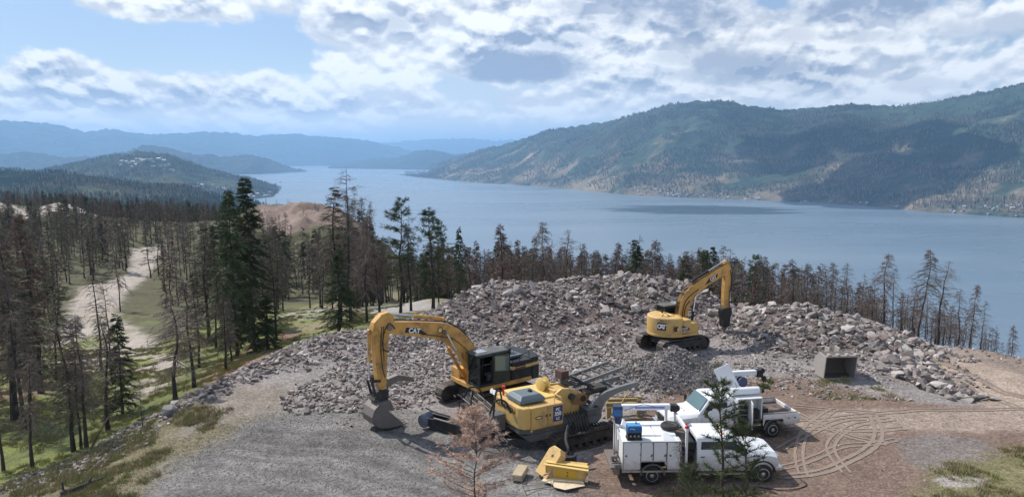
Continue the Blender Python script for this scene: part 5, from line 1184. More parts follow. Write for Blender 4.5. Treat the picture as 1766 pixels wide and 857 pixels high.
# ------------------------------------------------------------------ far excavator with a rock breaker
def excavator_far():
    cx, cy = 11.1, 49.9; z0 = gz(cx, cy) + .10
    root = link('excavator', None, None, (cx, cy, z0), (0, 0, R(27)))
    tag(root, 'yellow excavator with rounded rear and black rock breaker, arm raised before the trees', 'excavator'); root.scale = (.97, .97, .95)
    for s in (-1, 1): crawler(root, s * 1.22, 4.25, .46, .62, 44, s, .15)
    g = MB(); g.prism([(-1.2, .45), (1.3, .45), (1.0, .85), (-1.0, .85)], -.9, .9); g.cyl((0, 0, .85), (0, 0, 1.12), .7, n=20); g.build('undercarriage', FRM, root, bevel=.02)
    n = 18; arc = [(-.25 - 1.55 * math.cos(a), 1.5 * math.sin(a)) for a in np.linspace(-1.5, 1.5, n)]
    g = MB(); g.slab([(1.35, -1.42)] + arc + [(1.35, 1.42)], 1.12, 1.30); g.build('upper_deck', Y2, root, bevel=.02)
    g = MB(); rg = lambda s, z: [(-.25 + (x + .25) * s, y * s, z) for x, y in arc] + [(-.1, 1.40 * s, z), (-.1, -1.40 * s, z)]
    g.loft([rg(.985, 1.302), rg(1.0, 1.45), rg(1.0, 2.30), rg(.985, 2.44), rg(.93, 2.50)]); cw = g.build('counterweight', Y2, root, smooth=True)
    g = MB(); g.box(-.095, .62, -1.44, -.55, 1.302, 2.32); sp_ = g.build('side_panel', Y2, root, bevel=.05)
    g = MB(); g.box(.64, 1.38, -1.38, -.60, 1.302, 2.02); g.build('fuel_tank', Y2, root, bevel=.06)
    g = MB(); g.box(-.09, .5, -.54, .45, 1.302, 2.42); g.build('engine_cover', Y2, root, bevel=.04)
    g = MB(); g.box(-.9, -.2, -.6, .5, 2.505, 2.56); g.build('engine_hood', Y3, root, bevel=.03)
    g = MB(); g.tube([(-1.15, -.35, 2.5), (-1.0, -.5, 2.78), (-.7, -.62, 2.55)], .03); g.build('handrail', BLK, root)
    g = MB(); g.cyl((-.6, .3, 2.5), (-.6, .3, 2.8), .06, n=10); g.build('exhaust_pipe', BLK, root, smooth=True)
    glazed_cab(root, -.25, 1.5, .45, 1.42, 1.302, 2.98, BLK, False)
    # printed marks
    a0 = R(-52); px_, py_ = -.25 - 1.555 * math.cos(a0), 1.505 * math.sin(a0); tang = Vector((1.555 * math.sin(a0), 1.505 * math.cos(a0), 0)) * -1
    def curved(a0, a1, z0_, z1_, off, mat, nm):
        aa = np.linspace(a0, a1, 8); v = []
        for a in aa:
            for z in (z0_, z1_): v.append((-.25 - (1.55 + off) * math.cos(a), (1.5 + off) * math.sin(a), z))
        q = MB(); q.add(v, [(2 * i, 2 * i + 2, 2 * i + 3, 2 * i + 1) for i in range(7)]); o = q.build(nm, mat, cw); return o
    curved(R(-22), R(-46), 1.62, 2.16, .012, INK, 'decal')
    curved(R(-28), R(-40), 2.25, 2.29, .012, MAROON, 'decal')
    for k, ch in enumerate('CAT'):
        a = R(-27.5 - k * 6.6); nrm = Vector((-math.cos(a) / 1.55, math.sin(a) / 1.5, 0)).normalized(); t = Vector((-nrm.y, nrm.x, 0)) 
        writing(ch, .44, PAPER, cw, face_m((-.25 - 1.572 * math.cos(a), 1.522 * math.sin(a), 1.88), t, (0, 0, 1)), bold=.018, sx=.95)
    d = MB(); d.prism([(-.95, 1.58), (.50, 1.58), (.40, 1.72), (-.10, 1.93), (-.95, 1.93)], -1.462, -1.458); d.build('decal', MAROON, root)
    writing('328D LCR', .22, PAPER, root, face_m((-.2, -1.468, 1.70), (1, 0, 0), (0, 0, 1)), bold=.004)
    top = [(.45, 1.50), (.42, 2.4), (.55, 3.2), (.95, 3.95), (1.6, 4.45), (2.6, 4.95), (3.8, 5.45), (4.85, 5.85), (5.25, 5.78)]
    bot = [(5.30, 5.45), (4.9, 5.05), (3.9, 4.70), (2.9, 4.25), (2.1, 3.80), (1.6, 3.25), (1.35, 2.6), (1.15, 1.9), (1.0, 1.45)]
    g = MB(); g.prism(top + bot, -.26, .22); bm_ = g.build('boom', Y1, root, bevel=.02)
    d = MB(); d.prism([(2.75, 4.42), (3.95, 4.95), (4.0, 5.22), (3.2, 4.93)], -.267, -.263); d.build('decal', INK, bm_)
    writing('CAT', .30, PAPER, bm_, face_m((3.55, -.272, 4.90), (1, 0, .42), (0, 0, 1)), bold=.01)
    for k in range(4):
        g = MB(); g.tube(smooth_path([(p[0], -.18 + k * .11, p[1] + .05) for p in top[1:-1]], 3), .024); g.build('hose', BLK if k else FRM, bm_)
    g = MB(); g.tube(smooth_path([(.75, -.3, 1.9), (.8, -.32, 2.9), (1.2, -.3, 3.6), (2.2, -.29, 4.2)], 3), .03); g.tube(smooth_path([(.9, -.3, 1.9), (1.0, -.32, 2.9), (1.4, -.3, 3.4)], 3), .03); g.build('hose', BLK, bm_)
    ram(root, (1.5, -.40, 1.45), (1.85, -.40, 3.75), .09, 'boom_cylinder', .5, BLK); ram(root, (1.5, .36, 1.45), (1.85, .36, 3.75), .09, 'boom_cylinder', .5, BLK)
    ram(root, (1.75, -.02, 4.78), (4.75, -.02, 6.08), .085, 'stick_cylinder', .5, BLK)
    g = MB(); g.prism([(4.55, 5.95), (4.9, 6.15), (5.25, 5.9), (5.42, 5.2), (5.38, 4.0), (5.30, 2.6), (5.15, 2.25), (4.90, 2.25), (4.80, 2.7), (4.78, 4.0), (4.82, 5.0)], -.19, .17); sk = g.build('stick', Y1, root, bevel=.02)
    ram(root, (5.52, 0, 5.1), (5.50, 0, 3.0), .075, 'bucket_cylinder', .6, BLK)
    g = MB(); g.tube(smooth_path([(5.2, -.22, 5.6), (5.35, -.28, 4.6), (5.2, -.26, 3.4), (5.25, -.3, 2.4)], 3), .035); g.build('hose', BLK, sk)
    g = MB(); g.prism([(4.62, 2.45), (5.48, 2.5), (5.55, 2.1), (5.40, 1.6), (5.32, 1.0), (4.80, 1.0), (4.72, 1.6), (4.6, 2.1)], -.27, .25); br = g.build('rock_breaker', BLK, root, bevel=.04)
    g = MB(); g.cyl((5.06, 0, 1.0), (5.06, 0, .78), .17, n=14); g.cyl((5.06, 0, .80), (5.06, 0, .02), .085, .05, n=12); g.build('chisel', STL, br, smooth=True)
    return root

# ------------------------------------------------------------------ stripped excavator with grey arm
def machine_stripped():
    cx, cy = 2.2, 34.4; z0 = gz(cx, cy)
    root = link('excavator', None, None, (cx, cy, z0), (0, 0, R(30)))
    tag(root, 'partly stripped yellow and grey tracked machine with folded grey arm, beside the trucks', 'excavator')
    crawler(root, -1.62, 3.9, .40, .60, 42, -1, .55); crawler(root, 1.62, 4.3, .44, .60, 42, 1, -.2)
    g = MB(); g.prism([(-1.4, .40), (1.6, .40), (1.2, .9), (-1.2, .9)], -1.2, 1.2); g.cyl((-.3, 0, .9), (-.3, 0, 1.12), .8, n=22); g.build('undercarriage', DGR, root, bevel=.02)
    g = MB(); g.slab([(-2.75, -1.0), (-2.2, -1.30), (.9, -1.30), (1.3, -.9), (1.3, 1.3), (-2.75, 1.5)], .98, 1.24); g.build('upper_deck', DGR, root, bevel=.04)
    g = MB(); g.prism([(-2.3, .62), (-.8, .62), (-.3, .97), (-2.7, .97)], -1.28, -.4); g.build('belly_plate', DGR, root, bevel=.02)
    # counterweight at the rear end, side compartment facing the view
    g = MB(); g.slab([(-2.30, -1.34), (-2.62, -1.30), (-2.80, -1.0), (-2.86, 0.2), (-2.80, 1.3), (-2.3, 1.6)], 1.26, 2.28); cw = g.build('counterweight', Y2, root, bevel=.06)
    g = MB(); g.box(-2.29, -1.42, -1.36, -.55, 1.26, 2.26); pa = g.build('compartment_door', Y2, root, bevel=.025)
    g = MB(); g.box(-1.40, -.55, -1.36, -.55, 1.26, 2.26); pb = g.build('compartment_door', Y2, root, bevel=.025)
    g = MB(); g.box(-2.29, -.55, -1.30, -.6, 1.10, 1.255); g.build('sill', Y2, root, bevel=.02)
    d = MB(); d.box(-1.12, -.60, -1.367, -1.362, 1.42, 2.16); d.build('decal', NAVY, root)
    writing('PC', .19, PAPER, root, face_m((-.86, -1.372, 1.98), (1, 0, 0), (0, 0, 1)), bold=.006); writing('350', .25, PAPER, root, face_m((-.86, -1.372, 1.77), (1, 0, 0), (0, 0, 1)), bold=.008); writing('LC', .17, PAPER, root, face_m((-.86, -1.372, 1.55), (1, 0, 0), (0, 0, 1)), bold=.005)
    e = MB(); v = [(-1.9 + .20 * math.cos(a), -1.368, 1.76 + .09 * math.sin(a)) for a in np.linspace(0, 2 * math.pi, 24, endpoint=False)]; e.add(v, [tuple(range(24))]); e.build('oval_badge', INK, pa)
    e = MB(); v = [(-1.9 + .15 * math.cos(a), -1.371, 1.76 + .055 * math.sin(a)) for a in np.linspace(0, 2 * math.pi, 24, endpoint=False)]; e.add(v, [tuple(range(24))]); e.build('badge_centre', Y3, pa)
    for xx in (-1.50, -1.30): e = MB(); e.box(xx - .02, xx + .02, -1.40, -1.362, 1.74, 1.86); e.build('door_latch', BLK, root)
    writing('KOMATSU', .30, INK, cw, face_m((-2.868, .05, 2.02), (0, -1, 0), (0, 0, 1)), bold=.008, sx=1.3)
    g = MB(); g.box(-2.2, -.3, -.54, 1.45, 1.26, 2.34); g.build('engine_housing', Y3, root, bevel=.04)
    g = MB(); rg = lambda i, z: [(-2.62 + i, -.90 + i, z), (-1.25 - i, -.90 + i, z), (-1.25 - i, .45 - i, z), (-2.62 + i, .45 - i, z)]
    g.loft([rg(0, 2.345), rg(.02, 2.50), rg(.16, 2.64), rg(.2, 2.66)]); hh = g.build('engine_hood', HOOD, root, bevel=.02)
    e = MB(); e.loft([[(-1.8, -.35, 2.662), (-1.6, -.35, 2.662), (-1.6, -.15, 2.662), (-1.8, -.15, 2.662)], [(-1.75, -.3, 2.77), (-1.68, -.3, 2.77), (-1.68, -.2, 2.77), (-1.75, -.2, 2.77)]]); e.build('hood_vent', BLK, hh)
    railing(root, [(-1.0, -1.25, 2.26), (-.6, -1.25, 2.26), (-.6, -.7, 2.26)], .22, Y3)
    g = MB(); g.cyl((-2.5, .9, 2.28), (-2.5, .9, 2.62), .05, n=8); g.cyl((-2.5, .9, 2.62), (-2.5, .9, 2.74), .09, n=10); g.build('red_beacon', RED, root, smooth=True)
    for yy in (1.25, 1.5): g = MB(); g.lathe((-2.75, yy, 2.35), (-1, 0, .2), [(0, .09), (.05, .13), (.09, .12)], 14); g.build('work_lamp', PAPER, root, smooth=True)
    # yellow foot of the arm with winch drum
    g = MB(); g.prism([(-.45, 1.25), (-.45, 2.4), (-.1, 2.6), (.35, 2.55), (1.0, 2.25), (1.25, 1.9), (.9, 1.25)], -.55, -.40); g.prism([(-.45, 1.25), (-.45, 2.4), (-.1, 2.6), (.35, 2.55), (1.0, 2.25), (1.25, 1.9), (.9, 1.25)], .42, .57)
    g.box(-.43, .3, -.395, .415, 2.2, 2.5); g.box(-.43, -.25, -.395, .415, 1.3, 2.3); ft = g.build('arm_foot', Y2, root, bevel=.03)
    g = MB(); g.lathe((-.75, .45, 2.62), (1, .1, 0), [(0, .20), (.04, .34), (.09, .34), (.10, .2), (.34, .2), (.35, .34), (.40, .34), (.44, .2)], 22); g.build('winch_drum', Y3, root, smooth=True)
    g = MB(); g.cyl((.42, -.72, 2.15), (.42, .7, 2.15), .16, n=16); g.cyl((1.1, -.66, 1.95), (1.1, .66, 1.95), .15, n=16); g.build('hinge_pin', FRM, root, smooth=True)
    g = MB(); g.prism([(.35, 2.15), (1.25, 2.25), (1.45, 1.9), (1.1, 1.6), (.5, 1.75)], -.62, -.575); g.build('link_plate', material('rusty_paint', (.30, .15, .05), .7, 0, .2, 3, dirt=(.12, .07, .05), dirt_amt=.5), root, bevel=.01)
    # grey arm
    zl = lambda P: [(.55 + (x - .55) * .90, .75 + (z - .75) * .60) for x, z in P]
    pr = [(.55, .75), (.45, 1.35), (.95, 1.75), (1.35, 2.35), (1.75, 2.95), (2.35, 3.25), (3.2, 3.42), (4.45, 3.55), (4.6, 3.35), (4.45, 3.12), (3.3, 2.95), (2.7, 2.75), (2.25, 2.35), (2.05, 1.75), (2.05, 1.2), (1.75, .75)]
    g = MB(); g.prism(zl(pr), -1.10, -.90); ar = g.build('arm_plate', GRY, root, bevel=.025)
    g = MB(); g.prism(zl([(1.25, 1.0), (1.25, 2.0), (1.75, 2.95), (2.35, 3.25), (3.2, 3.42), (4.45, 3.55), (4.6, 3.35), (4.45, 3.12), (3.3, 2.95), (2.7, 2.75), (2.25, 2.35), (2.05, 1.75), (2.05, 1.2)]), .15, .32); g.build('arm_plate', GRY, root, bevel=.025)
    for (xx, zz) in zl([(1.7, 2.2), (2.5, 2.9), (3.3, 3.15), (4.35, 3.32)]): g = MB(); g.beam((xx, -.895, zz), (xx, .145, zz), .14, .14); g.build('cross_member', GRY, root, bevel=.01)
    for s in (-1, 1): g = MB(); g.beam((1.0, .75 + s * .6 - .1, 2.38), (4.1, .75 + s * .6 - .1, 2.86), .12, .18); g.build('ladder_rail', GRY, root, bevel=.01)
    for k in range(6): t = k / 5; g = MB(); g.beam((1.1 + 2.9 * t, .115, 2.41 + .44 * t), (1.1 + 2.9 * t, 1.185, 2.41 + .44 * t), .09, .07); g.build('ladder_rung', DGR, root)
    g = MB(); g.box(1.3, 2.3, -.7, .05, 2.1, 2.2); g.box(1.6, 2.4, -.85, -.2, 2.2, 2.42); g.build('hydraulic_valve_block', FRM, root, bevel=.02)
    for k in range(6): g = MB(); g.tube(smooth_path([(.3, -.3 + .1 * k, 2.6), (.9, -.5 + .12 * k, 2.65 + .04 * k), (1.6, -.6 + .12 * k, 2.48), (2.2, -.5 + .1 * k, 2.3)], 4), .03); g.build('hose', BLK, root)
    g = MB(); g.tube([(.80, .8, 1.6), (.80, .8, 2.65)], .05, 8); g.box(.58, 1.03, .5, 1.1, 2.62, 3.05); g.build('rusty_box', material('rusty_brown', (.10, .055, .045), .8, 0, .3, 4), root, bevel=.02)
    # dark gearing, guards and hanging hoses above the near track
    g = MB(); g.lathe((.45, -1.32, 1.05), (0, -1, 0), [(0, .30), (.06, .42), (.14, .42), (.2, .25)], 20); g.build('slew_motor', FRM, root, smooth=True)
    for k in range(7): g = MB(); a = -.45 + k * .16; g.tube(smooth_path([(a, -1.30, 1.7), (a + .1, -1.55, 1.35), (a + .05, -1.75, 1.0), (a + .2, -1.85, .62 - .05 * (k % 3))], 4), .035); g.build('hose', BLK, root)
    for k in range(9): g = MB(); g.box(.4 + k * .17, .48 + k * .17, -1.92, -1.30, .86, .90); g.build('step_slat', FRM, root)
    g = MB(); g.box(.9, 1.7, -1.28, -.6, 1.25, 1.6); g.build('control_box', DGR, root, bevel=.03)
    g = MB(); g.cyl((1.5, -1.115, 1.55), (1.5, -1.14, 1.55), .13, n=16); g.build('inspection_plate', INK, ar, smooth=True)
    # power pack frame hung on the rear, with loops of hose
    M = Matrix.Translation((-3.35, 1.0, 0))
    g = MB(); g.box(-.50, .42, -1.1, -.55, 1.0, 1.75, 0, M); g.build('power_pack', DGR, root, bevel=.03)
    for k in range(7):
        g = MB(); x_ = -3.85 + k * .155; g.tube([(x_, .35, 1.70 - .02 * k), (x_ + .04, 3.2, 1.86)], .04, 6); g.build('pipe', FRM if k % 2 else STL, root, smooth=True)
    for yy in (.5, 1.7, 2.9): g = MB(); g.beam((-3.95, yy, 1.58), (-2.87, yy, 1.62), .08, .14); g.beam((-3.9, yy, 1.55), (-3.9, yy, .12), .07, .07); g.beam((-2.95, yy, 1.55), (-2.95, yy, .12), .07, .07); g.build('pipe_support', FRM, root)
    for (a, b, hgt) in (((-3.6, -.1, 1.7), (-2.85, .4, 2.1), 2.75), ((-3.8, -.0, 1.6), (-2.9, -.5, 1.9), 2.45), ((-3.9, 1.6, 1.7), (-3.3, 2.6, 1.8), 2.2), ((-3.7, 2.8, 1.7), (-2.9, 2.2, 1.9), 2.3)):
        m_ = [(a[0] + (b[0] - a[0]) * .3, a[1] + (b[1] - a[1]) * .3, hgt), (a[0] + (b[0] - a[0]) * .75, a[1] + (b[1] - a[1]) * .75, hgt)]
        g = MB(); g.tube(smooth_path([a] + m_ + [b], 6), .045, 8); g.build('hose', BLK, root, smooth=True)
    for yy in (-.02, .16): g = MB(); g.box(-3.87, -3.855, yy - .06, yy + .08, 1.45, 1.62); g.build('sticker', PAPER, root)
    return root
def yard_pieces():
    # long dark steel trough with a drum end, lying left of the stripped machine
    g = MB(); a = Vector((-4.25, 35.5, 0)); b = Vector((-.9, 33.4, 0)); d = (b - a).normalized(); n_ = Vector((-d.y, d.x, 0)); z0 = gz(-3, 35)
    root = link('steel_trough', None, None, (a.x, a.y, z0), (0, 0, math.atan2(d.y, d.x)))
    tag(root, 'long dark steel beam with rounded blue grey drum end lying on the gravel', 'steel beam'); L = (b - a).length
    g.prism([(.2, .22), (L, .16), (L, .52), (.9, .66), (.2, .62)], -.30, -.24); g.prism([(.2, .22), (L, .16), (L, .52), (.9, .66), (.2, .62)], .24, .30); g.box(.2, L, -.235, .235, .16, .24); g.build('beam_side', BLK, root, bevel=.015)
    g = MB(); g.beam((.1, .27, .70), (L, .27, .60), .16, .06); g.beam((.6, -.27, .70), (L, -.27, .60), .12, .05); g.build('beam_flange', STL, root, bevel=.01)
    g = MB(); g.lathe((-.05, -.38, .42), (0, 1, 0), [(0, .22), (.05, .33), (.72, .33), (.78, .22)], 22); g.build('drum', material('blue_grey_steel', (.13, .15, .19), .4, .4, .2, 3, dirt=(.2, .18, .16), dirt_amt=.35), root, smooth=True)
    g = MB(); g.tube(smooth_path([(-.55, .55, .75), (-.3, .3, .85), (.3, .25, .78), (1.2, .26, .74)], 4), .035); g.build('cable', BLK, root, smooth=True)
    for k in range(4): g = MB(); g.box(.8 + k * .7, .86 + k * .7, -.235, .235, .24, .5); g.build('rib', BLK, root)
    # yellow covers taken off a machine
    mk = lambda x, y, rz, lab, nm='machine_cover', cat='machine cover': tag(link(nm, None, None, (x, y, gz(x, y)), (0, 0, rz)), lab, cat)
    r1 = mk(1.25, 29.75, R(28), 'tilted yellow steel cover standing on edge among the scrap covers')
    M = Matrix.Rotation(R(-52), 4, 'Y') @ Matrix.Rotation(R(6), 4, 'X')
    g = MB(); pr = [(-.1, -.5), (1.05, -.5), (1.25, -.3), (1.25, .15), (1.05, .32), (-.1, .32)]
    g.slab(pr, 0, .05); 
    for (p, q) in zip(pr, pr[1:] + pr[:1]): g.beam((p[0], p[1], -.14), (q[0], q[1], -.14), .03, .30)
    g.v = [tuple(M @ Vector(p) + Vector((.0, 0, .28))) for p in g.v]; g.build('cover_shell', Y2, r1, bevel=.015)
    g = MB(); g.cyl((.85, -.1, .05), (.85, -.1, .058), .07, n=12); g.v = [tuple(M @ Vector(p) + Vector((0, 0, .28))) for p in g.v]; g.build('lock_hole', FRM, r1)
    r2 = mk(2.3, 29.35, R(-14), 'yellow box shaped cover with pale flaps, rightmost of the scrap covers')
    g = MB(); g.box(-.85, .75, -.05, .0, .05, .62); g.box(-.9, .82, .0, .55, .60, .65); g.box(-.9, -.86, -.05, .5, .05, .6); g.box(.74, .78, -.05, .5, .05, .6); g.build('box_shell', Y2, r2, bevel=.01)
    g = MB(); g.beam((-.95, -.12, .70), (.95, -.14, .62), .16, .03); g.beam((-.92, .14, .72), (.9, .12, .66), .22, .03); g.build('flap', Y3, r2, bevel=.006)
    g = MB(); g.add([(-.9, -.08, .10), (.70, -.08, .12), (.85, -.42, .07), (.55, -.62, .06), (.50, -.8, .12), (.1, -.95, .05), (-.35, -.85, .06), (-.5, -.55, .05), (-1.0, -.4, .07)], [tuple(range(9))]); o = g.build('torn_sheet', material('cream_paint', (.66, .55, .38), .6, 0, .1, 3, dirt=(.35, .26, .18), dirt_amt=.3), r2); o.modifiers.new('thick', 'SOLIDIFY').thickness = .02
    g = MB(); g.box(-.45, .45, -.058, -.052, .15, .5); g.build('door_panel', material('deep_yellow', (.60, .36, .03), .45, 0, .1, 3), r2, bevel=.004)
    g = MB(); g.cyl((.05, -.075, .40), (.05, -.058, .40), .03, n=8); g.cyl((.05, -.075, .26), (.05, -.058, .26), .03, n=8); g.build('bolt', INK, r2)
    r3 = mk(.35, 29.75, R(74), 'small weathered grey yellow casing, leftmost of the scrap covers')
    g = MB(); g.box(-.55, .55, -.22, .22, .10, .38); g.build('casing', material('weathered_cover', (.42, .34, .22), .8, 0, .2, 3, dirt=(.25, .2, .16), dirt_amt=.45), r3, bevel=.03)
    g = MB(); g.box(-.57, .1, -.235, -.221, .12, .34); g.box(-.40, .3, .221, .26, .10, .2); g.build('side_plate', ALU, r3)
    # tubular frame by the covers
    x, y = 1.0, 28.75; r4 = tag(link('tube_frame', None, None, (x, y, gz(x, y)), (0, 0, R(20))), 'thin bare metal tube frame lying in front of the yellow covers', 'metal frame')
    g = MB(); g.tube([(-.6, -.2, .03), (.6, -.25, .06), (.75, .35, .35), (.5, .4, .3)], .018); g.tube([(-.6, -.2, .03), (-.5, .35, .05), (.75, .35, .35)], .018); g.build('frame_tube', STL, r4, smooth=True)
    # black drum with hose
    x, y = 2.45, 30.55; r5 = tag(link('black_drum', None, None, (x, y, gz(x, y))), 'black round drum standing behind the yellow covers with hoses running into it', 'drum')
    g = MB(); g.lathe((0, 0, .0), (0, 0, 1), [(0, .36), (.04, .38), (.72, .38), (.78, .34)], 24); g.build('drum_shell', RUB, r5, smooth=True)
    g = MB(); g.tube(smooth_path([(0, 0, .78), (.02, .1, 1.0), (-.05, .5, 1.15), (-.02, .95, 1.3), (.1, 1.3, 1.6)], 4), .07, 8); g.build('hose', RUB, r5, smooth=True)
    # yellow steel stand behind the trucks
    x, y = 5.9, 37.2; r6 = tag(link('steel_stand', None, None, (x, y, gz(x, y)), (0, 0, R(4))), 'weathered yellow steel stand with legs, behind the crane of the white truck', 'steel stand')
    YO = material('weathered_yellow', (.36, .27, .10), .75, 0, .2, 3, dirt=(.22, .18, .15), dirt_amt=.55)
    g = MB(); g.box(-1.0, 1.0, -.30, -.12, .62, .82); g.box(-.8, 1.0, .25, .38, .66, .84); g.build('stand_beam', YO, r6, bevel=.015)
    g = MB(); g.box(-.95, .95, -.34, -.31, .56, .63); g.build('stand_edge', Y3, r6)
    for (xx, yy) in ((-.85, -.2), (.75, -.2), (-.7, .3), (.9, .3)): g = MB(); g.box(xx - .1, xx + .1, yy - .08, yy + .08, -.05, .95 if xx > 0 else .7); g.build('leg', YO, r6, bevel=.01)
    g = MB(); g.beam((-.7, .28, 1.0), (.95, -.2, 1.05), .06, .06); g.beam((-.2, -.3, .8), (.3, .3, 1.25), .05, .05); g.build('brace', YO, r6)
    # big loose bucket at right
    x, y = 19.95, 43.6; r7 = tag(link('excavator_bucket', None, None, (x, y, gz(x, y) + .02), (0, 0, R(4))), 'large empty steel digging bucket standing open towards the view on the right rubble', 'bucket')
    W_ = 1.95; shell = material('pale_bucket_steel', (.40, .37, .335), .6, .2, .12, 2, dirt=(.26, .21, .17), dirt_amt=.35)
    g = MB(); 
    for s in (-1, 1):
        xx = s * W_ / 2; prf = [(-.35, 0), (-.55, 1.45), (.30, 1.55), (.85, 1.1), (.95, .5), (.6, .05)]
        v = [(xx - .03, yy, zz) for yy, zz in prf] + [(xx + .03, yy, zz) for yy, zz in prf]; n = len(prf)
        g.add(v, [tuple(range(n)), tuple(range(2 * n - 1, n - 1, -1))] + [(i, i + n, (i + 1) % n + n, (i + 1) % n) for i in range(n)])
    sd_ = g.build('bucket_side', shell, r7, bevel=.012)
    g = MB(); prf = [(-.55, 1.45), (.30, 1.55), (.85, 1.1), (.95, .5), (.6, .05), (-.35, 0)]
    for a, b in zip(prf[:-1], prf[1:]):
        aa, bb = Vector((0, a[0], a[1])), Vector((0, b[0], b[1])); nn = Vector((0, -(bb - aa).z, (bb - aa).y)).normalized() * .05
        hw = W_ / 2 - .031; g.add([(-hw, aa.y, aa.z), (hw, aa.y, aa.z), (hw, bb.y, bb.z), (-hw, bb.y, bb.z), (-hw, aa.y - nn.y, aa.z - nn.z), (hw, aa.y - nn.y, aa.z - nn.z), (hw, bb.y - nn.y, bb.z - nn.z), (-hw, bb.y - nn.y, bb.z - nn.z)], [(0, 1, 2, 3), (7, 6, 5, 4), (0, 4, 5, 1), (2, 6, 7, 3), (1, 5, 6, 2), (0, 3, 7, 4)])
    g.build('bucket_shell', material('shaded_inner_steel', (.15, .125, .108), .7, .3, .3, 3, dirt=(.16, .13, .11), dirt_amt=.4), r7)  # tan steel darkened, the shade inside the bucket put into its colour
    g = MB(); g.box(-W_ / 2 - .02, W_ / 2 + .02, -.66, -.50, 1.42, 1.54); g.box(-W_ / 2, W_ / 2, -.45, -.30, -.02, .06); g.build('bucket_lip', shell, r7, bevel=.02)
    for k in range(4): g = MB(); xx = -.84 + k * .56; g.box(xx - .09, xx + .09, -.72, -.42, 1.50, 1.64); g.build('tooth_holder', shell, r7, bevel=.02)
    g = MB(); g.box(-.35, -.28, .35, .95, 1.3, 1.75); g.box(.28, .35, .35, .95, 1.3, 1.75); g.build('hinge_ear', shell, r7, bevel=.02)
    # grey block, stump and fallen logs on the left edge
    x, y = hit(292, 716, ground_z); r8 = rock_mesh('grey_block', np.random.default_rng(4), 30, M_gravel); o = link('grey_block', r8, None, (x, y, gz(x, y) + .25), (.1, .05, .4)); o.scale = (.95, .95, 1.2); tag(o, 'smooth square grey stone block beside the leaning charred pine', 'stone block')
    CH = M_bark
    def log(pa, pb, r, lab, nm='fallen_log', lift=.1, mid=0.0, tips=()):
        (xa, ya), (xb, yb) = hit(*pa, ground_z), hit(*pb, ground_z); za, zb = gz(xa, ya) + lift, gz(xb, yb) + lift
        rt = tag(link(nm, None, None, (xa, ya, za)), lab, 'log'); P_ = [Vector((0, 0, 0)), Vector(((xb - xa) * .5, (yb - ya) * .5, (zb - za) * .5 + mid)), Vector((xb - xa, yb - ya, zb - za))]
        pts = smooth_path(P_, 5); g = MB(); n = 8; rings = []
        for i, p in enumerate(pts):
            t = (pts[min(i + 1, len(pts) - 1)] - pts[max(i - 1, 0)]).normalized(); u = t.cross(Vector((0, 0, 1))).normalized(); v = t.cross(u); rr = r * (1 - .6 * i / len(pts)) * random.uniform(.85, 1.1)
            rings.append([p + (u * math.cos(2 * math.pi * k / n) + v * math.sin(2 * math.pi * k / n)) * rr for k in range(n)])
        g.loft(rings); g.build('log_stem', CH, rt, smooth=True)
        g = MB()
        for (f_, dx_, dy_, dz_) in tips: p = pts[int(f_ * (len(pts) - 1))]; g.tube([p, p + Vector((dx_ * .5, dy_ * .5, dz_ * .6)), p + Vector((dx_, dy_, dz_))], r * .28, 5)
        if tips: g.build('branch_stub', CH, rt)
    log((105, 856), (182, 826), .16, 'black charred log lying in the grass at the lower left', tips=((.1, -.1, .1, .45), (.6, .2, .0, .3)))
    log((158, 776), (232, 718), .05, 'thin arched dead branch leaning over the left slope edge', 'fallen_branch', .15, 1.0, ((.5, .3, 0, .5), (.8, .5, 0, .1)))
    log((325, 735), (352, 726), .04, 'small dark stick on the dirt left of the pad', 'fallen_branch', .05)

# ------------------------------------------------------------------ service trucks
def wheel(parent, x, y, r=.43, w=.26, dual=False, side=-1):
    t = MB(); y0 = y - w / 2
    t.lathe((x, y0, r), (0, 1, 0), [(0, r * .60), (.01, r * .86), (.05, r * .98), (w - .05, r * .98), (w - .01, r * .86), (w, r * .60)], 28)
    o = t.build('wheel', RUB, parent, smooth=True)
    for k in range(28):
        a = k * 2 * math.pi / 28; M = Matrix.Translation((x, y, r)) @ Matrix.Rotation(a, 4, 'Y'); 
        if k == 0: tr = MB()
        tr.box(-.02, .02, -w * .42, w * .42, r * .975, r * 1.0, 0, M)
    tr.build('tyre_tread', RUB, o)
    ys = y + side * (w / 2 + .005); h = MB(); dpt = -side * .06
    h.lathe((x, ys - side * .03, r), (0, side, 0), [(0, r * .60), (.03, r * .62), (.034, r * .56), (-.05, r * .50), (-.06, r * .2), (.03, r * .2), (.05, r * .15)], 26)
    rm = h.build('rim', ALU, o, smooth=True)
    b = MB()
    for k in range(8):
        a = k * math.pi / 4; b.cyl((x + math.cos(a) * r * .38, ys - side * .085, r + math.sin(a) * r * .38), (x + math.cos(a) * r * .38, ys - side * .070, r + math.sin(a) * r * .38), r * .075, n=8)
    b.build('rim_hole', INK, o)
    return o
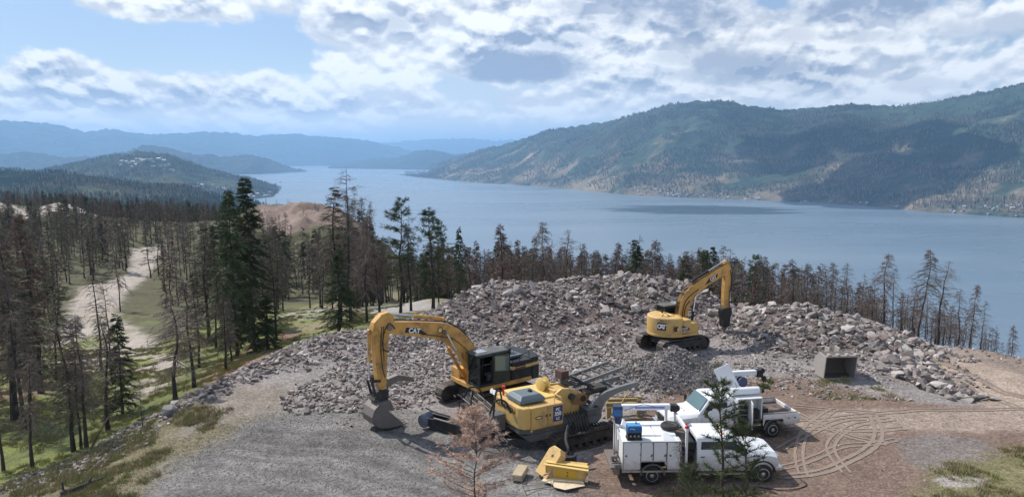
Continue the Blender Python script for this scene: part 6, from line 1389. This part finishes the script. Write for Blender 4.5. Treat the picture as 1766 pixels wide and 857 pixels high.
def loft_cab(root, x0, x1, xw, xh, z0, zr, zh, y, paint, name='cab_body'):
    """pickup cab and hood: x0 rear of cab, xw roof front, x1 windscreen foot, xh nose; heights zr roof, zh hood"""
    g = MB()
    def ring(x, zt, yt, zb=z0, yb=y, zm=None):
        zm = zm if zm is not None else zb + (zt - zb) * .5
        return [(x, -yb * .97, zb), (x, -yb, zb + .12), (x, -yb, zm), (x, -yt, zt - .07), (x, -yt * .90, zt), (x, yt * .90, zt), (x, yt, zt - .07), (x, yb, zm), (x, yb, zb + .12), (x, yb * .97, zb)]
    bl = 1.36
    g.loft([ring(x0, zr - .03, y * .84, zm=bl), ring(x0 + .12, zr, y * .85, zm=bl), ring(xw - .15, zr, y * .85, zm=bl), ring(xw, zr - .04, y * .85, zm=bl), ring(x1, zh + .05, y * .93, zm=min(bl, zh - .15)), ring(x1 + .08, zh + .02, y * .90, zm=zh - .16), ring(xh - .35, zh - .07, y * .86, zm=zh - .22), ring(xh - .08, zh - .16, y * .82, zm=zh - .32, yb=y * .97), ring(xh, zh - .30, y * .78, zm=zh - .45, yb=y * .92)])
    return g.build(name, paint, root, smooth=True, bevel=.012)
def side_glass(cab, quads, y, side, mat=None):
    for q in quads:
        # q: list of (x, z); the glass leans in with the pillars
        vs = []
        for (x, z) in q:
            f = np.clip((z - 1.36) / (2.16 - 1.36), 0, 1); vs.append((x, side * ((y * (1 - f) + y * .86 * f) + .006), z))
        g = MB(); g.add(vs if side < 0 else vs[::-1], [tuple(range(len(q)))]); o = g.build('window', mat or GLT, cab); o.modifiers.new('thick', 'SOLIDIFY').thickness = .012
def arch(root, x, y, side, r=.52, mat=None):
    g = MB(); n = 14
    v = []
    for k in range(n + 1):
        a = math.pi * k / n; v += [(x + math.cos(a) * r, side * y, .50 + math.sin(a) * r), (x + math.cos(a) * (r + .09), side * y, .50 + math.sin(a) * (r + .07)), (x + math.cos(a) * (r + .09), side * (y + .06), .50 + math.sin(a) * (r + .05)), (x + math.cos(a) * r, side * (y + .06), .50 + math.sin(a) * r)]
    f = []
    for k in range(n):
        for i in range(4): f.append((4 * k + i, 4 * k + (i + 1) % 4, 4 * k + 4 + (i + 1) % 4, 4 * k + 4 + i))
    g.add(v, f); return g.build('wheel_arch', mat or BLK, root, smooth=True)
def truck_near():
    x0, y0 = 5.82, 30.15
    root = link('service_truck', None, None, (x0, y0, gz(x0, y0) + .0), (0, 0, R(1.5)))
    tag(root, 'white crew cab service truck carrying a blue welder and a spare wheel', 'truck'); root.scale = (.965, .965, .93)
    g = MB(); g.box(-1.5, 5.1, -.42, -.30, .55, .75); g.box(-1.5, 5.1, .30, .42, .55, .75); g.cyl((0, -.95, .43), (0, .95, .43), .09); g.cyl((4.87, -.9, .43), (4.87, .9, .43), .07); g.build('chassis', BLK, root)
    for s in (-1, 1): wheel(root, 0, s * .93, .43, .42, side=s); wheel(root, 4.87, s * .97, .43, .27, side=s)
    # service body: two side cabinets with doors and a covered middle
    for s in (-1, 1):
        prof = [(-1.32, .72), (-.62, .72), (-.50, 1.12), (.52, 1.12), (.66, .72), (1.22, .72), (1.22, 2.08), (-1.32, 2.08)]
        g = MB(); ya, yb = (-1.20, -.66) if s < 0 else (.66, 1.20); g.prism(prof, ya, yb); cabn = g.build('tool_cabinet', WHT2, root, bevel=.015)
        for (a, b, c) in ((-1.27, -.54, .77), (-.505, -.005, 1.17), (.03, .58, 1.17), (.62, 1.17, .77)):
            g = MB(); yy = s * 1.20; g.box(a - .018, b + .018, min(yy, yy + s * .006), max(yy, yy + s * .006), c - .018, 2.038); g.build('door_gap_shade', BLK, cabn)  # black sheet added behind each door, standing in for shade in the gaps
            g = MB(); yy = s * 1.20; g.box(a, b, min(yy, yy + s * .025), max(yy, yy + s * .025), c, 2.02); dr = g.build('cabinet_door', WHT2, cabn, bevel=.01)
            g = MB(); hx = b - .10 if a < .3 else b - .12; g.lathe((a + .13 if a > .6 else (b - .62 if a < -1 else b - .06), yy + s * .026, 1.42), (0, s, 0), [(0, .05), (.012, .05), (.02, .03)], 14)
            g.build('door_latch', STL, dr)
            for zz in (1.0 if c < 1 else 1.25, 1.45, 1.93): g = MB(); g.box(b - .03, b + .03, min(yy + s * .026, yy + s * .045), max(yy + s * .026, yy + s * .045), zz, zz + .07); g.build('hinge', STL, dr)
        arch(cabn, 0, 1.195 if s < 0 else 1.195, s, .47, DGR)
        g = MB(); g.box(-1.33, 1.23, s * 1.20 - .02 if s < 0 else 1.18, s * 1.20 + .02 if s < 0 else 1.22, .64, .715); g.build('cabinet_sill', ALU, cabn)
    g = MB(); g.box(-1.25, 1.15, -.655, .655, .85, 1.98); g.build('body_box', WHT2, root, bevel=.02)
    for (a, b) in ((-.66, .22), (.24, 1.12)): g = MB(); g.box(a, b, -.62, .62, 2.0, 2.14); g.build('box_lid', WHT, root, bevel=.03)
    g = MB(); g.loft([[(-.9, -.2, 2.0), (-.55, -.25, 2.0), (-.55, .5, 2.0), (-.9, .5, 2.0)], [(-1.25, -.2, 2.45), (-1.20, -.25, 2.47), (-1.0, .5, 2.47), (-1.05, .5, 2.45)]]); g.build('open_lid', WHT, root, bevel=.01)
    g = MB(); g.loft([[(.45, -1.1, 2.09), (1.0, -1.1, 2.09), (1.0, -.7, 2.09), (.45, -.7, 2.09)], [(.45, -.75, 2.28), (.6, -.75, 2.30), (.6, -.7, 2.30), (.45, -.7, 2.28)]]); g.build('wedge_box', WHT, root, bevel=.01)
    # welder
    w_ = link('welder', None, None, (0, 0, 0)); w_.parent = None
    g = MB(); wr = tag(w_, 'blue welding generator standing on the rear of the near service truck', 'welder'); Mw = root.matrix_basis
    w_.matrix_basis = Mw @ Matrix.Translation((-.78, -.88, 2.085)); 
    g.box(-.33, .33, -.24, .24, 0, .06); g.box(-.30, .30, -.22, .22, .06, .34); g.build('welder_base', BLK, w_, bevel=.015)
    g = MB(); g.box(-.31, .31, -.235, .235, .342, .62); bx = g.build('welder_case', BLU, w_, bevel=.03)
    g = MB(); g.box(-.29, .29, -.2, .22, .622, .66); g.build('welder_lid', material('light_blue_enamel', (.07, .26, .50), .4, 0, .1, 3), w_, bevel=.02)
    for k in range(3): g = MB(); g.cyl((-.18 + k * .17, -.222, .2), (-.18 + k * .17, -.24, .2), .04, n=10); g.build('welder_knob', ALU, w_)
    g = MB(); g.tube(smooth_path([(-.22, -.238, .52), (-.15, -.239, .55), (-.06, -.239, .52), (.0, -.239, .50)], 3), .012); g.build('welder_mark', PAPER, w_)
    g = MB(); g.cyl((.1, .1, .66), (.1, .1, .74), .03, n=8); g.build('welder_exhaust', STL, w_)
    # spare wheel lying flat
    sp_ = link('spare_wheel', None); sp_.matrix_basis = Mw @ Matrix.Translation((1.02, .08, 2.15)); tag(sp_, 'spare wheel lying flat on the white body behind the near truck cab', 'wheel')
    g = MB(); g.lathe((0, 0, 0), (0, 0, 1), [(0, .24), (.02, .36), (.06, .41), (.18, .41), (.23, .36), (.24, .25), (.2, .24)], 28); g.build('tyre', RUB, sp_, smooth=True)
    g = MB(); g.lathe((0, 0, .04), (0, 0, 1), [(0, .24), (.17, .25), (.175, .22), (.10, .20), (.11, .08), (.15, .07)], 24); g.build('rim', ALU, sp_, smooth=True)
    g = MB()
    for k in range(6): a = k * math.pi / 3; g.cyl((.15 * math.cos(a), .15 * math.sin(a), .142), (.15 * math.cos(a), .15 * math.sin(a), .150), .03, n=8)
    g.build('rim_hole', INK, sp_)
    # crane lying along the far side
    g = MB(); g.cyl((-1.15, .98, 2.09), (-1.15, .98, 2.75), .16, n=16); g.box(-1.38, -.98, .78, 1.18, 2.4, 2.95); g.build('crane_post', DBL, root, bevel=.02)
    g = MB(); g.box(-1.385, -1.02, .77, .776, 2.5, 2.8); g.build('crane_motor', BLU, root)
    g = MB(); g.box(-1.0, 1.22, .84, 1.10, 2.74, 3.0); cr = g.build('crane_boom', WHT, root, bevel=.03)
    g = MB(); g.box(-.4, .95, .834, .838, 2.83, 2.92); g.build('boom_stripe', material('violet_blue_paint', (.20, .22, .62), .4, 0, .15, 6), cr)
    g = MB(); g.tube(smooth_path([(-.9, .8, 2.75), (-.2, .79, 3.02), (.1, .78, 3.04), (.5, .8, 2.9)], 4), .012); g.build('cable', BLK, cr)
    g = MB(); g.box(1.225, 1.45, .82, 1.12, 2.66, 2.98); g.cyl((1.5, .80, 2.82), (1.5, 1.14, 2.82), .15, n=14); g.build('boom_head', BLK, cr, bevel=.02)
    g = MB(); g.box(1.0, 1.1, .88, 1.06, 2.08, 2.74); g.build('boom_rest', WHT, root)
    # bulkhead beam with red lights
    g = MB(); g.box(1.42, 1.54, -1.12, 1.12, 2.42, 2.60); hb = g.build('light_bar', WHT, root, bevel=.02)
    for s in (-1, 1):
        g = MB(); g.box(1.43, 1.53, s * 1.05 - .05, s * 1.05 + .05, .78, 2.42); g.build('rack_post', WHT2, hb)
        g = MB(); g.lathe((1.48, s * 1.02, 2.60), (0, 0, 1), [(0, .09), (.10, .09), (.14, .05)], 14); g.build('red_lamp', RED, hb, smooth=True)
    g = MB(); g.box(1.23, 2.0, -1.1, 1.1, .78, .86); g.build('deck_plate', PLATE, root)
    g = MB(); g.box(1.24, 1.95, .2, 1.1, .865, 1.75); g.build('deck_box', PLATE, root, bevel=.02)
    g = MB(); g.box(1.26, 1.90, -.9, .15, 1.5, 1.9); g.box(1.30, 1.85, -.85, .1, 1.2, 1.45); g.build('hose_reel_box', BLK, root, bevel=.03)
    # cab
    cab = loft_cab(root, 1.98, 4.18, 3.62, 5.60, .55, 2.12, 1.45, 1.0, WHT)
    side_glass(cab, [[(2.12, 1.40), (3.05, 1.40), (3.05, 1.90), (2.18, 1.90)], [(3.14, 1.40), (3.98, 1.40), (3.80, 1.72), (3.60, 1.90), (3.14, 1.90)]], .985, -1)
    side_glass(cab, [[(2.12, 1.40), (3.05, 1.40), (3.05, 1.90), (2.18, 1.90)], [(3.14, 1.40), (3.98, 1.40), (3.80, 1.72), (3.60, 1.90), (3.14, 1.90)]], .985, 1)
    g = MB(); g.add([(3.66, -.74, 2.06), (3.66, .74, 2.06), (4.13, .84, 1.55), (4.13, -.84, 1.55)], [(3, 2, 1, 0)]); o = g.build('windscreen', GLW, cab); o.modifiers.new('thick', 'SOLIDIFY').thickness = .02; o.location = (.03, 0, .03)
    g = MB(); g.add([(1.965, -.7, 1.45), (1.965, .7, 1.45), (1.965, .66, 1.95), (1.965, -.66, 1.95)], [(0, 3, 2, 1)]); g.build('window', GLT, cab)
    for s in (-1, 1):
        for (a, b) in ((2.06, 3.08), (3.10, 4.10)): g = MB(); g.box(a, b, min(s * 1.0, s * 1.012), max(s * 1.0, s * 1.012), .72, 1.34); dr = g.build('door', WHT, cab, bevel=.006); g = MB(); g.box(a + .06, a + .24, min(s * 1.014, s * 1.04), max(s * 1.014, s * 1.04), 1.22, 1.26); g.build('door_handle', BLK, dr)
        arch(root, 4.87, .97, s, .47); g = MB(); g.beam((3.98, s * 1.02, 1.48), (4.0, s * 1.22, 1.5), .05, .05); g.box(3.92, 4.02, min(s * 1.18, s * 1.36), max(s * 1.18, s * 1.36), 1.38, 1.72); g.build('wing_mirror', BLK, root, bevel=.02)
        g = MB(); g.box(2.05, 4.1, min(s * .88, s * 1.06), max(s * .88, s * 1.06), .42, .48); g.build('running_board', ALU, root)
        g = MB(); g.box(5.56, 5.66, s * .66 - .16, s * .66 + .16, .92, 1.18); g.build('headlight', ALU, root, bevel=.03)
    g = MB(); g.box(5.42, 5.76, -.98, .98, .52, .74); g.build('front_bumper', CHR, root, bevel=.04)
    g = MB(); g.box(5.58, 5.65, -.5, .5, .8, 1.18); g.build('grille', BLK, root, bevel=.02)
    for k in range(4): g = MB(); g.box(3.2 - .0, 3.28, -.55 + k * .33, -.40 + k * .33, 2.12, 2.16); g.build('roof_lamp', material('amber_lens', (.7, .25, .02), .3), cab)
    # work bumper and vice behind
    g = MB(); g.box(-1.78, -1.34, -1.0, 1.0, .66, .78); g.box(-1.74, -1.36, -1.12, -.60, 1.0, 1.07); rb = g.build('rear_bench', STL, root, bevel=.02)
    g = MB(); g.box(-1.75, -1.5, -1.0, -.8, 1.10, 1.32); g.cyl((-1.62, -1.22, 1.2), (-1.62, -.7, 1.2), .03); g.build('vice', STL, rb, bevel=.02)
    g = MB(); g.box(-1.65, -1.4, -1.05, -.75, .45, .70); g.build('tail_lamp_box', STL, root, bevel=.02)
    g = MB(); g.tube([(-1.42, .3, .8), (-1.42, .3, 2.3), (-1.42, .9, 2.3)], .035); g.tube([(-1.40, -.55, .8), (-1.40, -.55, 1.9)], .03); g.build('rear_rack', STL, root)
    # cable trailing on the ground
    pts = [(10.2, 28.75), (11.0, 28.45), (11.8, 28.6), (12.3, 29.0), (12.2, 29.5)]; pts = [(a, b, gz(a, b) + .03) for a, b in pts]
    g = MB(); g.tube(smooth_path(pts, 5), .02); tag(g.build('cable', BLK, None), 'black cable on the dirt under the nose of the near truck', 'cable')
def truck_far():
    x0, y0 = 12.5, 35.2
    root = link('service_truck', None, None, (x0, y0, gz(x0, y0)), (0, 0, R(190)))
    tag(root, 'white flatbed service truck with raised lid and open cabinet door, behind the welder truck', 'truck'); root.scale = (.95, .95, .95)
    g = MB(); g.box(-1.4, 5.2, -.42, -.30, .55, .75); g.box(-1.4, 5.2, .30, .42, .55, .75); g.cyl((0, -.95, .43), (0, .95, .43), .09); g.build('chassis', BLK, root)
    for s in (-1, 1): wheel(root, 0, s * .93, .43, .42, side=s); wheel(root, 4.6, s * .97, .43, .27, side=s)
    # flat deck with side rails at the rear
    g = MB(); g.box(-1.35, 1.75, -1.15, 1.15, .98, 1.06); dk = g.build('deck_plate', PLATE, root)
    for s in (-1, 1):
        g = MB(); prof = [(-1.35, .72), (-.58, .72), (-.48, 1.02), (.48, 1.02), (.56, .72), (.60, .72), (.60, 1.28), (-1.35, 1.28)]
        yy = s * 1.16; g.prism(prof, min(yy, yy + s * .06), max(yy, yy + s * .06)); sd_ = g.build('side_rail', WHT2, root, bevel=.015)
        g = MB(); g.beam((-1.35, s * 1.14, 1.32), (.58, s * 1.14, 1.32), .07, .05); g.build('rail_cap', WOOD, sd_)
        for xx in (-1.15, -.80): g = MB(); g.cyl((xx, yy + s * .06, 1.05), (xx, yy + s * .07, 1.05), .045, n=10); g.build('lamp', INK if xx < -1 else RED, sd_)
        arch(sd_, 0, 1.17, s, .47, DGR)
    g = MB(); g.box(-1.45, -1.36, -1.18, 1.18, .72, 1.25); g.build('tail_rail', WHT2, root, bevel=.015); g = MB(); g.box(-1.5, -1.2, -.9, .9, .60, .70); g.build('rear_bumper', STL, root)
    # tall cabinet, left side open with shelves; door standing out
    s = 1
    for s in (1, -1):
        g = MB(); ya, yb = (.62, 1.16) if s > 0 else (-1.16, -.62)
        g.box(.65, 2.0, ya, yb, 2.12, 2.18); g.box(.65, .70, ya, yb, 1.065, 2.12); g.box(1.96, 2.0, ya, yb, .72, 2.12); g.box(.7, 1.96, ya, yb, .72, .78); g.box(.7, 1.96, (ya if s > 0 else yb - .03), (ya + .03 if s > 0 else yb), .78, 2.12); g.box(1.28, 1.32, ya, yb, .78, 2.12)
        cb = g.build('tool_cabinet', WHT2, root, bevel=.01)
        for k in range(4): g = MB(); g.box(1.33, 1.95, min(s * .66, s * 1.10), max(s * .66, s * 1.10), 1.02 + k * .27, 1.045 + k * .27); g.build('shelf', ALU, cb)
        if s > 0:
            for k in range(9): g = MB(); bx = 1.36 + (k % 3) * .2; bz = 1.047 + (k // 3) * .27; g.box(bx, bx + .14, .80, 1.0, bz, bz + .13 + .02 * (k % 2)); g.build('parts_bin', [BLK, DBL, STL][k % 3], cb)
            M = Matrix.Translation((1.30, 1.17, 0)) @ Matrix.Rotation(R(70), 4, 'Z'); g = MB(); g.box(0, .62, 0, .04, .74, 2.08, 0, M); dr = g.build('open_door', WHT, cb, bevel=.01); g = MB(); g.box(.5, .54, .04, .07, 1.3, 1.5, 0, M); g.build('door_latch', STL, dr)
            g = MB(); g.box(.72, 1.27, .7, 1.05, .8, 1.5); g.build('tank', BLK, cb, bevel=.03)
        else: g = MB(); g.box(.7, 1.95, -1.19, -1.165, .78, 2.1); g.build('cabinet_door', WHT2, cb, bevel=.01)
    g = MB(); g.box(.68, 1.98, -.60, .60, 1.065, 2.0); g.build('body_box', WHT2, root, bevel=.02)
    g = MB(); g.cyl((.62, .62, 2.40), (2.1, .62, 2.40), .20, n=18); g.build('white_tank', WHT, root, smooth=True)
    g = MB(); g.box(.9, 2.0, -.55, .3, 2.02, 2.16); g.build('grated_tray', BLK, root, bevel=.02)
    M = Matrix.Translation((1.75, .15, 2.2)) @ Matrix.Rotation(R(-14), 4, 'Z') @ Matrix.Rotation(R(26), 4, 'Y') @ Matrix.Rotation(R(8), 4, 'X'); g = MB(); g.box(-.42, .42, -.03, .02, 0, 1.45, 0, M); g.build('raised_lid', WHT, root, bevel=.01)
    g = MB(); g.tube([(1.5, .4, 2.2), (1.75, .28, 2.75)], .015); g.build('lid_strut', STL, root)
    g = MB(); g.lathe((1.2, -.35, 2.62), (-.15, 1, .1), [(0, .2), (.03, .26), (.10, .26), (.11, .16), (.3, .16), (.31, .26), (.38, .26), (.4, .2)], 20); g.build('hose_reel', DBL, root, smooth=True)
    # crane: boom folded along the far side, black winch end at the rear
    g = MB(); g.cyl((1.5, -.9, 2.18), (1.5, -.9, 2.75), .14, n=14); g.build('crane_post', WHT2, root); g = MB(); g.box(-.05, 1.75, -1.04, -.78, 2.72, 2.98); cr = g.build('crane_boom', WHT, root, bevel=.03)
    g = MB(); g.box(-.40, -.06, -1.08, -.74, 2.60, 3.0); g.lathe((-.35, -1.1, 2.95), (0, 1, 0), [(0, .1), (.02, .15), (.36, .15), (.38, .1)], 14); g.box(-.62, -.42, -1.0, -.8, 2.35, 2.62); g.build('crane_winch', BLK, cr, bevel=.03)
    g = MB(); g.tube([(-.5, -.9, 2.35), (-.5, -.9, 1.9)], .015); g.lathe((-.5, -.9, 1.9), (0, 0, -1), [(0, .05), (.1, .09), (.2, .04)], 10); g.build('hook', BLK, cr)
    g = MB(); g.cyl((.3, -.2, 1.065), (.3, -.2, 1.9), .16, n=14); g.build('gas_bottle', material('grey_green_bottle', (.16, .20, .17), .5), root, smooth=True); g = MB(); g.box(.1, .55, .25, .8, 1.065, 1.45); g.build('deck_crate', BLK, root, bevel=.02)
    # cab
    cab = loft_cab(root, 2.1, 3.95, 3.38, 5.55, .55, 2.18, 1.45, 1.0, WHT)
    for s in (-1, 1): side_glass(cab, [[(2.4, 1.40), (3.78, 1.40), (3.62, 1.70), (3.38, 1.94), (2.45, 1.94)]], .985, s)
    g = MB(); g.add([(3.42, -.74, 2.12), (3.42, .74, 2.12), (3.91, .84, 1.55), (3.91, -.84, 1.55)], [(3, 2, 1, 0)]); o = g.build('windscreen', GLW, cab); o.modifiers.new('thick', 'SOLIDIFY').thickness = .02; o.location = (.03, 0, .03)
    for s in (-1, 1):
        g = MB(); g.box(2.45, 3.9, min(s * 1.0, s * 1.012), max(s * 1.0, s * 1.012), .72, 1.34); dr = g.build('door', WHT, cab, bevel=.006)
        arch(root, 4.6, .97, s, .47); g = MB(); g.beam((3.75, s * 1.02, 1.48), (3.78, s * 1.22, 1.5), .05, .05); g.box(3.70, 3.80, min(s * 1.18, s * 1.36), max(s * 1.18, s * 1.36), 1.38, 1.75); g.build('wing_mirror', BLK, root, bevel=.02)
        g = MB(); g.box(5.50, 5.60, s * .66 - .16, s * .66 + .16, .92, 1.18); g.build('headlight', ALU, root, bevel=.03)
    g = MB(); g.box(5.4, 5.75, -.98, .98, .52, .74); g.build('front_bumper', CHR, root, bevel=.04); g = MB(); g.box(5.52, 5.59, -.5, .5, .8, 1.18); g.build('grille', BLK, root, bevel=.02)
    for k in range(3): g = MB(); g.lathe((4.5 + .0 * k, -.3 + .3 * k, 1.47), (0, 0, 1), [(0, .04), (.01, .04)], 8); g.build('hood_mark', INK, cab)

# ------------------------------------------------------------------ tyre tracks on the dirt, far houses, clouds
def tyre_tracks():
    m = material('pressed_dust', (.25, .195, .155), .95, 0, .25, 4, dirt=(.22, .165, .135), dirt_amt=.62, dirt_scale=1.0)
    arcs = [[(1350, 822), (1420, 812), (1490, 780), (1515, 750), (1505, 715)], [(1352, 800), (1400, 770), (1445, 735), (1465, 700)], [(1345, 775), (1400, 745), (1450, 725), (1530, 718)], [(1370, 710), (1410, 730), (1465, 752), (1530, 765)],
            [(1350, 740), (1420, 738), (1490, 742), (1560, 738)], [(1385, 818), (1378, 780), (1392, 740), (1440, 705)], [(1440, 815), (1420, 780), (1400, 755), (1372, 735)], [(1460, 815), (1432, 770), (1470, 735), (1540, 722)],
            [(1350, 725), (1430, 722), (1520, 712), (1640, 706), (1766, 705)], [(1350, 760), (1440, 752), (1560, 745), (1680, 748), (1766, 742)], [(1365, 700), (1430, 706), (1520, 712)], [(1340, 808), (1390, 795), (1450, 770), (1500, 765), (1545, 758)],
            [(1600, 612), (1660, 640), (1720, 672), (1790, 690)], [(1575, 612), (1640, 645), (1700, 680), (1790, 715)]]
    for a in arcs:
        if arcs.index(a) in (1, 6, 9): continue
        P = [hit(px, py, ground_z) for px, py in a]
        pts = smooth_path([Vector((p[0], p[1], 0)) for p in P], 14)
        ai = arcs.index(a)
        for off in (-.17, .17):
            v = []; f = []
            for i, p in enumerate(pts):
                t = (pts[min(i + 1, len(pts) - 1)] - pts[max(i - 1, 0)]).normalized(); n = Vector((-t.y, t.x, 0)); wd = (.07 if ai % 3 else .10) * (1 + .5 * vnoise(i * .7, off * 9, 3))
                for s_ in (-1, 1):
                    q = p + n * (off * 1.0 + s_ * wd + .04 * float(vnoise(i * .9, s_ * 4.0 + off, 5))); v.append((q.x, q.y))
            v = np.array(v); z = ground_z(v[:, 0], v[:, 1]) + .022
            MB_ = MB(); MB_.add([(a_, b_, c_) for (a_, b_), c_ in zip(v, z)], [(2 * i, 2 * i + 1, 2 * i + 3, 2 * i + 2) for i in range(len(pts) - 1)])
            o = MB_.build('tyre_tracks', m, None, smooth=True); tag(o, kind='structure')
def far_houses():
    rng = np.random.default_rng(77)
    mats_w = [material('house_wall_pale', (.55, .53, .49), .8), material('house_wall_tan', (.38, .33, .27), .8), material('house_wall_grey', (.35, .37, .39), .8)]
    mats_r = [material('house_roof_grey', (.20, .20, .21), .9), material('house_roof_brown', (.17, .12, .10), .9), material('house_roof_white', (.62, .62, .62), .7)]
    def surf(nm, px, v):
        X, Y, Z, pxs, T = HILLS[nm]; j = int(np.clip(np.searchsorted(pxs, px), 0, len(pxs) - 1)); i = int(v); return X[i, j], Y[i, j], Z[i, j], X[i, j - 1] - X[i, j]
    for (nm, cnt, pxa, pxb, va, vb, sc, lab, g) in (('mountainside', 62, 1085, 1320, 1, 10, 1.0, 'small lakeside house on the far shore below the mountain', 'the houses on the far shore'), ('mountainside', 22, 1625, 1800, 1, 8, 1.0, 'small house on the right end of the far shore, right of the shaded slope', 'the far shore at right'), ('mountainside', 16, 1340, 1600, 0, 3, .9, 'small pale house at the waterline under the shaded slope', 'the shore under the shaded slope'),
                                                    ('suburb_hill', 46, 205, 300, 58, 80, 1.5, 'pale house of the hillside suburb on the left hill', 'the suburb on the left hill'), ('suburb_hill', 40, 320, 478, 6, 34, 1.2, 'small house in the valley below the left hill', 'the valley below the suburb hill')):
        for k in range(cnt):
            px = rng.uniform(pxa, pxb); x, y, z, _ = surf(nm, px, rng.integers(va, vb)); w_, l_, h_ = rng.uniform(9, 15) * sc, rng.uniform(11, 22) * sc, rng.uniform(5, 8) * sc
            r = link('house', None, None, (float(x), float(y), float(z)), (0, 0, rng.uniform(-.6, .6))); wi, ri = int(rng.integers(0, 3)), int(rng.integers(0, 3)); desc_ = ('pale', 'tan', 'grey')[wi] + ' walled house with ' + ('grey', 'brown', 'white')[ri] + ' roof'; half = 'left' if px < (pxa + pxb) / 2 else 'right'; tag(r, desc_ + ', ' + half + ' part of ' + g, 'house', g + ', ' + half + ', ' + desc_)
            b = MB(); b.box(-l_ / 2, l_ / 2, -w_ / 2, w_ / 2, -4, h_); wl = b.build('wall', mats_w[wi], r)
            b = MB(); b.add([(-l_ / 2 - .8, -w_ / 2 - .8, h_), (l_ / 2 + .8, -w_ / 2 - .8, h_), (l_ / 2 + .8, w_ / 2 + .8, h_), (-l_ / 2 - .8, w_ / 2 + .8, h_), (-l_ / 2 - .8, 0, h_ + w_ * .3), (l_ / 2 + .8, 0, h_ + w_ * .3)], [(0, 1, 5, 4), (2, 3, 4, 5), (0, 4, 3), (1, 2, 5), (3, 2, 1, 0)]); b.build('roof', mats_r[ri], r)
def clouds():
    """real cloud bodies, high over the far shore; they cast the broad shadow seen on the slope"""
    m, w, bs = new_mat('cloud'); bs.inputs['Base Color'].default_value = (.9, .9, .9, 1); bs.inputs['Roughness'].default_value = 1; bs.inputs['Specular IOR Level'].default_value = 0
    def body(cx, cy, cz, rx, ry, rz, seed):
        import bmesh
        rng = np.random.default_rng(seed); V_, F_ = [], []; off = 0
        bm = bmesh.new(); bmesh.ops.create_icosphere(bm, subdivisions=3, radius=1); bv = np.array([v.co for v in bm.verts]); bf = np.array([[v.index for v in f.verts] for f in bm.faces]); bm.free()
        for k in range(26):
            p = rng.uniform(-1, 1, 2) * .75; q = rng.uniform(.25, .5)
            v = bv * np.array([rx * q, ry * q, rz * rng.uniform(.6, 1.2)]) + np.array([p[0] * rx, p[1] * ry, 0]); v = v + (fbm(v[:, 0] / 120, v[:, 1] / 120 + v[:, 2] / 90, seed, 4) * rx * .18)[:, None] * bv
            v[:, 2] = np.maximum(v[:, 2], -rz * .25) + cz; v[:, 0] += cx; v[:, 1] += cy; V_.append(v); F_.append(bf + off); off += len(bv)
        o = link('cloud', np_mesh('cloud', np.concatenate(V_), np.concatenate(F_), m, smooth=True)); tag(o, kind='structure')
    CZ = 1650.0
    for (px, py, D, rx, ry, sd_) in ((1470, 315, 4900, 520, 380, 1), (1600, 295, 5100, 520, 420, 2), (1560, 262, 5900, 480, 420, 5), (1330, 215, 6300, 420, 420, 4), (60, 300, 3300, 700, 500, 6), (330, 300, 3400, 250, 260, 7)):
        x, y, z = on_y(px, py, D); t = (CZ - z) / sun_dir.z
        body(x + sun_dir.x * t, y + sun_dir.y * t, CZ, rx, ry, 190, sd_)
KEEP_CLEAR = [(-1.4, 39.2, 3.0), (-3.4, 37.6, 1.6), (0.6, 41, 1.8), (2.2, 34.2, 3.4), (-2.6, 35.0, 2.6), (11.1, 49.9, 2.3), (12.6, 50.8, 1.6), (9.7, 49.2, 1.5), (20, 43.4, 1.6), (8, 30, 3.6), (5, 29, 2.4), (10.5, 29.5, 2.5), (11, 34, 3.2), (-6.4, 35.8, 1.3), (5.9, 37.3, 1.1)]
build_rocks()
excavator_near(); excavator_far(); machine_stripped(); yard_pieces(); truck_near(); truck_far()
tyre_tracks(); far_houses(); clouds()
build_hero_trees()
build_forest()
build_grass()

# ------------------------------------------------------------------ haze over the valley
def build_haze():
    m = bpy.data.materials.new('haze'); m.use_nodes = True; w = NT(m.node_tree); w.n.clear()
    out = w.new('ShaderNodeOutputMaterial'); v = w.new('ShaderNodeVolumePrincipled')
    v.inputs['Color'].default_value = (.38, .65, 1.0, 1); v.inputs['Density'].default_value = 5.3e-5
    v.inputs['Anisotropy'].default_value = 0.3
    w.l.new(v.outputs[0], out.inputs['Volume'])
    B = 62500.0; z0, z1 = -420.0, 1040.0
    vs = [(x, y, z) for z in (z0, z1) for y in (-3000, B) for x in (-B, B)]
    fs = np.array([(0, 2, 3, 1), (4, 5, 7, 6), (0, 1, 5, 4), (2, 6, 7, 3), (0, 4, 6, 2), (1, 3, 7, 5)])
    tag(link('haze', np_mesh('haze', vs, fs, m)), kind='stuff')
build_haze()
